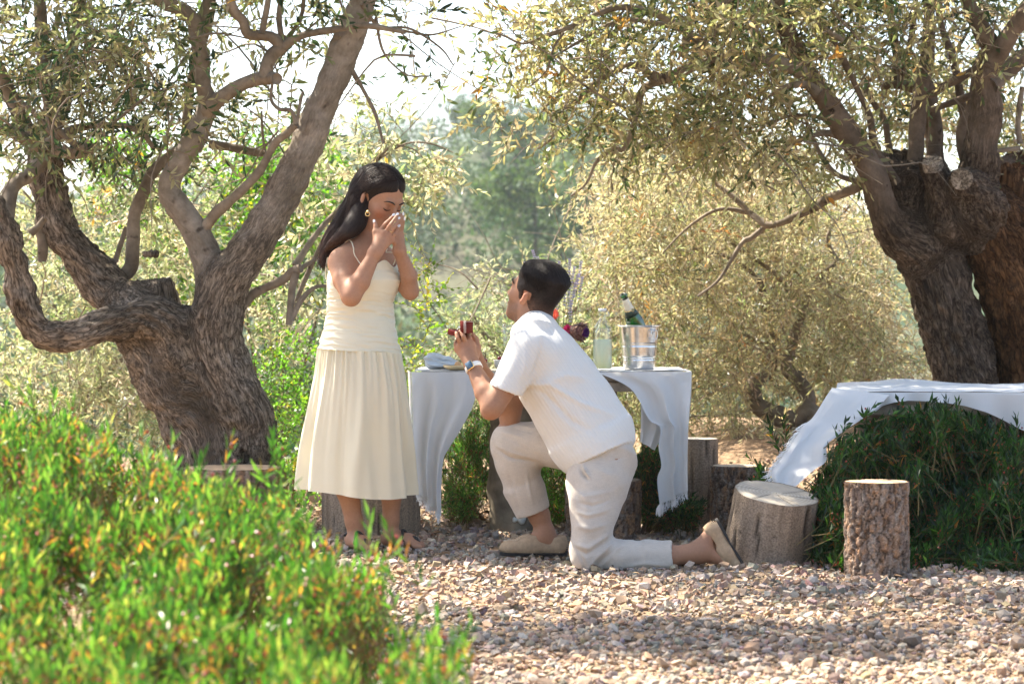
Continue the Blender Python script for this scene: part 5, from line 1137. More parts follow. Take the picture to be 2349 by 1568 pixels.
# lemonade bottle
c = P(1382, 0, 11.22); c[2] = TZ + 0.006; rb = S(22.6, 11.22)
lb = thing('lemonade_bottle', 'swing top glass bottle of cloudy pale lemonade beside the bucket', 'bottle', c)
H_ = S(141, 11.22); k = H_
out = [(0.001, 0.003), (rb - 0.006, 0.0), (rb - 0.001, 0.004), (rb, 0.012), (rb, k * 0.60), (rb * 0.97, k * 0.645), (rb * 0.85, k * 0.70), (rb * 0.66, k * 0.75), (rb * 0.47, k * 0.80), (rb * 0.385, k * 0.84), (rb * 0.37, k * 0.93), (rb * 0.42, k * 0.935), (rb * 0.42, k * 0.952), (rb * 0.34, k * 0.955)]
inn = [(max(r_ - 0.0022, 0.0008), max(z_, 0.006)) for r_, z_ in out[::-1]]
V, F = lathe(out + inn, c, 40); mk('glass_body', V, F, clear, lb)
m, N, L = mat('cloudy_lemonade'); b, o = principled(N, L, 0.25, 0.4)
tc = nd(N, 'TexCoord'); sp_ = nd(N, 'SeparateXYZ'); L.new(tc.outputs['Object'], sp_.inputs[0]); mr = nd(N, 'MapRange'); mr.inputs[1].default_value = 0.0; mr.inputs[2].default_value = 0.09; L.new(sp_.outputs[2], mr.inputs[0])
r_ = ramp(N, [(0.0, (0.88, 0.84, 0.45)), (0.45, (0.90, 0.91, 0.68)), (1.0, (0.88, 0.93, 0.78))]); L.new(mr.outputs[0], r_.inputs[0]); L.new(r_.outputs[0], b.inputs['Base Color']); tr = nd(N, 'BsdfTranslucent'); L.new(r_.outputs[0], tr.inputs[0]); ms = nd(N, 'MixShader'); ms.inputs[0].default_value = 0.5
L.new(b.outputs[0], ms.inputs[1]); L.new(tr.outputs[0], ms.inputs[2]); L.new(ms.outputs[0], o.inputs[0]); lemonade = m
V, F = lathe([(0.001, 0.0075), (rb - 0.006, 0.0075), (rb - 0.003, 0.013), (rb - 0.003, k * 0.50), (0.001, k * 0.50)], c, 40); mk('lemonade', V, F, lemonade, lb)
stop = plain('white_ceramic', (0.75, 0.75, 0.73), 0.3, 0.5, 0.03)
V, F = lathe([(rb * 0.3, k * 0.95), (rb * 0.40, k * 0.957), (rb * 0.42, k * 0.965), (rb * 0.42, k * 0.992), (rb * 0.36, k), (0.001, k)], c, 24); mk('stopper', V, F, stop, lb)
wp = [c + [rb * 0.43, 0, k * 0.975], c + [rb * 0.62, -0.004, k * 0.93], c + [rb * 0.72, -0.006, k * 0.89], c + [rb * 0.55, 0, k * 0.872], c + [rb * 0.42, 0, k * 0.885], c + [rb * 0.60, 0.004, k * 0.91], c + [rb * 0.5, 0.004, k * 0.94]]
V, F, b_ = tube(wp, np.full(7, 0.0013), 6, 40); mk('wire_clasp', V, F, steel, lb)
# champagne flute
c = P(1164.5, 0, 11.25); c[2] = TZ + 0.006; hf = CAMZ - (743 - HY) / FPX * 11.25 - c[2]; rf = S(12, 11.25)
fg = thing('champagne_flute', 'slim champagne flute behind the shoulder of the kneeling man', 'glass', c)
V, F = lathe([(0.001, 0.004), (0.03, 0.0), (0.031, 0.002), (0.006, 0.008), (0.0035, 0.02), (0.0035, hf * 0.42), (0.008, hf * 0.45), (rf * 0.8, hf * 0.55), (rf, hf * 0.75), (rf * 0.97, hf), (rf * 0.97 - 0.0015, hf), (rf - 0.0016, hf * 0.75), (rf * 0.75, hf * 0.555), (0.001, hf * 0.47)], c, 32); mk('glass_body', V, F, clear, fg)
# napkin
m_nap = cloth_mat('blue_grey_checked_linen', (0.56, 0.61, 0.64), 0.15, weave=600, bump=0.3, var=0.08)
c = P(1013, 0, 11.3); c[2] = TZ + 0.006
U, W_ = np.meshgrid(np.linspace(0, 2 * np.pi, 96), np.linspace(-1, 1, 70), indexing='ij')
hw = S(40, 11.3); endr = np.sqrt(np.clip(1 - np.abs(W_) ** 5, 0.02, 1)); prof = 1 + 0.16 * np.sin(U * 4 + W_ * 1.5) + 0.09 * np.sin(U * 9 - W_ * 3)
n_ = fbm(np.stack([np.cos(U).ravel() * 1.5, np.sin(U).ravel() * 1.5, W_.ravel() * 2], 1), 3, 5).reshape(U.shape)
hgt_ = (0.034 - 0.012 * W_) * (1 + 0.2 * n_)
V = np.stack([c[0] + W_ * hw + 0.004 * n_, c[1] + np.cos(U) * 0.075 * prof * endr, c[2] + np.maximum(hgt_ + np.sin(U) * hgt_ * prof * endr * 0.95, 0.001)], -1).reshape(-1, 3)
V = V + (V - c - [0, 0, 0.03]) * (0.16 * fbm((V - c) * [30, 30, 55], 3, 8))[:, None]; V[:, 2] = np.maximum(V[:, 2], c[2] + 0.001)
nap = mk('napkin', V, grid_faces(96, 70), m_nap); tag(nap, 'rolled blue grey checked napkin on the cloth by the dress', 'napkin')
# wooden plate, biscuits, cherry bowls
w_pl = plain('turned_wood', (0.62, 0.47, 0.26), 0.5, 0.35, 0.18, 30, 0.2)
c = P(1062, 0, 11.18); c[2] = TZ + 0.006
pl = mk('wooden_plate', *lathe([(0.001, 0.004), (0.06, 0.0), (0.088, 0.014), (0.093, 0.021), (0.091, 0.023), (0.08, 0.014), (0.001, 0.009)], c, 48), w_pl); tag(pl, 'shallow wooden plate behind the hand holding the ring box', 'plate')
bis = plain('baked_biscuit', (0.62, 0.38, 0.20), 0.7, 0.2, 0.25, 60, 0.5)
for k, (dx, dy, dz, lab) in enumerate(((-0.022, -0.015, 0.012, 'small round biscuit on the rim side of the wooden plate'), (0.02, 0.02, 0.012, 'small round biscuit behind the first on the wooden plate'))):
    V, F = lathe([(0.001, 0), (0.012, 0.001), (0.017, 0.01), (0.014, 0.022), (0.008, 0.028), (0.001, 0.030)], c + [dx, dy, dz], 20); V = V + vnormals(V, F) * (fbm(V * 90, 2, k) * 0.004)[:, None]; tag(mk('biscuit', V, F, bis), lab, 'biscuit', 'biscuits on the plate')
cher = plain('cherry_skin', (0.16, 0.006, 0.012), 0.18, 0.6, 0.3, 30); bowl_white = plain('white_bowl_ceramic', (0.74, 0.72, 0.66), 0.4, 0.4, 0.05)
def cherries(c, n, r0, lab, seed):
    r = np.random.default_rng(seed)
    for k in range(n):
        a = k * 2.4; q = r0 * math.sqrt((k % 7) / 8.0); z = 0.0125 * (k // 7) * 1.3
        p = np.asarray(c) + [np.cos(a) * q, np.sin(a) * q, z]; rc = 0.0115 * r.uniform(0.9, 1.1)
        t = thing('cherry', lab, 'cherry', p, lab)
        V, F = lathe([(0.0005, -rc)] + [(rc * math.cos(u), rc * math.sin(u)) for u in np.linspace(-1.3, 1.15, 9)] + [(0.0005, rc * 0.82)], p, 14, nrm(r.normal(0, 0.4, 3) + [0, 0, 1])); mk('fruit', V, F, cher, t)
        V, F, b_ = tube([p + [0, 0, rc * 0.8], p + [0.004, 0.002, rc + 0.015], p + [r.normal(0, 0.01), r.normal(0, 0.01), rc + 0.03]], (0.0011, 0.0009, 0.0011), 5, 6); mk('stalk', V, F, stem_mat, t)
c = P(1108, 0, 11.3); c[2] = TZ + 0.006
bw = mk('wooden_bowl', *lathe([(0.001, 0.003), (0.022, 0.0), (0.034, 0.012), (0.041, 0.03), (0.043, 0.034), (0.040, 0.033), (0.032, 0.014), (0.001, 0.008)], c, 40), w_pl); tag(bw, 'little wooden bowl of cherries behind the wrist watch', 'bowl')
cherries(c + [0, 0, 0.026], 12, 0.026, 'dark red cherry heaped in the wooden bowl', 3)
c = P(1152, 0, 11.3); c[2] = TZ + 0.006
bw = mk('white_bowl', *lathe([(0.001, 0.003), (0.022, 0.0), (0.034, 0.015), (0.040, 0.042), (0.041, 0.046), (0.038, 0.045), (0.031, 0.016), (0.001, 0.008)], c, 40), bowl_white); tag(bw, 'white bowl of cherries mostly hidden behind the white shirt', 'bowl')
cherries(c + [0, 0, 0.036], 10, 0.025, 'dark red cherry in the white bowl behind the shirt', 4)
# flowers
c = P(1290, 0, 11.35); c[2] = TZ + 0.006
va = thing('flower_vase', 'small glass vase of flowers behind the back of the kneeling man', 'vase', c)
V, F = lathe([(0.001, 0.003), (0.035, 0), (0.04, 0.01), (0.042, 0.07), (0.03, 0.1), (0.026, 0.11), (0.029, 0.116), (0.024, 0.11), (0.038, 0.07), (0.036, 0.012), (0.001, 0.008)], c, 32); mk('glass_body', V, F, clear, va)
stem_g = plain('green_stem', (0.10, 0.17, 0.05), 0.6, 0.3)
vm = c + [0, 0, 0.11]
def petal_ring(ctr, ax, n, r0, ln, wd, lift, seed):
    r = np.random.default_rng(seed); ax = nrm(ax); e1 = nrm(np.cross(ax, [0.3, 0.5, 0.8])); e2 = np.cross(ax, e1); a = np.arange(n) * 2 * np.pi / n + r.uniform(0, 6)
    rd = np.cos(a)[:, None] * e1 + np.sin(a)[:, None] * e2; d = nrm(rd * math.cos(lift) + ax * math.sin(lift) + r.normal(0, 0.08, (n, 3)))
    return leaves(ctr + rd * r0, d, np.tile(ax, (n, 1)) - rd * math.sin(lift), np.full(n, ln) * r.uniform(0.85, 1.1, n), np.full(n, wd), np.ones((n, 3)))
pet = leaf_mat('flower_petal', 0.35, (1.1, 1.0, 1.0), 0.5, 0.3)
def flower(label, cat, tip, ax, rings, cols, core, name='zinnia', seed=0):
    t = thing(name, label, cat, tip, 'flowers in the vase'); tip = np.asarray(tip)
    V, F, b_ = tube([vm + [0, 0, -0.08], (vm + tip) / 2 + [0.005, 0, 0.01], tip - nrm(ax) * 0.012], (0.002, 0.002, 0.0025), 6, 12); mk('stem', V, F, stem_g, t)
    for k, (n, r0, ln, wd, lift) in enumerate(rings):
        V, F, c_ = petal_ring(tip + nrm(ax) * 0.004 * k, ax, n, r0, ln, wd, lift, seed + k); mk('petals', V, F, pet, t, col=np.tile(cols[k % len(cols)], (len(V), 1)) * rng.uniform(0.85, 1.15, (len(V), 1)), smooth=False)
    if core:
        V, F = lathe([(0.009, -0.004), (0.009, 0.004), (0.006, 0.011), (0.0005, 0.013)], tip, 14, ax); mk('flower_centre', V, F, plain('flower_centre', core, 0.7, 0.2, 0.3, 200), t)
zr = [(14, 0.008, 0.024, 0.012, 0.1), (12, 0.006, 0.021, 0.011, 0.45), (10, 0.004, 0.016, 0.009, 0.85)]
flower('coral red zinnia with yellow centre just behind the collar', 'flower', P(1269, 721, 11.3), (-0.4, -0.85, 0.25), zr, [(0.75, 0.10, 0.06), (0.80, 0.16, 0.09)], (0.8, 0.45, 0.05), seed=1)
flower('magenta zinnia low between the shirt and the thistle head', 'flower', P(1303, 757, 11.28), (-0.1, -0.9, 0.3), zr, [(0.42, 0.01, 0.09), (0.50, 0.02, 0.12)], (0.25, 0.02, 0.02), seed=5)
# artichoke thistle
tip = P(1322, 760, 11.27); ax = nrm([0.95, -0.2, -0.15]); t = thing('artichoke_flower', 'brown artichoke thistle head with violet tuft', 'flower', tip, 'flowers in the vase')
V, F, b_ = tube([vm + [0, 0, -0.08], (vm + tip) / 2 + [0.0, 0, 0.02], tip - ax * 0.03], (0.003, 0.003, 0.005), 6, 12); mk('stem', V, F, stem_g, t)
for k in range(6):
    V, F, c_ = petal_ring(tip + ax * (-0.03 + 0.010 * k), ax, 13, 0.020 + 0.004 * min(k, 3), 0.036, 0.021, 1.05 - 0.02 * k, 40 + k); mk('bracts', V, F, pet, t, col=np.tile([(0.16, 0.075, 0.06), (0.26, 0.15, 0.11), (0.13, 0.06, 0.06)][k % 3], (len(V), 1)) * rng.uniform(0.7, 1.4, (len(V), 1)), smooth=False)
sp = []
for k in range(120):
    d = nrm(ax + rng.normal(0, 0.32, 3)); q = tip + ax * 0.012; sp.append(([q + d * 0.01, q + d * 0.03, q + d * 0.05], (0.0016, 0.0016, 0.001)))
V, F, b_ = tubes_joined(sp, nseg=4, n=3); mk('tuft', V, F, plain('violet_tuft', (0.16, 0.05, 0.30), 0.7, 0.2), t)
lav = plain('lavender_bud', (0.50, 0.45, 0.56), 0.7, 0.2, 0.25, 200)
def lav_stem(label, tip, foot, seed):
    r = np.random.default_rng(seed); t = thing('lavender_stem', label, 'flower', tip, 'lavender stems in the vase'); tip = np.asarray(tip); foot = np.asarray(foot)
    mid = (tip + foot) / 2 + [r.normal(0, 0.01), 0, 0]; V, F, b_ = tube([foot, mid, tip], (0.0013, 0.0012, 0.001), 5, 14); mk('stem', V, F, stem_g, t)
    d = nrm(tip - mid); ps = []
    for k in range(9):
        q = tip - d * 0.0085 * k * (1 + 0.06 * k)
        for s_ in range(4):
            a = s_ * 1.57 + k; o_ = np.array([math.cos(a), math.sin(a), 0]) * 0.0042; V, F = lathe([(0.0004, -0.004), (0.0026, -0.001), (0.0028, 0.002), (0.0004, 0.006)], q + o_, 6, nrm(d + o_ * 120)); ps.append((V, F))
    V, F = join(ps); tag(mk('blossom_spike', V, F, lav, t), kind='stuff')
LV_ = [(1204, 602), (1222, 575), (1233, 590), (1283, 600), (1292, 622), (1307, 596), (1318, 614), (1333, 602), (1326, 632), (1297, 650), (1305, 668), (1320, 650), (1284, 660), (1336, 636), (1310, 690), (1276, 630)]
for k, (x, y) in enumerate(LV_): lav_stem('thin lavender stem with pale violet spike rising behind the head of the kneeling man', P(x, y, 11.3 + 0.05 * math.sin(k * 2.1)), vm + [0.01 * math.sin(k), 0.01 * math.cos(k), -0.07], 80 + k)
# ------------------------------------------------------------------ people
skin = vcol_mat('skin', 0.56, 0.28, 90, 0.06, 0.12, sss=0.06, dist=0.001)
def hair_mat(name, col=0, rough=0.5):
    m, N, L = mat(name); b, o = principled(N, L, rough, 0.12)
    at = nd(N, 'Attribute', attribute_name='bk'); ac = nd(N, 'Attribute', attribute_name='col'); nz = nd(N, 'TexNoise', Scale=1.0, Detail=3.0); L.new(at.outputs['Vector'], nz.inputs['Vector'])
    r = ramp(N, [(0.3, (0.5, 0.5, 0.5)), (0.72, (1.6, 1.5, 1.45))]); L.new(nz.outputs[0], r.inputs[0]); mx = nd(N, 'MixRGB', blend_type='MULTIPLY'); mx.inputs[0].default_value = 1
    L.new(ac.outputs['Color'], mx.inputs[1]); L.new(r.outputs[0], mx.inputs[2]); L.new(mx.outputs[0], b.inputs['Base Color'])
    bp = nd(N, 'Bump', Strength=0.55, Distance=0.004); L.new(nz.outputs[0], bp.inputs['Height']); L.new(bp.outputs[0], b.inputs['Normal']); return m
hair_m = hair_mat('dark_hair')
def head(g, Cc, F, U, s):
    L_ = np.cross(U, F)                                  # the head's own left
    def q(f, l, u): return Cc + s * (f * F + l * L_ + u * U)
    A = (F, L_, U)
    def E(f, l, u, r, k, op='u', ax=A): g.ell(q(f, l, u), ax, [s * x for x in r], s * k, op)
    E(-0.012, 0, 0.045, (0.098, 0.077, 0.082), 0)
    E(0.032, 0, -0.022, (0.058, 0.063, 0.082), 0.03); E(0.038, 0, -0.072, (0.045, 0.047, 0.042), 0.02)
    for d in (-1, 1):
        g.cone(q(-0.005, d * 0.052, -0.055), q(0.058, d * 0.02, -0.098), s * 0.018, s * 0.016, s * 0.03)
        g.ball(q(0.060, d * 0.044, -0.018), s * 0.018, s * 0.025)
    g.ball(q(0.074, 0, -0.100), s * 0.016, s * 0.02)
    g.cone(q(0.083, -0.034, 0.027), q(0.083, 0.034, 0.027), s * 0.011, s * 0.011, s * 0.016)
    for d in (-1, 1): g.ball(q(0.100, d * 0.033, 0.004), s * 0.014, s * 0.012, 's')
    for d in (-1, 1): g.ball(q(0.0765, d * 0.032, 0.004), s * 0.0135, s * 0.004)
    g.cone(q(0.088, 0, 0.014), q(0.110, 0, -0.028), s * 0.007, s * 0.0095, s * 0.012)
    for d in (-1, 1): g.ball(q(0.099, d * 0.0105, -0.033), s * 0.0075, s * 0.008)
    E(0.087, 0, -0.060, (0.011, 0.024, 0.007), 0.007); E(0.084, 0, -0.072, (0.011, 0.020, 0.0075), 0.007)
    for d in (-1, 1):
        ax = (nrm(F * 0.75 + L_ * d * 0.5 + U * 0.2), nrm(L_ * d - F * 0.55), nrm(U - F * 0.25))
        g.ell(q(-0.012, d * 0.083, -0.006), ax, [s * 0.0145, s * 0.008, s * 0.0275], s * 0.008)
        g.ell(q(0.000, d * 0.093, -0.004), ax, [s * 0.0075, s * 0.009, s * 0.014], s * 0.005, 's')
    return q, L_
def finger(g, pts, r0, r1, k=0.0015):
    n = len(pts); g.chain(pts, np.linspace(r0, r1, n), k)
def hand(g, wrist, knuckles, fingers, thumb, rw, rk, rf):
    """palm as a fan of metacarpals, then each finger as its own jointed chain"""
    for kx in knuckles: g.cone(wrist, kx, rw, rk, 0.016)
    for i in range(len(knuckles) - 1): g.cone(knuckles[i], knuckles[i + 1], rk * 0.95, rk * 0.95, 0.012)
    for f, r_ in zip(fingers, rf): finger(g, f, r_, r_ * 0.78)
    finger(g, thumb, rf[0] * 1.35, rf[0] * 0.85, 0.008)
def skin_cols(V, base, seed):
    n = fbm(V * 12, 3, seed); n2 = fbm(V * 45, 2, seed + 1)
    return np.array(base)[None] * (1 + 0.10 * n + 0.05 * n2)[:, None] * (1 + n[:, None] * np.array([[0.03, -0.01, -0.03]]))
def spots(V, col, cs, rad, mul):
    for c in cs:
        w_ = np.exp(-(np.linalg.norm(V - c, axis=1) / rad) ** 2)[:, None]; col = col * (1 - w_) + col * np.array(mul) * w_
    return col
# ============================ the woman
DW = 10.55
def W(x, y, d=0.0): return P(x, y, DW + d)
b0 = W(850, 0); b0[2] = 0
wo = thing('person', 'woman in a cream dress standing with both hands over her face', 'person', b0)
Fb = nrm([0.77, -0.64, 0]); Rb = nrm([-0.64, -0.77, 0]); Z_ = np.array([0, 0, 1.0])
g = SDF(W(715, 375)[[0, 1, 2]] * [1, 0, 0] + [0, DW - 0.55, -0.02], [W(1000, 0)[0], DW + 0.34, W(0, 370)[2]], 0.0049)
yaw = R(48); tilt = R(29); Fh0 = np.array([math.sin(yaw), -math.cos(yaw), 0]); Fh = Fh0 * math.cos(tilt) - Z_ * math.sin(tilt); Uh = Fh0 * math.sin(tilt) + Z_ * math.cos(tilt)
HS = 1.10; Hc = W(871, 457, -0.01)
q, Lh = head(g, Hc, Fh, Uh, HS); Rh = -Lh
g.cone(q(-0.03, 0, -0.055), W(838, 590, 0.0), 0.056, 0.060, 0.04)
g.cone(W(840, 572, 0.0), W(786, 598, -0.10), 0.045, 0.05, 0.06); g.cone(W(842, 572, 0.02), W(890, 600, 0.10), 0.045, 0.05, 0.06)
g.econe(W(838, 605), W(829, 700), Rb, 0.155, 0.122, 0.098, 0.092, 0.06)
g.econe(W(829, 700), W(825, 765), Rb, 0.122, 0.135, 0.092, 0.10, 0.05); g.econe(W(825, 765), W(820, 850), Rb, 0.135, 0.155, 0.10, 0.115, 0.05)
g.ball(W(826, 645, -0.13), 0.05, 0.05); g.ball(W(878, 645, -0.02), 0.040, 0.05)
g.chain([W(790, 850, -0.06), W(794, 1040, -0.06)], [0.088, 0.056], 0.05); g.chain([W(794, 1040, -0.06), W(797, 1118, -0.045), W(812, 1195, -0.05), W(818, 1236, -0.05)], [0.054, 0.052, 0.036, 0.034], 0.02)
g.chain([W(868, 850, 0.04), W(893, 1040, 0.02)], [0.088, 0.056], 0.05); g.chain([W(893, 1040, 0.02), W(898, 1118, 0.035), W(897, 1190, 0.03), W(896, 1232, 0.03)], [0.054, 0.051, 0.034, 0.032], 0.02)
def foot(heel, toe, wd, ank, sd=0.0):
    heel = np.array(heel, float); toe = np.array(toe, float); heel[2] = 0.052; toe[2] = 0.036; d = nrm(toe - heel); n = np.cross(d, Z_)
    g.cone(ank, heel + [0, 0, 0.012], 0.033, 0.030, 0.02); mid = heel * 0.45 + toe * 0.55; mid[2] = 0.052
    g.econe(heel, mid, n, 0.030, wd * 0.42, 0.030, 0.026, 0.02); g.cone(ank + d * 0.02, mid, 0.03, 0.024, 0.03); g.econe(mid, toe - d * 0.03, n, wd * 0.42, wd * 0.46, 0.024, 0.015, 0.02)
    for i in range(5):
        u = (i - 2) / 2.0; ln = [0.035, 0.033, 0.028, 0.022, 0.016][i]; rr_ = [0.0115, 0.0085, 0.008, 0.0075, 0.007][i]
        a = toe - d * 0.036 + n * u * wd * 0.38 * sd; a[2] = 0.033; g.cone(a, a + d * ln + n * u * 0.002, rr_ * 1.05, rr_, 0.004)
    return d, n
lh, lt = W(890, 1250, 0.05), W(974, 1262, -0.06); rh_, rt_ = W(808, 1254, -0.03), W(850, 1272, -0.20)
ldir = foot(lh, lt, 0.075, W(896, 1232, 0.03), -1.0); rdir = foot(rh_, rt_, 0.075, W(815, 1236, -0.05), 1.0)
# near (right) arm and hand
SR, ER, WR = W(782, 606, -0.11), W(805, 680, -0.26), W(860, 580, -0.22)
g.limb([SR, (SR + ER) / 2 + [-0.006, 0, 0], ER], [0.055, 0.050, 0.039], 0.03); g.limb([ER, ER * 0.66 + WR * 0.34 + [0.005, 0, 0], WR], [0.039, 0.042, 0.0265], 0.02)
def hz(x, y, d): return W(802.4 + x * .1463, 384.0 + y * .1463, d)
kn = [hz(452, 1010, -0.185), hz(540, 1035, -0.195), hz(605, 1075, -0.195), hz(645, 1135, -0.188)]
fg_ = [[kn[0], hz(555, 885, -0.19), hz(630, 815, -0.178), hz(688, 752, -0.165)], [kn[1], hz(640, 895, -0.205), hz(700, 815, -0.19), hz(748, 742, -0.17)],
       [kn[2], hz(690, 945, -0.205), hz(735, 875, -0.19), hz(772, 808, -0.172)], [kn[3], hz(708, 1045, -0.198), hz(745, 985, -0.185), hz(775, 925, -0.172)]]
th_ = [hz(400, 1130, -0.19), hz(392, 1010, -0.185), hz(408, 930, -0.178), hz(392, 845, -0.168)]
hand(g, WR, kn, fg_, th_, 0.025, 0.0138, [0.0090, 0.0092, 0.0088, 0.0078])
# far (left) arm and hand
SL, EL, WL = W(888, 606, 0.10), W(941, 668, -0.02), W(916, 575, -0.10)
g.limb([SL, (SL + EL) / 2, EL], [0.05, 0.045, 0.035], 0.03); g.limb([EL, EL * 0.62 + WL * 0.38 + [0.012, 0, 0], WL], [0.035, 0.037, 0.025], 0.02)
kn2 = [W(906, 540, -0.10), W(912, 538, -0.09), W(917, 538, -0.08), W(920, 542, -0.07)]
fg2 = [[kn2[0], W(910, 518, -0.115), W(913, 504, -0.12), W(915, 495, -0.115)], [kn2[1], W(915, 516, -0.11), W(918, 502, -0.112), W(919, 492, -0.108)], [kn2[2], W(920, 514, -0.10), W(923, 500, -0.10), W(923, 490, -0.098)], [kn2[3], W(924, 520, -0.085), W(926, 510, -0.085), W(926, 501, -0.085)]]
hand(g, WL, kn2, fg2, [W(903, 555, -0.12), W(896, 535, -0.13), W(890, 518, -0.12)], 0.022, 0.012, [0.0088, 0.0088, 0.0084, 0.0075])
V, F = g.mesh(1)
col = skin_cols(V, (0.375, 0.196, 0.116), 1)
col = spots(V, col, [q(0.07, 0.045, -0.03), q(0.07, -0.045, -0.03)], 0.03, (1.1, 0.85, 0.82)); col = spots(V, col, kn + [ER], 0.016, (0.92, 0.84, 0.82))
col = spots(V, col, [q(0.09, -0.033, 0.010), q(0.09, 0.033, 0.010)], 0.014, (0.72, 0.66, 0.66)); col = spots(V, col, [q(0.096, 0, -0.065)], 0.02, (0.9, 0.55, 0.55))
mk('body', V, F, skin, wo, col=col)
skn = g
nail = plain('white_nail_polish', (0.85, 0.83, 0.80), 0.25, 0.5, 0.02)
def nailm(tip, prev, face, ln=0.0135, wd=0.0065):
    d = nrm(tip - prev); n = nrm(face - d * (np.asarray(face) @ d)); s = np.cross(n, d); a = np.linspace(0, 2 * np.pi, 13)[:-1]
    c = tip - d * 0.001 + n * 0.0062; V = np.vstack([c + n * 0.0022, c + np.cos(a)[:, None] * d * ln * 0.62 + np.sin(a)[:, None] * s * wd + n * (0.0008 - 0.0015 * np.abs(np.sin(a))[:, None])])
    k = np.arange(12); mk('fingernail', V, np.stack([0 * k, 1 + k, 1 + (k + 1) % 12], 1), nail, wo)
for f in fg_: nailm(f[-1], f[-2], (-0.25, -0.95, 0.1))
nailm(th_[-1], th_[-2], (-0.5, -0.8, 0.1))
for f in fg2[2:]: nailm(f[-1], f[-2], (0.7, -0.6, 0.1))
# brows, lashes
dark = plain('brow_and_lash_hair', (0.018, 0.012, 0.010), 0.6, 0.3)
def strip(pts, rad, name, m_, par, n=20, press=None):
    V, F, b_ = tube(pts, rad, 6, n); return mk(name, V, F, m_, par)
def onskin(gs, pts, out=0.0008):
    """drop points on the skin surface by walking down the distance field"""
    r_ = []
    for p in pts:
        p = np.array(p, float)
        for _ in range(12):
            e = gs.h; d0 = float(gs.sample(p[None])[0]); gr = np.array([gs.sample((p + np.eye(3)[i] * e)[None])[0] - gs.sample((p - np.eye(3)[i] * e)[None])[0] for i in range(3)], float)
            if d0 > 0.5 or np.linalg.norm(gr) < 1e-6: p = p + (Hc - p) * 0.05; continue
            p = p - nrm(gr) * (d0 - out) * 0.7
        r_.append(p)
    return np.array(r_)
for d in (-1, 1):
    strip(onskin(g, [q(0.098, d * 0.013, 0.024), q(0.096, d * 0.026, 0.031), q(0.085, d * 0.043, 0.030), q(0.072, d * 0.053, 0.022)], 0.001), (0.0030, 0.0034, 0.0026, 0.001), 'eyebrow', dark, wo)
    strip(onskin(g, [q(0.092, d * 0.018, -0.003), q(0.093, d * 0.030, -0.007), q(0.085, d * 0.042, -0.005), q(0.078, d * 0.048, -0.001)], 0.001), (0.0012, 0.0024, 0.0024, 0.0012), 'eyelashes', dark, wo)
# hair: cap grown from the skull, then the long fall down her back
hg = SDF(W(715, 0)[:1].tolist() + [DW - 0.36, W(0, 660)[2]], [W(945, 0)[0], DW + 0.25, W(0, 372)[2]], 0.0049)
a = np.round((hg.lo - g.lo) / g.h).astype(int)
hg.lo = g.lo + a * g.h; hg.ax = [(hg.lo[i] + hg.h * np.arange(hg.n[i])).astype(np.float32) for i in range(3)]
X, Y, Zg = np.meshgrid(*hg.ax, indexing='ij'); rel = np.stack([X - Hc[0], Y - Hc[1], Zg - Hc[2]], -1) / HS
f_ = rel @ Fh; l_ = rel @ Lh; u_ = rel @ Uh
skull = SDF(hg.lo, hg.lo + hg.h * (hg.n - 1), hg.h); skull.d = np.full(hg.d.shape, 1, np.float32); skull.n = hg.n; skull.ax = hg.ax
skull.ell(q(-0.012, 0, 0.045), (Fh, Lh, Uh), [HS * 0.098, HS * 0.077, HS * 0.082]); skull.ell(q(0.03, 0, -0.01), (Fh, Lh, Uh), [HS * 0.060, HS * 0.066, HS * 0.07], 0.03)
lim = 0.082 - 0.45 * np.clip(np.abs(l_) - 0.03, 0, 1) - 0.70 * np.clip(0.075 - u_, 0, 1)              # hairline: how far forward hair may reach
th = 0.010 * np.clip((lim - f_) / 0.016, -1.0, 1) + 0.004 * ss(0.02, -0.06, f_)
partg = np.exp(-(l_ / 0.0035) ** 2) * ss(-0.02, 0.03, f_) * 0.008
earfree = (np.abs(l_) > 0.058) & (f_ > -0.034) & (f_ < 0.007) & (u_ < 0.022)
th = np.where(earfree, -0.01, th) - partg
hg.d = np.where(skull.d < 0.5, skull.d - th * HS, 1.0).astype(np.float32)
hg.d = np.maximum(hg.d, np.where(u_ < -0.03, 0.02, -1).astype(np.float32))
hair_ch = [([q(-0.085, -0.02, 0.055), W(816, 470, 0.02), W(786, 512, 0.03), W(758, 548, 0.02), W(744, 580, 0.0), W(741, 612, -0.02)], [0.048, 0.047, 0.037, 0.025, 0.015, 0.006]),
           ([q(-0.085, -0.045, 0.02), W(822, 492, -0.05), W(806, 520, -0.08), W(778, 546, -0.08), W(750, 570, -0.04)], [0.034, 0.034, 0.026, 0.016, 0.007]),
           ([q(-0.075, -0.055, -0.015), W(824, 502, -0.07), W(814, 524, -0.09), W(800, 538, -0.11)], [0.020, 0.020, 0.013, 0.005]),
           ([q(-0.09, 0.02, 0.03), W(820, 500, 0.05), W(790, 540, 0.07), W(762, 572, 0.06), W(746, 600, 0.02)], [0.050, 0.046, 0.034, 0.021, 0.009])]
for pts, rad in hair_ch:
    c_ = catmull(np.hstack([np.array(pts), np.array(rad)[:, None]]), 16)
    for i in range(15): hg.cone(c_[i, :3], c_[i + 1, :3], c_[i, 3], c_[i + 1, 3], 0.03)
V, F = hg.mesh(2); N_ = vnormals(V, F)
relv = (V - Hc) / HS; fv, lv, uv = relv @ Fh, relv @ Lh, relv @ Uh
dn = nrm(-0.72 * Fh - 0.35 * Uh - 0.25 * Z_); fall = nrm(W(744, 590, 0.0) - W(830, 450, 0.0))
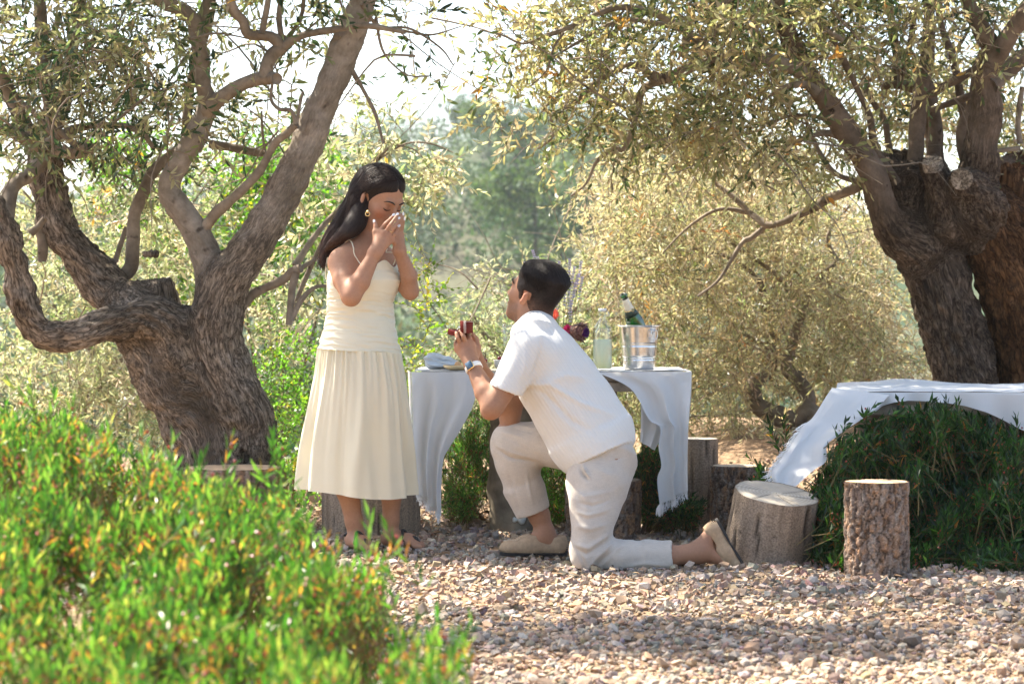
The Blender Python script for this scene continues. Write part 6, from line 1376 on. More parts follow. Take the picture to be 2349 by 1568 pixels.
wf = ss(0.02, -0.09, fv)[:, None]; dirv = nrm(dn * (1 - wf) + fall * wf); crossv = nrm(np.cross(dirv, N_)); hk = np.stack([(V * crossv).sum(1) * 260, (V * dirv).sum(1) * 9, (V @ Z_) * 9], 1)
hk = np.stack([V @ nrm(np.cross(fall, [0, 1, 0])) * 300, V @ fall * 10, V[:, 1] * 190], 1)
V = V + N_ * (fbm(hk * 0.35, 3, 3) * 0.006 * ss(0.03, -0.05, fv))[:, None]
hcol = np.tile((0.016, 0.011, 0.009), (len(V), 1)); tipw = ss(0.12, 0.32, (V - W(830, 450)) @ fall)[:, None]; hcol = hcol * (1 - tipw) + np.array((0.06, 0.030, 0.020)) * tipw
hair = mk('hair', V, F, hair_m, wo, vec=hk, col=hcol)
r = np.random.default_rng(5); sp = []
for k in range(240):
    pts, rad = hair_ch[r.choice([0, 0, 1, 3])]; c_ = catmull(np.hstack([np.array(pts), np.array(rad)[:, None]]), 12); i0 = r.integers(0, 5); off = nrm(r.normal(0, 1, 3)) * r.uniform(0.9, 1.1); off[1] = -abs(off[1]); off = nrm(off)
    pp = c_[i0:, :3] + off * c_[i0:, 3:4] * 1.02 + np.cumsum(r.normal(0, 0.0016, (12 - i0, 3)), 0) + np.linspace(0, 1, 12 - i0)[:, None] * r.normal(0, 0.014, 3); sp.append((pp, np.linspace(0.0013, 0.0006, len(pp))))
V, F, b_ = tubes_joined(sp, nseg=4, n=18); V[:, 2] = np.maximum(V[:, 2], 0.9); tag(mk('loose_strands', V, F, hair_m, wo, vec=V * [200, 40, 60], col=np.tile((0.03, 0.018, 0.013), (len(V), 1))), kind='stuff')
# strands laid over the cap: start along the parting, run back and down over the surface
def marched(name, hgrid, starts, dirf, steps, par, colr, step=0.012, rad=(0.0016, 0.0009), lift=0.0012, seed=0):
    r = np.random.default_rng(seed); p = np.array(starts, float); path = []
    jit = r.normal(0, 0.10, (len(p), 3)); ln = r.integers(int(steps * 0.5), steps + 1, len(p))
    def dist(q): return hgrid.sample(q)
    for k in range(steps):
        for _ in range(3):
            e = hgrid.h; gr = nrm(np.stack([dist(p + np.eye(3)[i] * e) - dist(p - np.eye(3)[i] * e) for i in range(3)], 1).astype(float)); d0 = np.clip(dist(p), -0.02, 0.02); p = p - gr * (d0 - lift)[:, None] * 0.6
        path.append(p.copy()); d = dirf(p) + jit; d = nrm(d - gr * (d * gr).sum(1)[:, None]); p = p + d * step
    path = np.array(path).transpose(1, 0, 2); sp = []
    for i in range(len(path)):
        q = path[i, :ln[i]]
        if np.isfinite(q).all() and np.linalg.norm(np.diff(q, axis=0), axis=1).max() < step * 3: sp.append((q[::2] if len(q) > 6 else q, np.linspace(rad[0], rad[1], len(q[::2] if len(q) > 6 else q))))
    V, F, b_ = tubes_joined(sp, nseg=3, cap=False, n=14); return tag(mk(name, V, F, hair_m, par, vec=V * [150, 150, 60], col=np.tile(colr, (len(V), 1))), kind='stuff')
r = np.random.default_rng(8); ns_ = 420
st_u = r.uniform(-0.02, 0.080, ns_); sgn = np.where(r.uniform(0, 1, ns_) < 0.72, -1, 1)
starts = np.array([q(f, sg_ * r.uniform(0.004, 0.05), 0.125) for f, sg_ in zip(st_u, sgn)])
def dir_w(p):
    rel = (p - Hc) / HS; f = rel @ Fh; u = rel @ Uh; side = np.sign(rel @ Lh)[:, None]
    early = nrm(side * Lh * 0.9 - Fh * 0.55 - Uh * 0.45); w_ = ss(0.03, -0.08, f)[:, None]
    return early * (1 - w_) + nrm(fall + 0.1 * early) * w_
marched('hair_strands', hg, starts, dir_w, 34, wo, (0.020, 0.013, 0.011), seed=2)
# dress
cream = cloth_mat('cream_viscose', (0.88, 0.82, 0.62), 0.22, weave=800, bump=0.12, var=0.03, tcol=(0.90, 0.82, 0.62))
bod_m = cloth_mat('cream_ruched_bodice', (0.85, 0.79, 0.60), 0.12, weave=800, bump=0.15, var=0.03, tcol=(0.80, 0.66, 0.38))
def ring(c, hw_px, ratio, th, bust=0.0):
    h = S(hw_px, DW); A_ = h / math.sqrt(0.41 + ratio ** 2 * 0.59); B_ = A_ * ratio
    r1 = A_ * np.cos(th)[:, None] * Rb + B_ * np.sin(th)[:, None] * Fb
    if bust: r1 = r1 + bust * (np.exp(-((th - 1.05) / 0.5) ** 2) + np.exp(-((th - 2.09) / 0.5) ** 2))[:, None] * Fb
    return c + r1
nt_, nv_ = 140, 110
th = np.linspace(0, 2 * np.pi, nt_, endpoint=False); vv = np.linspace(0, 1, nv_)
ky = [0, 0.18, 0.42, 0.62, 0.80, 1.0]
lx = np.interp(vv, ky, [760, 751, 753, 752, 744, 732]); rx = np.interp(vv, ky, [910, 917, 899, 902, 909, 918]); yc = np.interp(vv, [0, 1], [606, 806])
lx = catmull(np.stack([np.linspace(0, 1, 6), np.interp(np.linspace(0, 1, 6), ky, [760, 751, 753, 752, 744, 732]), 0 * np.arange(6)], 1), nv_)[:, 1]
V = np.zeros((nt_, nv_, 3))
for j in range(nv_):
    c = W((lx[j] + rx[j]) / 2, yc[j], 0.0); V[:, j] = ring(c, (rx[j] - lx[j]) / 2, 0.74, th, 0.022 * math.exp(-((vv[j] - 0.2) / 0.16) ** 2))
    V[:, j, 2] += S(-8 * vv[j], DW) * (V[:, j, 0] - c[0]) / 0.17
rufl = 0.012 * np.sin(th * 5 + 0.6) * (np.sin(th) > 0) + 0.006 * np.sin(th * 9)
V[:, :, 2] += (rufl[:, None] + 0.02 * np.cos(th)[:, None] * -0.4) * np.clip(1 - vv * 9, 0, 1)[None]
rad_d = np.stack([np.cos(th)[:, None] * Rb[k] + np.sin(th)[:, None] * Fb[k] + 0 * vv[None] for k in range(3)], -1)
tt = th[:, None] + 0 * vv[None]; vz = vv[None] + 0 * th[:, None]
pn = np.stack([np.cos(tt).ravel() * 1.5, np.sin(tt).ravel() * 1.5, vz.ravel() * 2], 1)
wob = fbm(pn, 3, 2).reshape(tt.shape)
ru = fbm(np.stack([np.cos(tt).ravel() * 0.9, np.sin(tt).ravel() * 0.9, (vz + 0.06 * wob + 0.012 * np.sin(tt * 2)).ravel() * 20], 1), 2, 6).reshape(tt.shape)
rs = 1 - np.abs(ru) * 2.6
V += rad_d * (0.0065 * rs * ss(0.22, 0.42, vz) + 0.003 * wob + 0.0015 * rs * (1 - ss(0.1, 0.3, vz)))[..., None]
cuff = np.exp(-((vz - 0.075) / 0.015) ** 2); V += rad_d * (-0.006 * cuff * (0.6 + 0.4 * np.sin(tt * 3)))[..., None]
V += rad_d * (-0.004 * ss(0.93, 1.0, vz))[..., None]
mk('bodice', V.reshape(-1, 3), grid_faces(nt_, nv_, True), bod_m, wo)
nt2, nv2 = 400, 60; th = np.linspace(0, 2 * np.pi, nt2, endpoint=False); vv = np.linspace(0, 1, nv2)
lx = catmull(np.array([(733, 0, 0), (722, 0, 0), (709, 0, 0), (697, 0, 0), (686, 0, 0), (678, 0, 0)], float), nv2)[:, 0]; rx = catmull(np.array([(917, 0, 0), (931, 0, 0), (939, 0, 0), (943, 0, 0), (948, 0, 0), (955, 0, 0)], float), nv2)[:, 0]
V = np.zeros((nt2, nv2, 3)); tt = th[:, None] + 0 * vv[None]; vz = vv[None] + 0 * th[:, None]
for j in range(nv2):
    yy = 803 + (1126 - 803) * vv[j]; V[:, j] = ring(W((lx[j] + rx[j]) / 2, yy, 0.0), (rx[j] - lx[j]) / 2 - 1 - 5 * vv[j], 0.80 + 0.1 * vv[j], th)
    V[:, j, 2] += S(-8 + 2 * vv[j], DW) * (V[:, j, 0] - V[:, j, 0].mean()) / 0.2
rad_d = np.stack([np.cos(tt) * Rb[k] + np.sin(tt) * Fb[k] for k in range(3)], -1)
wv_ = fbm(np.stack([np.cos(tt).ravel() * 2, np.sin(tt).ravel() * 2, vz.ravel() * 0.8], 1), 2, 4).reshape(tt.shape)
gat = np.sin(tt * 44 + 3 * np.sin(tt * 3) + 6 * wv_) * np.exp(-vz * 3.5) * 0.007 + np.sin(tt * 22 + 2 + 4 * wv_) * 0.006 * np.exp(-vz * 2.0)
drp = (np.sin(tt * 9 + 1.2 * wv_ * 3 + 0.8) + 0.6 * np.sin(tt * 14 + 2.1 + 3 * wv_)) * ss(0.0, 0.75, vz) * 0.016
V += rad_d * (gat + drp + 0.010 * wv_ * vz)[..., None]
hemb = np.exp(-((vz - 0.925) / 0.006) ** 2) * 0.003; V += rad_d * hemb[..., None]
V[:, :, 2] += (0.006 * np.sin(tt * 3 + 1) - 0.010 * np.sin(tt)) * ss(0.7, 1, vz)
mk('skirt', V.reshape(-1, 3), grid_faces(nt2, nv2, True), cream, wo)
for pts in ([W(796, 560, -0.02), W(803, 553, -0.07), W(812, 560, -0.14), W(820, 575, -0.17), W(829, 592, -0.165)], [W(884, 560, 0.03), W(890, 560, 0.0), W(897, 576, -0.05), W(902, 592, -0.06)]):
    pts = np.vstack([onskin(skn, catmull(np.array(pts), 12), 0.003), [np.array(pts[-1]) - [0, 0.0, 0.03]]])
    V, F, b_ = tube(pts, np.full(len(pts), 0.0026), 6, 20); mk('strap', V, F, bod_m, wo)
for pts in ([W(752, 590, -0.03), W(749, 612, -0.03), W(757, 630, -0.05), (W(752, 600, -0.04))], [W(751, 592, -0.03), W(747, 618, -0.03), W(748, 640, -0.03)]):
    V, F, b_ = tube(pts, np.full(len(pts), 0.003), 5, 20); mk('strap_tie', V, F, bod_m, wo)
# jewellery
ec = W(843.5, 490, -0.135)
er = mk('earring', *tube([ec + [0.002, 0, 0.014], ec + [-0.002, -0.004, 0.008], ec + [0.001, -0.002, 0.002]], (0.004, 0.0055, 0.004), 8, 9)[:2], gold, wo)
a = np.linspace(0, 2 * np.pi, 25); V, F, b_ = tube(ec + [0, -0.003, -0.001] + np.cos(a)[:, None] * np.array([0.0095, -0.003, 0]) + np.sin(a)[:, None] * np.array([0, 0, 0.0095]), np.full(25, 0.0021), 7, 49); mk('hoop', V, F, gold, er)
fd = nrm(WR - ER); e1 = nrm(np.cross(fd, [0, 1, 0])); e2 = np.cross(fd, e1); bc = WR - fd * 0.012
V, F, b_ = tube(bc + np.cos(a)[:, None] * e1 * 0.0305 + np.sin(a)[:, None] * e2 * 0.0305 + fd * 0.006 * np.sin(a)[:, None], np.full(25, 0.0017), 6, 60); mk('bracelet', V, F, gold, wo)
rp = fg_[2][0] * 0.45 + fg_[2][1] * 0.55; fd = nrm(fg_[2][1] - fg_[2][0]); e1 = nrm(np.cross(fd, [0, 1, 0])); e2 = np.cross(fd, e1)
V, F, b_ = tube(rp + np.cos(a)[:, None] * e1 * 0.0095 + np.sin(a)[:, None] * e2 * 0.0095, np.full(25, 0.0012), 6, 40); mk('finger_ring', V, F, gold, wo)
# sandals
blk = plain('black_leather', (0.018, 0.016, 0.015), 0.45, 0.4)
def sandal(heel, toe, dirs):
    d, n = dirs; L_ = np.linalg.norm((toe - heel)[:2]) + 0.05; o_ = np.array(heel) - d * 0.032; o_[2] = 0.012
    u = np.linspace(0, 1, 24); wdt = 0.028 + 0.014 * np.sin(np.clip(u * 1.15, 0, 1) * np.pi * 0.62); wdt *= np.sqrt(np.clip(1 - ((u - 0.5) / 0.52) ** 8, 0.02, 1))
    top = [o_ + d * L_ * u[:, None] + n * s_ * wdt[:, None] + [0, 0, 0.013] for s_ in (1, -1)]
    V = np.concatenate([top[0], top[1], top[0] - [0, 0, 0.012], top[1] - [0, 0, 0.012]]); k = np.arange(23)
    F = np.concatenate([np.stack([k, k + 1, 24 + k + 1, 24 + k], 1), np.stack([48 + k, 72 + k, 72 + k + 1, 48 + k + 1], 1), np.stack([k, 48 + k, 48 + k + 1, k + 1], 1), np.stack([24 + k, 24 + k + 1, 72 + k + 1, 72 + k], 1)])
    F = np.vstack([F, [[0, 24, 72, 48], [23, 71, 95, 47]]]); so = mk('sandal_sole', V, F, blk, wo, smooth=False)
    t = np.array(toe) - d * 0.035; t[2] = 0.026
    for pts in ([t + n * 0.004 + [0, 0, 0.02] + d * 0.012, t - d * 0.02 + [0, 0, 0.041], t - d * 0.05 + n * 0.036 + [0, 0, 0.018]], [t + n * 0.004 + [0, 0, 0.02] + d * 0.012, t - d * 0.02 + [0, 0, 0.041], t - d * 0.05 - n * 0.036 + [0, 0, 0.018]],
                [t - d * 0.05 + n * 0.038 + [0, 0, 0.018], t - d * 0.075 + n * 0.01 + [0, 0, 0.066], t - d * 0.05 - n * 0.038 + [0, 0, 0.018]],
                [np.array(heel) * [1, 1, 0] + n * 0.036 + [0, 0, 0.078], np.array(heel) * [1, 1, 0] + d * 0.045 + [0, 0, 0.112], np.array(heel) * [1, 1, 0] - n * 0.036 + [0, 0, 0.078], np.array(heel) * [1, 1, 0] - d * 0.037 + [0, 0, 0.082], np.array(heel) * [1, 1, 0] + n * 0.036 + [0, 0, 0.078]]):
        V, F, b_ = tube(pts, np.full(len(pts), 0.0062), 6, 20); mk('strap', V, F, blk, so)
sandal(lh, lt, ldir); sandal(rh_, rt_, rdir)

# ============================ the man
DM = 10.0
def M_(x, y, d=0.0): return P(x, y, DM + d)
b0 = M_(1380, 0); b0[2] = 0
mn = thing('person', 'man in a white short sleeved shirt kneeling on one knee', 'person', b0)
g = SDF([M_(1010, 0)[0], DM - 0.46, -0.03], [M_(1730, 0)[0], DM + 0.42, M_(0, 590)[2]], 0.0054)
yaw = R(33); tilt = R(22); Fh0 = np.array([-math.cos(yaw), math.sin(yaw), 0]); Fh = Fh0 * math.cos(tilt) + Z_ * math.sin(tilt); Uh = -Fh0 * math.sin(tilt) + Z_ * math.cos(tilt)
HS = 1.07; Hc = M_(1224, 679, 0.06); Hm = Hc
qm, Lh = head(g, Hc, Fh, Uh, HS)
g.cone(qm(-0.035, 0, -0.05), M_(1233, 762, 0.03), 0.057, 0.058, 0.05); g.cone(qm(0.0, 0, -0.07), M_(1216, 752, 0.03), 0.045, 0.05, 0.04)
g.econe(M_(1228, 790, 0.0), M_(1320, 915, 0.0), (0.84, 0, 0.54), 0.075, 0.11, 0.15, 0.14, 0.05); g.econe(M_(1320, 915, 0.0), M_(1378, 1020, -0.02), (0.84, 0, 0.54), 0.11, 0.11, 0.14, 0.15, 0.05)
g.cone(M_(1230, 782, 0.02), M_(1205, 808, -0.16), 0.04, 0.05, 0.04); g.cone(M_(1230, 782, 0.05), M_(1212, 808, 0.18), 0.04, 0.05, 0.04)
# legs inside the trousers, bare ankles, feet
HN, KN_, AN = M_(1385, 1035, -0.12), M_(1355, 1270, -0.24), M_(1590, 1275, -0.24)
g.chain([HN, KN_], [0.10, 0.058], 0.04); g.chain([KN_, M_(1450, 1282, -0.24), M_(1535, 1275, -0.24), M_(1575, 1270, -0.24)], [0.055, 0.054, 0.042, 0.036], 0.02)
g.chain([M_(1575, 1270, -0.24), M_(1600, 1268, -0.24)], [0.036, 0.040], 0.02); g.chain([M_(1600, 1266, -0.24), M_(1632, 1222, -0.235)], [0.036, 0.030], 0.03); g.chain([M_(1612, 1262, -0.24), M_(1690, 1296, -0.24)], [0.034, 0.022], 0.03)
HF, KF, AF = M_(1360, 1030, 0.10), M_(1165, 1002, 0.16), M_(1250, 1218, 0.19)
g.chain([HF, KF], [0.10, 0.058], 0.04); g.chain([KF, M_(1198, 1090, 0.17), M_(1236, 1180, 0.19), AF], [0.056, 0.054, 0.043, 0.037], 0.02)
g.chain([AF, M_(1268, 1252, 0.19)], [0.038, 0.036], 0.02); g.chain([M_(1245, 1232, 0.19), M_(1170, 1272, 0.19)], [0.038, 0.020], 0.03)
# near (left) arm
SA, EA, WA = M_(1200, 806, -0.18), M_(1130, 932, -0.24), M_(1085, 840, -0.14)
g.limb([SA, (SA + EA) / 2 + [0.004, 0, -0.006], EA], [0.058, 0.055, 0.043], 0.03); g.limb([EA, EA * 0.62 + WA * 0.38 + [0.002, 0, -0.004], WA], [0.043, 0.045, 0.029], 0.02)
g.ball(M_(1122, 946, -0.24), 0.026, 0.03)
kn = [M_(1081, 789, -0.10), M_(1069, 788, -0.115), M_(1058, 792, -0.11), M_(1050, 800, -0.09)]
fm = [[kn[0], M_(1078, 775, -0.112), M_(1074, 766, -0.10)], [kn[1], M_(1063, 771, -0.14), M_(1058.5, 762, -0.13), M_(1057, 759, -0.12)], [kn[2], M_(1050, 775, -0.135), M_(1047, 765, -0.125), M_(1047, 762, -0.115)], [kn[3], M_(1044, 789, -0.10), M_(1048, 780, -0.075)]]
tm = [M_(1092, 818, -0.11), M_(1097, 796, -0.08), M_(1092, 778, -0.07), M_(1084, 766, -0.075)]
hand(g, WA, kn, fm, tm, 0.027, 0.0145, [0.0105, 0.0105, 0.010, 0.009])
# far (right) arm
SB, EB, WB = M_(1215, 805, 0.2), M_(1170, 950, 0.16), M_(1098, 838, 0.0)
g.limb([SB, (SB + EB) / 2, EB], [0.056, 0.052, 0.042], 0.03); g.limb([EB, EB * 0.62 + WB * 0.38, WB], [0.042, 0.043, 0.029], 0.02); g.ball(M_(1166, 962, 0.15), 0.024, 0.03)
k2 = [M_(1072, 795, -0.06), M_(1080, 794, -0.045), M_(1088, 796, -0.03), M_(1093, 802, -0.02)]
f2 = [[k2[0], M_(1062, 783, -0.07), M_(1052, 775, -0.08)], [k2[1], M_(1074, 778, -0.055), M_(1064, 771, -0.065)], [k2[2], M_(1086, 779, -0.045), M_(1076, 771, -0.055)], [k2[3], M_(1094, 787, -0.035), M_(1090, 776, -0.045)]]
hand(g, WB, k2, f2, [M_(1085, 815, -0.03), M_(1072, 800, -0.055), M_(1062, 785, -0.075)], 0.026, 0.014, [0.0105, 0.0105, 0.010, 0.009])
V, F = g.mesh(1); col = skin_cols(V, (0.34, 0.176, 0.104), 6)
rel = (V - Hm) / HS; fv, lv, uv = rel @ Fh, rel @ Lh, rel @ Uh
beard = ss(-0.012, 0.012, fv - 0.005 - 0.25 * (uv + 0.06)) * ss(-0.028, -0.05, uv) * ss(-0.16, -0.13, uv) * (np.linalg.norm(rel, axis=1) < 0.17)
beard = beard * (0.75 + 0.5 * fbm(V * 400, 1, 2))
col = col * (1 - 0.5 * np.clip(beard, 0, 1))[:, None]
col = spots(V, col, [qm(-0.01, 0.09, 0.0)], 0.03, (1.15, 0.92, 0.88)); col = spots(V, col, kn + [EA, M_(1122, 950, -0.26)], 0.018, (0.97, 0.85, 0.82)); col = spots(V, col, [qm(0.095, 0, -0.065)], 0.016, (0.8, 0.55, 0.55))
mk('body', V, F, skin, mn, col=col)
for d in (-1, 1):
    strip(onskin(g, [qm(0.098, d * 0.012, 0.026), qm(0.096, d * 0.026, 0.033), qm(0.085, d * 0.043, 0.031), qm(0.072, d * 0.053, 0.022)], 0.001), (0.0035, 0.0049, 0.0035, 0.0015), 'eyebrow', dark, mn)
    strip(onskin(g, [qm(0.092, d * 0.02, 0.010), qm(0.092, d * 0.032, 0.013), qm(0.084, d * 0.044, 0.008)], 0.001), (0.001, 0.002, 0.001), 'eyelashes', dark, mn)
# hair with a faded neckline
hg = SDF(Hc - 0.22, Hc + 0.22, g.h); a = np.round((hg.lo - g.lo) / g.h).astype(int); hg.lo = g.lo + a * g.h; hg.ax = [(hg.lo[i] + hg.h * np.arange(hg.n[i])).astype(np.float32) for i in range(3)]
X, Y, Zg = np.meshgrid(*hg.ax, indexing='ij'); rel = np.stack([X - Hc[0], Y - Hc[1], Zg - Hc[2]], -1) / HS; f_, l_, u_ = rel @ Fh, rel @ Lh, rel @ Uh
hg.ell(qm(-0.012, 0, 0.045), (Fh, Lh, Uh), [HS * 0.098, HS * 0.077, HS * 0.082]); hg.ell(qm(0.032, 0, -0.022), (Fh, Lh, Uh), [HS * 0.058, HS * 0.063, HS * 0.082], HS * 0.03)
hg.cone(qm(-0.035, 0, -0.05), M_(1236, 760, 0.03), 0.058, 0.066, 0.05)
lim = np.where(u_ > 0.06, 0.078 - 0.5 * np.clip(np.abs(l_) - 0.04, 0, 1), 0.048 + 0.35 * (u_ - 0.02) ); lim = np.where(u_ < 0.012, 0.028 + 0.3 * u_, lim); lim = np.minimum(lim, 0.09)
lowl = np.where(f_ > -0.012, -0.022, -0.070 + 0.35 * np.clip(f_ + 0.04, 0, 0.03))                                         # lower hairline (sideburn, nape)
topth = 0.004 + 0.017 * ss(0.055, 0.10, u_) + 0.010 * ss(0.02, 0.08, u_) * ss(0.03, -0.08, f_)
th = topth * np.clip((lim - f_) / 0.012, -1.5, 1); th = np.minimum(th, 0.004 + (u_ - lowl) * 0.16); th = np.where(u_ < lowl, -0.01, th)
ear = (np.abs(l_) > 0.066) & (f_ > -0.030) & (f_ < 0.006) & (u_ < 0.022); th = np.where(ear, -0.012, th)
hg.d = np.where(hg.d < 0.5, hg.d - th * HS, 1.0).astype(np.float32)
V, F = hg.mesh(1); N_ = vnormals(V, F); relv = (V - Hc) / HS; fv, lv, uv = relv @ Fh, relv @ Lh, relv @ Uh
dirv = nrm(-Fh * 0.9 - Uh * 0.3); hk = np.stack([lv * 300, uv * 120, fv * 40], 1); V = V + N_ * (fbm(hk * 0.5, 2, 3) * 0.004 * ss(0.03, 0.09, uv))[:, None]
fade = ss(-0.072, 0.035, uv + 0.25 * np.clip(-fv - 0.02, 0, 0.1))[:, None]; hcol = np.array((0.155, 0.085, 0.055)) * (1 - fade) + np.array((0.015, 0.011, 0.010)) * fade
mk('hair', V, F, hair_m, mn, vec=hk, col=hcol)
r = np.random.default_rng(9); ns_ = 380
starts = np.array([qm(r.uniform(-0.02, 0.085), r.uniform(-0.06, 0.075), 0.125) for _ in range(ns_)])
marched('hair_strands', hg, starts, lambda p: np.tile(nrm(-Fh * 0.85 - Uh * 0.25 + Lh * 0.15), (len(p), 1)) + ss(0.02, 0.07, (p - Hc) @ Lh / HS)[:, None] * (-Uh * 0.8), 14, mn, (0.014, 0.011, 0.010), rad=(0.0018, 0.0010), seed=4)
# shirt
shirt_m = cloth_mat('white_ribbed_shirt', (0.82, 0.80, 0.75), 0.2, weave=700, bump=0.35, var=0.025, rib=((0.84, 0.0, 0.54), 72.0, 1.6), tcol=(0.78, 0.72, 0.60))
g = SDF([M_(1105, 0)[0], DM - 0.40, M_(0, 1100)[2]], [M_(1475, 0)[0], DM + 0.40, M_(0, 700)[2]], 0.0065)
st_ = [((1270, 743), (1196, 764), 0.03, 0.09), ((1284, 752), (1178, 796), 0.01, 0.17), ((1326, 796), (1183, 852), 0.0, 0.205), ((1364, 843), (1192, 905), -0.01, 0.20), ((1412, 914), (1226, 968), -0.02, 0.195), ((1449, 962), (1260, 1034), -0.03, 0.205), ((1457, 1011), (1297, 1082), -0.04, 0.215)]
for i in range(len(st_) - 1):
    (b_, f_, d0, q0), (b2, f2_, d1, q1) = st_[i], st_[i + 1]
    B0, F0, B1, F1 = M_(*b_, d0), M_(*f_, d0), M_(*b2, d1), M_(*f2_, d1)
    g.econe((B0 + F0) / 2, (B1 + F1) / 2, nrm((B0 - F0) / np.linalg.norm(B0 - F0) + (B1 - F1) / np.linalg.norm(B1 - F1)), np.linalg.norm(B0 - F0) / 2, np.linalg.norm(B1 - F1) / 2, q0, q1, 0.02, flat=(i == len(st_) - 2))
g.econe(M_(1212, 800, -0.16), M_(1158, 898, -0.215), (1, 0, 0.15), 0.088, 0.069, 0.085, 0.072, 0.03, flat=False); g.cut(M_(1160, 897, -0.215), nrm(M_(1160, 897) - M_(1200, 815)) * [1, 0, 1] + [0, 0, -0.15], M_(1100, 960, -0.32), M_(1208, 850, -0.1) + [0, 0.0, 0])
g.econe(M_(1215, 805, 0.19), M_(1176, 895, 0.19), (1, 0, 0.2), 0.08, 0.07, 0.08, 0.07, 0.03)
g.cone(M_(1150, 915, -0.222), M_(1172, 872, -0.205), 0.058, 0.052, 0.0, 's')
# underarm crease and collar
g.econe(M_(1231, 760, 0.03), M_(1237, 736, 0.04), (1, 0, 0.1), 0.062, 0.060, 0.076, 0.070, 0.012, flat=True)
g.cone(M_(1240, 718, 0.045), M_(1232, 740, 0.04), 0.053, 0.05, 0.004, 's'); g.cone(M_(1225, 716, 0.045), M_(1222, 742, 0.04), 0.047, 0.045, 0.004, 's')
V, F = g.mesh(2); N_ = vnormals(V, F)
fl = [([M_(1203, 884, -.2), M_(1260, 880, -.2), M_(1335, 925, -.2), M_(1412, 952, -.2)], 0.009, 0.014), ([M_(1203, 884, -.2), M_(1250, 905, -.2), M_(1310, 965, -.2), M_(1385, 1000, -.2)], -0.008, 0.014), ([M_(1205, 888, -.2), M_(1232, 950, -.2), M_(1275, 1035, -.2)], 0.008, 0.012),
      ([M_(1205, 890, -.2), M_(1220, 925, -.2), M_(1250, 990, -.2)], -0.008, 0.010), ([M_(1203, 880, -.2), M_(1228, 850, -.2), M_(1242, 810, -.2), M_(1246, 780, -.2)], -0.012, 0.012), ([M_(1196, 870, -.25), M_(1205, 835, -.25), M_(1205, 800, -.25)], 0.006, 0.012),
      ([M_(1240, 880, -.2), M_(1300, 860, -.2), M_(1360, 872, -.2)], 0.006, 0.018), ([M_(1300, 1060, -.2), M_(1360, 1020, -.2), M_(1440, 985, -.2)], 0.004, 0.02), ([M_(1320, 1010, -.2), M_(1380, 975, -.2), M_(1440, 950, -.2)], -0.006, 0.02), ([M_(1205, 738, 0), M_(1235, 735, -.06), M_(1275, 748, 0)], -0.005, 0.008)]
V = folds(V, N_, fl, 1.3, 0.85) + N_ * (fbm(V * [7, 5, 7], 3, 8) * 0.006)[:, None]
mk('shirt', V, F, shirt_m, mn)
c_ = M_(1231, 754, 0.03); ax_ = nrm(M_(1242, 716, 0.045) - c_)
V, F = lathe([(0.098, -0.010), (0.100, -0.006), (0.088, 0.012), (0.073, 0.036), (0.067, 0.045), (0.063, 0.045), (0.061, 0.036), (0.062, 0.0)], c_, 72, ax_, (0, 1, 0))
a_ = (V - c_) @ np.array([0.0, 1.0, 0.0]); V[:, 1] += 0.12 * a_; fr_ = ss(0.02, 0.08, -(V - c_)[:, 0]); V = V - ax_ * (fr_ * 0.020)[:, None] + vnormals(V, F) * (fbm(V * 18, 2, 4) * 0.006)[:, None]
mk('collar', V, F, shirt_m, mn)
# trousers
linen = cloth_mat('beige_linen', (0.55, 0.485, 0.41), 0.08, weave=520, bump=0.3, var=0.13)
g = SDF([M_(1110, 0)[0], DM - 0.42, -0.03], [M_(1570, 0)[0], DM + 0.36, M_(0, 930)[2]], 0.0065)
def seg(pairs, ds, hs, k=0.03, last=True, first=False):
    for i in range(len(pairs) - 1):
        (a0, a1), (c0, c1) = pairs[i], pairs[i + 1]; A0, A1, C0, C1 = M_(*a0, ds[i]), M_(*a1, ds[i]), M_(*c0, ds[i + 1]), M_(*c1, ds[i + 1])
        p_ = nrm(nrm(A0 - A1) + nrm(C0 - C1)); g.econe((A0 + A1) / 2, (C0 + C1) / 2, p_, np.linalg.norm(A0 - A1) / 2, np.linalg.norm(C0 - C1) / 2, hs[i], hs[i + 1], k, flat=(last and i == len(pairs) - 2) or (first and i == 0))
seg([((1312, 1066), (1440, 1004)), ((1303, 1088), (1455, 1040)), ((1301, 1118), (1440, 1105)), ((1308, 1165), (1418, 1165)), ((1314, 1215), (1403, 1210)), ((1318, 1262), (1400, 1235))], [-0.05, -0.08, -0.14, -0.19, -0.22, -0.23], [0.17, 0.165, 0.125, 0.105, 0.092, 0.085], last=False, first=True)
g.ball(M_(1357, 1272, -0.235), 0.070, 0.04); g.econe(M_(1340, 1250, -0.235), M_(1348, 1288, -0.235), (1, 0, 0), 0.05, 0.04, 0.07, 0.06, 0.03)
seg([((1360, 1232), (1345, 1314)), ((1415, 1240), (1420, 1318)), ((1480, 1238), (1480, 1319)), ((1546, 1239), (1539, 1317))], [-0.235] * 4, [0.075, 0.075, 0.068, 0.066])
g.cone(M_(1560, 1276, -0.24), M_(1515, 1278, -0.24), 0.060, 0.045, 0.0, 's')
seg([((1310, 995), (1310, 1080)), ((1235, 968), (1240, 1066)), ((1180, 972), (1190, 1055))], [0.10, 0.14, 0.16], [0.13, 0.105, 0.092], last=False)
g.econe(M_(1185, 1008, 0.16), M_(1160, 1006, 0.16), (0, 0, 1), 0.068, 0.045, 0.085, 0.06, 0.04); g.ball(M_(1162, 1008, 0.16), 0.056, 0.05)
seg([((1131, 1012), (1228, 1045)), ((1142, 1062), (1236, 1064)), ((1157, 1112), (1246, 1118)), ((1184, 1184), (1263, 1166))], [0.16, 0.165, 0.18, 0.19], [0.09, 0.088, 0.080, 0.074])
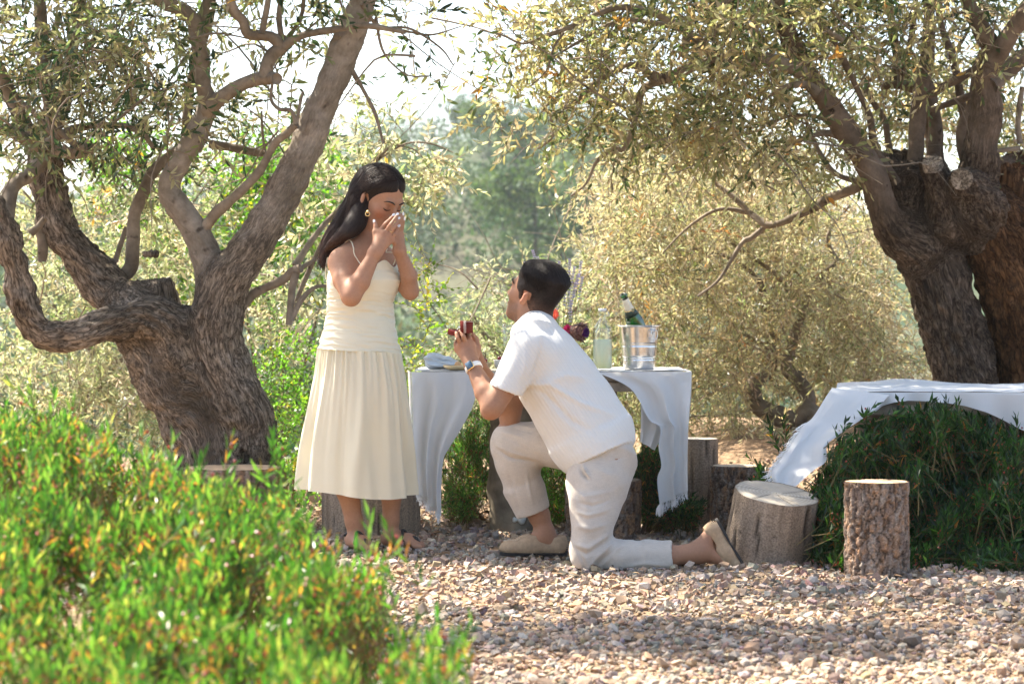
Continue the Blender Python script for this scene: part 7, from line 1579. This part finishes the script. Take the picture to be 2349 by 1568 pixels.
g.cone(M_(1228, 1190, 0.19), M_(1212, 1145, 0.19), 0.064, 0.05, 0.0, 's')
V, F = g.mesh(2); N_ = vnormals(V, F)
fl = [([M_(1318, 1256, -.3), M_(1345, 1270, -.3), M_(1400, 1236, -.3)], -0.010, 0.010), ([M_(1320, 1248, -.3), M_(1350, 1256, -.3), M_(1402, 1222, -.3)], 0.010, 0.010), ([M_(1412, 1240, -.3), M_(1370, 1275, -.3), M_(1345, 1310, -.3)], 0.012, 0.009), ([M_(1418, 1252, -.3), M_(1382, 1282, -.3), M_(1362, 1312, -.3)], -0.010, 0.009),
      ([M_(1326, 1262, -.3), M_(1338, 1285, -.3), M_(1345, 1308, -.3)], -0.006, 0.008), ([M_(1440, 1245, -.3), M_(1410, 1262, -.3), M_(1375, 1305, -.3)], 0.006, 0.010),
      ([M_(1313, 1170, -.3), M_(1350, 1182, -.3), M_(1410, 1165, -.3)], 0.007, 0.010), ([M_(1310, 1150, -.3), M_(1360, 1160, -.3), M_(1415, 1142, -.3)], -0.007, 0.010), ([M_(1306, 1120, -.3), M_(1340, 1140, -.3), M_(1425, 1125, -.3)], 0.006, 0.012), ([M_(1316, 1205, -.3), M_(1355, 1212, -.3), M_(1400, 1200, -.3)], 0.006, 0.011),
      ([M_(1333, 1055, -.25), M_(1342, 1078, -.25), M_(1356, 1099, -.25)], 0.012, 0.007), ([M_(1327, 1062, -.25), M_(1335, 1085, -.25), M_(1349, 1102, -.25)], -0.012, 0.007), ([M_(1396, 1058, -.25), M_(1425, 1050, -.2), M_(1456, 1042, -.1)], -0.005, 0.005),
      ([M_(1345, 1060, -.3), M_(1395, 1090, -.3), M_(1440, 1088, -.3)], 0.006, 0.014), ([M_(1305, 1085, -.3), M_(1318, 1130, -.3), M_(1330, 1200, -.3)], 0.005, 0.012),
      ([M_(1150, 990, .1), M_(1190, 1000, .08), M_(1262, 1040, .05)], 0.008, 0.008), ([M_(1150, 998, .1), M_(1185, 1014, .08), M_(1245, 1052, .05)], -0.009, 0.008), ([M_(1165, 980, .1), M_(1215, 990, .08), M_(1275, 1030, .05)], -0.006, 0.008), ([M_(1180, 972, .1), M_(1230, 985, .08), M_(1285, 1025, .05)], 0.006, 0.008),
      ([M_(1140, 1030, .1), M_(1168, 1048, .08), M_(1232, 1062, .08)], -0.012, 0.008), ([M_(1140, 1020, .1), M_(1175, 1036, .08), M_(1236, 1054, .08)], 0.009, 0.008), ([M_(1205, 1068, .1), M_(1212, 1110, .1), M_(1224, 1165, .1)], 0.006, 0.008), ([M_(1160, 1060, .1), M_(1175, 1110, .1), M_(1196, 1175, .1)], -0.004, 0.012),
      ([M_(1430, 1300, -.3), M_(1480, 1292, -.3), M_(1538, 1298, -.3)], 0.005, 0.012)]
V = folds(V, N_, fl, 1.35, 0.78) + N_ * (fbm(V * [11, 6, 11], 3, 18) * 0.008)[:, None]; V[:, 2] = np.maximum(V[:, 2], 0.012)
tro = mk('trousers', V, F, linen, mn)
# moccasins
suede = plain('tan_suede', (0.40, 0.285, 0.18), 0.92, 0.1, 0.14, 70, 0.3); rubber = plain('dark_rubber_sole', (0.035, 0.032, 0.03), 0.75, 0.25); thread = plain('pale_stitching', (0.62, 0.55, 0.44), 0.8, 0.1)
SL_ = 0.288
sg = SDF([-0.03, -0.07, -0.02], [SL_ + 0.03, 0.07, 0.13], 0.003)          # toe at x=0, heel at x=SL_
sg.econe((0.052, 0, 0.030), (0.12, 0, 0.036), (0, 1, 0), 0.044, 0.046, 0.030, 0.040, 0.02); sg.ell((0.048, 0, 0.028), np.eye(3), (0.050, 0.043, 0.029), 0.02); sg.econe((0.12, 0, 0.036), (0.245, 0, 0.042), (0, 1, 0), 0.044, 0.036, 0.042, 0.046, 0.03); sg.ell((0.248, 0, 0.045), np.eye(3), (0.040, 0.035, 0.050), 0.02)
sg.econe((0.10, 0, 0.055), (0.155, 0, 0.075), (0, 1, 0), 0.034, 0.034, 0.02, 0.018, 0.02)
sg.cut((0, 0, 0.004), (0, 0, -1)); sg.ell((0.205, 0, 0.100), np.eye(3), (0.075, 0.034, 0.052), 0.006, 's'); sg.ell((0.17, 0, 0.108), np.eye(3), (0.045, 0.036, 0.045), 0.01, 's')
SV_, SF_ = sg.mesh(2); SN = vnormals(SV_, SF_)
e_ = ((SV_[:, 0] - 0.085) / 0.066) ** 2 + (SV_[:, 1] / 0.032) ** 2; ridge = np.exp(-((e_ - 1) / 0.14) ** 2) * (SV_[:, 2] > 0.03) * (SV_[:, 0] < 0.13); SV_ = SV_ + SN * (ridge * 0.0035 + fbm(SV_ * 40, 2, 3) * 0.0012)[:, None]
def shoe(T):
    sh = mk('moccasin', T(SV_), SF_, suede, mn)
    u = np.linspace(0, 1, 40); wd_ = (0.040 + 0.006 * np.sin(u * 3.0 + 0.4) - 0.010 * ss(0.45, 0.9, u)) * np.sqrt(np.clip(1 - ((u - 0.5) / 0.5) ** 10, 0.05, 1)); x_ = 0.0 + u * (SL_ - 0.0)
    bot = 0.012 * ss(0.80, 1.0, 1 - u) * 0; zb = -0.005 - 0 * u; zb = zb + 0.006 * np.exp(-((u - 0.52) / 0.14) ** 2)
    P1 = np.stack([x_, wd_, 0 * u + 0.009], 1); P2 = np.stack([x_, -wd_, 0 * u + 0.009], 1); P3 = np.stack([x_, wd_ * 0.92, zb], 1); P4 = np.stack([x_, -wd_ * 0.92, zb], 1); k = np.arange(39)
    V = np.concatenate([P1, P2, P3, P4]); F = np.concatenate([np.stack([k, 40 + k, 41 + k, k + 1], 1), np.stack([80 + k, 81 + k, 121 + k, 120 + k], 1), np.stack([k, k + 1, 81 + k, 80 + k], 1), np.stack([40 + k, 120 + k, 121 + k, 41 + k], 1), [[0, 80, 120, 40], [39, 79, 159, 119]]])
    mk('sole', T(V), F, rubber, sh, smooth=False)
    a = np.linspace(-1.15, 1.15, 15); st = np.stack([0.132 + 0.0 * a, 0.043 * np.sin(a * 1.2), 0.045 + 0.033 * np.cos(a * 1.2)], 1)
    V, F = join([box(st[i], st[i + 1] - st[i], (1, 0, 0), np.cross(st[i + 1] - st[i], (1, 0, 0)), 0.004, 0.008, 0.0022) for i in range(14)]); mk('strap', T(V), F, suede, sh)
    ps = []
    for i in range(26):
        t = math.pi * (0.5 + i / 25.0) ; p = np.array([0.085 + 0.068 * math.cos(t) * 1.0, 0.0335 * math.sin(t), 0]); dd = np.linalg.norm(SV_[:, :2] - p[:2], axis=1) + (SV_[:, 2] < 0.03); p[2] = SV_[np.argmin(dd), 2] + 0.0005
        ps.append(box(p, (1, 0, 0), (0, 1, 0), (0, 0, 1), 0.0018, 0.0012, 0.0012))
    for i in range(10): ps.append(box((SL_ - 0.035, 0.031 * (1 if i % 2 else -1), 0.012 + 0.004 * i), (1, 0, 0), (0, 1, 0), (0, 0, 1), 0.0012, 0.004, 0.0014))
    V, F = join(ps); tag(mk('stitching', T(V), F, thread, sh, smooth=False), kind='stuff')
    ps = []
    for iz in range(4):
        for iy in range(-2, 3):
            y = iy * 0.0095; ps.append(lathe([(0.0032, -0.004), (0.0030, 0.002), (0.0005, 0.003)], (0.2475 + math.sqrt(max(0.04 ** 2 * (1 - (y / 0.035) ** 2), 0)), y, 0.014 + iz * 0.009), 8, (1, y * 20, 0)))
    V, F = join(ps); tag(mk('rubber_pebbles', T(V), F, rubber, sh), kind='stuff')
def frame(toe, heel, up):
    toe, heel = np.asarray(toe, float), np.asarray(heel, float); x = nrm(heel - toe); z = nrm(np.asarray(up, float) - x * (np.asarray(up) @ x)); y = np.cross(z, x)
    k = np.linalg.norm(heel - toe) / SL_
    return lambda V: toe + k * (V[:, :1] * x + V[:, 1:2] * y + V[:, 2:3] * z)
tF = M_(1146, 0, 0.19); hF = M_(1302, 0, 0.19); tF[2] = 0.026; hF[2] = 0.024
shoe(frame(tF, hF, (0, 0, 1)))
tK = M_(1711, 1306, -0.24); hK = M_(1643, 1188, -0.235)
shoe(frame(tK, hK, (-1, -0.05, -0.62)))
# wrist watch on the near arm
fd = nrm(WA - EA); wc = M_(1080, 845, -0.15); wc = EA + fd * ((wc - EA) @ fd); vw = nrm(np.array([-0.35, -0.93, 0.12])); vw = nrm(vw - fd * (vw @ fd)); sd = np.cross(fd, vw)
a = np.linspace(0, 2 * np.pi, 49)[:-1]; prof = [(-0.011, 0.0345), (-0.010, 0.0362), (0.010, 0.0362), (0.011, 0.0345), (0.010, 0.031), (-0.010, 0.031)]
V = np.concatenate([wc + fd * o_ + r_ * (np.cos(a)[:, None] * vw + np.sin(a)[:, None] * sd) for o_, r_ in prof]); k = np.arange(48); F = np.concatenate([np.stack([i * 48 + k, i * 48 + (k + 1) % 48, ((i + 1) % 6) * 48 + (k + 1) % 48, ((i + 1) % 6) * 48 + k], 1) for i in range(6)])
wband = plain('white_watch_band', (0.80, 0.78, 0.72), 0.5, 0.35, 0.03); wat = mk('wristwatch', V, F, wband, mn)
V, F = box(wc + vw * 0.0375, fd, sd, vw, 0.0185, 0.0165, 0.0052, 0.004); mk('watch_case', V, F, gold, wat)
scr = plain('watch_glass', (0.035, 0.075, 0.12), 0.06, 0.8, 0.5, 30); V, F = box(wc + vw * 0.0424, fd, sd, vw, 0.0165, 0.0145, 0.0012, 0.0011); mk('watch_screen', V, F, scr, wat)
# ring box held up in his hands
o_ = nrm([-0.8, 0.6, 0]); w_ = nrm([0.6, 0.8, 0]); cb_ = M_(1066.7, 764, -0.15)
rbx = thing('ring_box', 'open dark red ring box held up towards the woman', 'ring box', cb_)
redl = plain('dark_red_leatherette', (0.11, 0.013, 0.010), 0.6, 0.08, 0.15, 40, 0.15); crm = plain('cream_satin_lining', (0.72, 0.66, 0.58), 0.5, 0.3, 0.04); blackv = plain('black_velvet', (0.015, 0.014, 0.015), 0.9, 0.1)
lc = cb_ + o_ * 0.0135 + w_ * 0.0275 + Z_ * 0.0255
V, F = box(lc, o_, w_, Z_, 0.0135, 0.0275, 0.0255, 0.0018); lid = mk('lid', V, F, redl, rbx)
V, F = box(lc + o_ * 0.0138, o_, w_, Z_, 0.0012, 0.024, 0.022, 0.0008); mk('lining', V, F, crm, lid)
for dz in (0.0,):
    for (s1, s2) in ((1, 0),):
        V, F = box(cb_ + o_ * 0.0035 + w_ * -0.0002 + Z_ * 0.0255, o_, w_, Z_, 0.0007, 0.0012, 0.0250); mk('trim_line', V, F, crm, lid)
        V, F = box(cb_ + o_ * -0.0002 + w_ * 0.0035 + Z_ * 0.0255, o_, w_, Z_, 0.0012, 0.0007, 0.0250); mk('trim_line', V, F, crm, lid)
        V, F = box(cb_ + o_ * -0.0002 + w_ * 0.0275 + Z_ * 0.0470, o_, w_, Z_, 0.0012, 0.0255, 0.0006); mk('trim_line', V, F, crm, lid)
ob = nrm(o_ + Z_ * 0.20); zb = nrm(Z_ - o_ * 0.20); bc = cb_ + o_ * 0.028 + ob * 0.032 + w_ * 0.0275 - Z_ * 0.006
bot = []
for (du, dw, su, sw) in ((0, 0, 0.032, 0.0275),):
    bot.append(box(bc - zb * 0.007, ob, w_, zb, 0.032, 0.0275, 0.004, 0.0015))
for s_ in (-1, 1): bot.append(box(bc + w_ * s_ * 0.0255 + zb * 0.003, ob, w_, zb, 0.032, 0.002, 0.0085, 0.001)); bot.append(box(bc + ob * s_ * 0.030 + zb * 0.003, ob, w_, zb, 0.002, 0.0235, 0.0085, 0.001))
V, F = join(bot); base = mk('tray', V, F, redl, rbx)
V, F = box(bc + zb * 0.003, ob, w_, zb, 0.0275, 0.023, 0.005, 0.001); mk('velvet_pad', V, F, blackv, base)
rc = bc + zb * 0.014 + ob * -0.002; a = np.linspace(0, 2 * np.pi, 25); silver = metal('ring_silver', (0.85, 0.84, 0.82), 0.12)
rg_ = thing('engagement_ring', 'slim diamond ring standing in the open red box', 'ring', rc)
V, F, b_ = tube(rc + np.cos(a)[:, None] * w_ * 0.009 + np.sin(a)[:, None] * zb * 0.009, np.full(25, 0.0011), 6, 40); mk('band', V, F, silver, rg_)
V, F = lathe([(0.0004, -0.004), (0.0036, 0.0), (0.0026, 0.0018), (0.0003, 0.002)], rc + zb * 0.0125, 8, zb); mk('diamond', V, F, glass_mat('diamond', (1, 1, 1), 0, 2.4), rg_, smooth=False)
# ------------------------------------------------------------------ shrubs with upright shoots
SHR = [((0.070, 0.165, 0.035), 5), ((0.14, 0.235, 0.06), 4), ((0.03, 0.085, 0.02), 4.5), ((0.30, 0.29, 0.11), 0.8)]
DKG = [((0.022, 0.060, 0.018), 5), ((0.040, 0.095, 0.025), 3), ((0.012, 0.034, 0.012), 4), ((0.07, 0.16, 0.04), 1.5), ((0.10, 0.10, 0.03), 0.2)]  # deeper version of the shrub greens, with shade put into the leaf colour
OC_V = np.array([(1, 0, 0), (-1, 0, 0), (0, 1, 0), (0, -1, 0), (0, 0, 1), (0, 0, -1)], float); OC_F = np.array([(0, 2, 4), (2, 1, 4), (1, 3, 4), (3, 0, 4), (2, 0, 5), (1, 2, 5), (3, 1, 5), (0, 3, 5)])
berry_m = plain('shrub_berry', (0.30, 0.05, 0.025), 0.4, 0.4, 0.4, 30)
def shoot_template(r, pal, ln, n, L, orange=0.06, wr=0.21):
    """one leafy shoot standing along +z, root at the origin, length L"""
    z = np.linspace(0.12, 1.0, n) * L; a = np.arange(n) * 2.4 + r.uniform(0, 6)
    open_ = np.linspace(0.95, 0.25, n) * r.uniform(0.8, 1.2, n)
    rad = np.stack([np.cos(a), np.sin(a), 0 * a], 1); d = rad * np.sin(open_)[:, None] + np.array([0, 0, 1]) * np.cos(open_)[:, None]
    nv = rad * np.cos(open_)[:, None] * -1 + np.array([0, 0, 1]) * np.sin(open_)[:, None] + r.normal(0, 0.3, (n, 3))
    l = ln * r.uniform(0.75, 1.15, n); base = np.stack([0.01 * np.sin(z * 30) , 0.01 * np.cos(z * 25), z], 1) + rad * 0.002
    c = pick(pal, n, r, 0.2); og = r.uniform(0, 1, n) < orange * np.linspace(2.2, 0.2, n); c[og] = np.array([(0.45, 0.19, 0.06), (0.50, 0.32, 0.10), (0.26, 0.12, 0.06)])[r.integers(0, 3, og.sum())] * r.uniform(0.7, 1.3, (og.sum(), 1))
    V, F, cc = leaves(base, d, nv, l, l * wr, c, True)
    sv = []; 
    a3 = np.array([0, 2.1, 4.2]); zz = np.array([-0.05, 0.5 * L, L]); rs = np.array([0.0022, 0.0016, 0.0008])
    TV = np.stack([rs[:, None] * np.cos(a3) + 0.01 * np.sin(zz * 30)[:, None], rs[:, None] * np.sin(a3) + 0.01 * np.cos(zz * 25)[:, None], zz[:, None] + 0 * a3], -1).reshape(-1, 3)
    TF = np.array([[g0 + u, g0 + (u + 1) % 3, g0 + 3 + (u + 1) % 3, g0 + 3 + u] for g0 in (0, 3) for u in range(3)])
    BV, BF = [], []
    k0 = r.integers(0, 4)
    if k0:
        ps = [(OC_V * 0.0048 + [r.normal(0, 0.012), r.normal(0, 0.012), L * r.uniform(0.6, 0.98)], OC_F) for _ in range(k0)]; BV, BF = join(ps); BF = np.concatenate(BF)
    n0 = len(V); Vall = [V, TV]; Fs = [F[0], TF + n0]; fm = [np.zeros(len(F[0])), np.ones(len(TF))]; cs = [cc, np.tile((0.16, 0.12, 0.05), (9, 1))]
    if k0: Vall.append(BV); Fs.append(BF + n0 + 9); fm.append(np.full(len(BF), 2)); cs.append(np.tile((0.3, 0.05, 0.03), (len(BV), 1)))
    return np.concatenate(Vall), Fs, np.concatenate(fm), np.concatenate(cs)
def shoot_shrub(label, base, tips, dirs, scl, seed, pal, n_parts, cat='shrub', name='leafy_shrub', ln=0.042, nl=14, L=0.13, orange=0.06, depth_key=None, woody=None, wr=0.21):
    r = np.random.default_rng(seed); t = thing(name, label, cat, base); T = [shoot_template(r, pal, ln, nl, L, orange, wr) for _ in range(8)]
    mats_ = [green_leaf, twig_mat, berry_m]; n = len(tips); k = r.integers(0, 8, n)
    zdir = nrm(dirs); sx = nrm(np.cross(zdir, r.normal(0, 1, (n, 3)))); sy_ = np.cross(zdir, sx); RMx = np.stack([sx, sy_, zdir], 2)
    root = tips - zdir * (L * scl)[:, None]
    big = np.argsort(-(scl / np.linalg.norm(tips - [0, 0, CAMZ], axis=1)) + (depth_key if depth_key is not None else 0))[:n_parts]
    dm = [mesh_data('shoot', *[(V, F, mats_) for V, F, fm, c in [T[i]]][0], col=T[i][3], smooth=False, fmat=T[i][2]) for i in range(8)]
    for i in big:
        o = bpy.data.objects.new('shoot', dm[k[i]]); C.objects.link(o); o.parent = t
        M = Matrix([[*(RMx[i, a] * scl[i]), 0] for a in range(3)] + [[0, 0, 0, 1]]); M.translation = Vector(tuple(root[i] - np.asarray(base))); o.matrix_local = M
    rest = np.setdiff1d(np.arange(n), big); Vs, Fs, fm, cs, n0 = [], [], [], [], 0
    for j in range(8):
        ii = rest[k[rest] == j]
        if not len(ii): continue
        V, F, f_, c = T[j]; VV = np.einsum('nij,vj->nvi', RMx[ii], V) * scl[ii, None, None] + root[ii, None]
        off = (np.arange(len(ii)) * len(V))[:, None, None] + n0; pos = 0
        for f in F:
            Fs.append((f[None] + off).reshape(-1, f.shape[1])); fm.append(np.tile(f_[pos:pos + len(f)], len(ii))); pos += len(f)
        Vs.append(VV.reshape(-1, 3)); cs.append((c[None] * r.uniform(0.8, 1.2, (len(ii), 1, 1))).reshape(-1, 3)); n0 += VV.shape[0] * VV.shape[1]
    if Vs: tag(mk('foliage', np.concatenate(Vs), Fs, mats_, t, col=np.concatenate(cs), smooth=False, fmat=np.concatenate(fm)), kind='stuff')
    for i in range(woody or 0):
        q = root[r.integers(n)]; b_ = np.asarray(base) + [r.normal(0, 0.12), r.normal(0, 0.08), -0.02]
        V, F, bk = tube([b_, (b_ + q) / 2 + [0, 0, 0.05], q], [0.012, 0.008, 0.003], 5); mk('stem', V, F, stem_mat, t)
    return t
r = np.random.default_rng(17)
# big front shrub at the lower left: outline of its top edge in the picture
ox = np.array([-60, 0, 60, 130, 230, 300, 380, 450, 540, 600, 650, 690, 730, 790, 860, 900, 930, 960, 1010, 1060, 1085])
oy = np.array([880, 885, 890, 905, 955, 985, 1005, 1055, 1085, 1085, 1075, 1130, 1215, 1265, 1265, 1300, 1345, 1405, 1440, 1465, 1500])
N1 = 4200; px = r.uniform(-90, 1075, N1); py = r.uniform(880, 1660, N1); top = np.interp(px, ox, oy); ok = (py > top + 38) & ~((px > 400) & (py < 1250) & (r.uniform(0, 1, N1) < 0.45)) & ~((px > 700) & (r.uniform(0, 1, N1) < 0.35))
px, py, top = px[ok], py[ok], top[ok]
hole = (px > 820) & (py > 1320) & (py < 1420) & (px > 870 - (py - 1320) * 0.2); px, py = px[~hole], py[~hole]
D = 6.45 - (py - 880) / 760 * 2.3 + r.normal(0, 0.10, len(px)); D = np.maximum(D, 3.95)
q_ = np.stack([px / 95.0, py / 70.0, 0 * px], 1); lump = fbm(q_, 2, 77); kp = lump > -0.04 + r.uniform(-0.1, 0.1, len(px)); px, py, D, lump = px[kp], py[kp], D[kp], lump[kp]; D = D - 0.5 * lump
tips = np.stack([(px - HX) / FPX * D, D, CAMZ - (py - HY) / FPX * D], 1)
# spiky shoots along the edge
ex = np.array([20, 60, 110, 170, 250, 330, 395, 470, 520, 545, 610, 640, 655, 700, 760, 800, 830, 850, 890, 905, 760, 1000, 1045, 1070, 960, 985, 875, 1060, 1030, 720, 450, 640])
ey = np.array([872, 868, 885, 900, 945, 975, 990, 1040, 1075, 990, 1060, 985, 1015, 1130, 1220, 1245, 1170, 1240, 1230, 1190, 1240, 1425, 1445, 1425, 1400, 1410, 1290, 1480, 1450, 1190, 1030, 1000]) 
ey = ey + 22; De = 6.3 - (ey - 880) / 760 * 2.2; te = np.stack([(ex - HX) / FPX * De, De, CAMZ - (ey - HY) / FPX * De], 1)
# the far side of the shrub
N2 = 900; px = r.uniform(-90, 900, N2); top = np.interp(px, ox, oy); py = top + r.uniform(50, 260, N2); D = 6.5 + (py - top) / 240 * 0.9 - 0.003 * np.maximum(top - 900, 0)
tb = np.stack([(px - HX) / FPX * D, D, CAMZ - (py - HY) / FPX * D], 1)
tips = np.concatenate([te, tips, tb]); dirs = np.array([0.05, -0.12, 1.0]) + r.normal(0, 0.28, (len(tips), 3)); dirs[:, 2] = np.abs(dirs[:, 2])
scl = r.uniform(0.75, 1.25, len(tips)); scl[:len(te)] = 1.25
key = np.zeros(len(tips)); key[-len(tb):] = 1.0
shoot_shrub('bright green shrub with upright leaves and red berries filling the lower front corner', (-0.9, 5.4, 0.0), tips, dirs, scl, 5, SHR, 290, depth_key=key, woody=14, ln=0.035, nl=17, L=0.15, orange=0.08)
# dark bush under the right table
rx_ = np.array([1715, 1745, 1760, 1800, 1850, 1900, 1935, 1980, 2050, 2110, 2180, 2240, 2300, 2360, 2450])
ry_ = np.array([1095, 1060, 1075, 1120, 1130, 1040, 1000, 975, 930, 925, 925, 935, 965, 990, 980])
N3 = 4300; px = r.uniform(1730, 2440, N3); py = r.uniform(925, 1345, N3); top = np.interp(px, rx_, ry_); ok = (py > top + 14) & (py < 1340 - 0.10 * np.abs(px - 2150)); px, py = px[ok], py[ok]
D = 10.45 - (py - 925) / 420 * 0.75 + 0.7 * r.uniform(0, 1, len(px)) ** 2; D = np.where(px < 1860, D + 0.3, D); lump = fbm(np.stack([px / 70.0, py / 60.0, 0 * px], 1), 2, 78); kp = lump > -0.34; px, py, D = px[kp], py[kp], D[kp] - 0.5 * lump[kp]
tips = np.stack([(px - HX) / FPX * D, D, CAMZ - (py - HY) / FPX * D], 1); tips[:, 2] = np.maximum(tips[:, 2], 0.05)
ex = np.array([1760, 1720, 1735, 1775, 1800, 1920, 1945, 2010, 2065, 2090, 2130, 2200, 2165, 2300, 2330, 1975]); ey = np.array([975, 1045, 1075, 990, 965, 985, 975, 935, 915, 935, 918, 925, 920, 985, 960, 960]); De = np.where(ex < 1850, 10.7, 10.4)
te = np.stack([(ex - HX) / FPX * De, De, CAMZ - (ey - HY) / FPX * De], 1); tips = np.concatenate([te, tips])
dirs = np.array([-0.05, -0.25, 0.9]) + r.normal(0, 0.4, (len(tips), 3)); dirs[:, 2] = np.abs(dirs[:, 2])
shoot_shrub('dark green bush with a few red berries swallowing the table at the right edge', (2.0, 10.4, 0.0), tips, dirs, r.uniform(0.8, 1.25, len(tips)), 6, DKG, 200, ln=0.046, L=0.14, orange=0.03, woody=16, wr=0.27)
# low bushes under the middle table
def low_bush(label, base, blobs, n, seed, pal, parts_n):
    r = np.random.default_rng(seed); O = []
    for (x, y, rx, ry, D0, D1, wgt) in blobs:
        m = int(n * wgt); a = r.uniform(0, 6.283, m); q = np.sqrt(r.uniform(0, 1, m)); D = r.uniform(D0, D1, m); O.append(np.stack([(x + rx * q * np.cos(a) - HX) / FPX * D, D, CAMZ - (y + ry * q * np.sin(a) - HY) / FPX * D], 1))
    O = np.concatenate(O); O[:, 2] = np.maximum(O[:, 2], 0.04); ctr = np.array(base) + [0, 0, 0.05]; d = nrm(O - ctr) + [0, 0, 0.5] + r.normal(0, 0.5, O.shape)
    shoot_shrub(label, base, O, d, r.uniform(0.7, 1.15, len(O)), seed, pal, parts_n, ln=0.036, nl=16, L=0.12, orange=0.02, woody=8)
MID = [((0.06, 0.14, 0.025), 5), ((0.09, 0.20, 0.03), 4), ((0.03, 0.07, 0.02), 3)]
g0 = P(1085, 0, 11.9); g0[2] = 0
low_bush('bright green needle leaved bush under the table beside the hanging cloth', g0, [(1070, 1080, 60, 95, 11.5, 12.3, 0.75), (1100, 985, 40, 55, 11.6, 12.2, 0.2), (1050, 1150, 45, 40, 11.4, 12, 0.15)], 300, 21, SHR, 60)
g0 = P(1270, 0, 11.9); g0[2] = 0
low_bush('shaded needle leaved bush behind the raised shin of the man', g0, [(1270, 1120, 45, 85, 11.6, 12.2, 1.0)], 180, 22, MID, 40)
g0 = P(1515, 0, 11.6); g0[2] = 0
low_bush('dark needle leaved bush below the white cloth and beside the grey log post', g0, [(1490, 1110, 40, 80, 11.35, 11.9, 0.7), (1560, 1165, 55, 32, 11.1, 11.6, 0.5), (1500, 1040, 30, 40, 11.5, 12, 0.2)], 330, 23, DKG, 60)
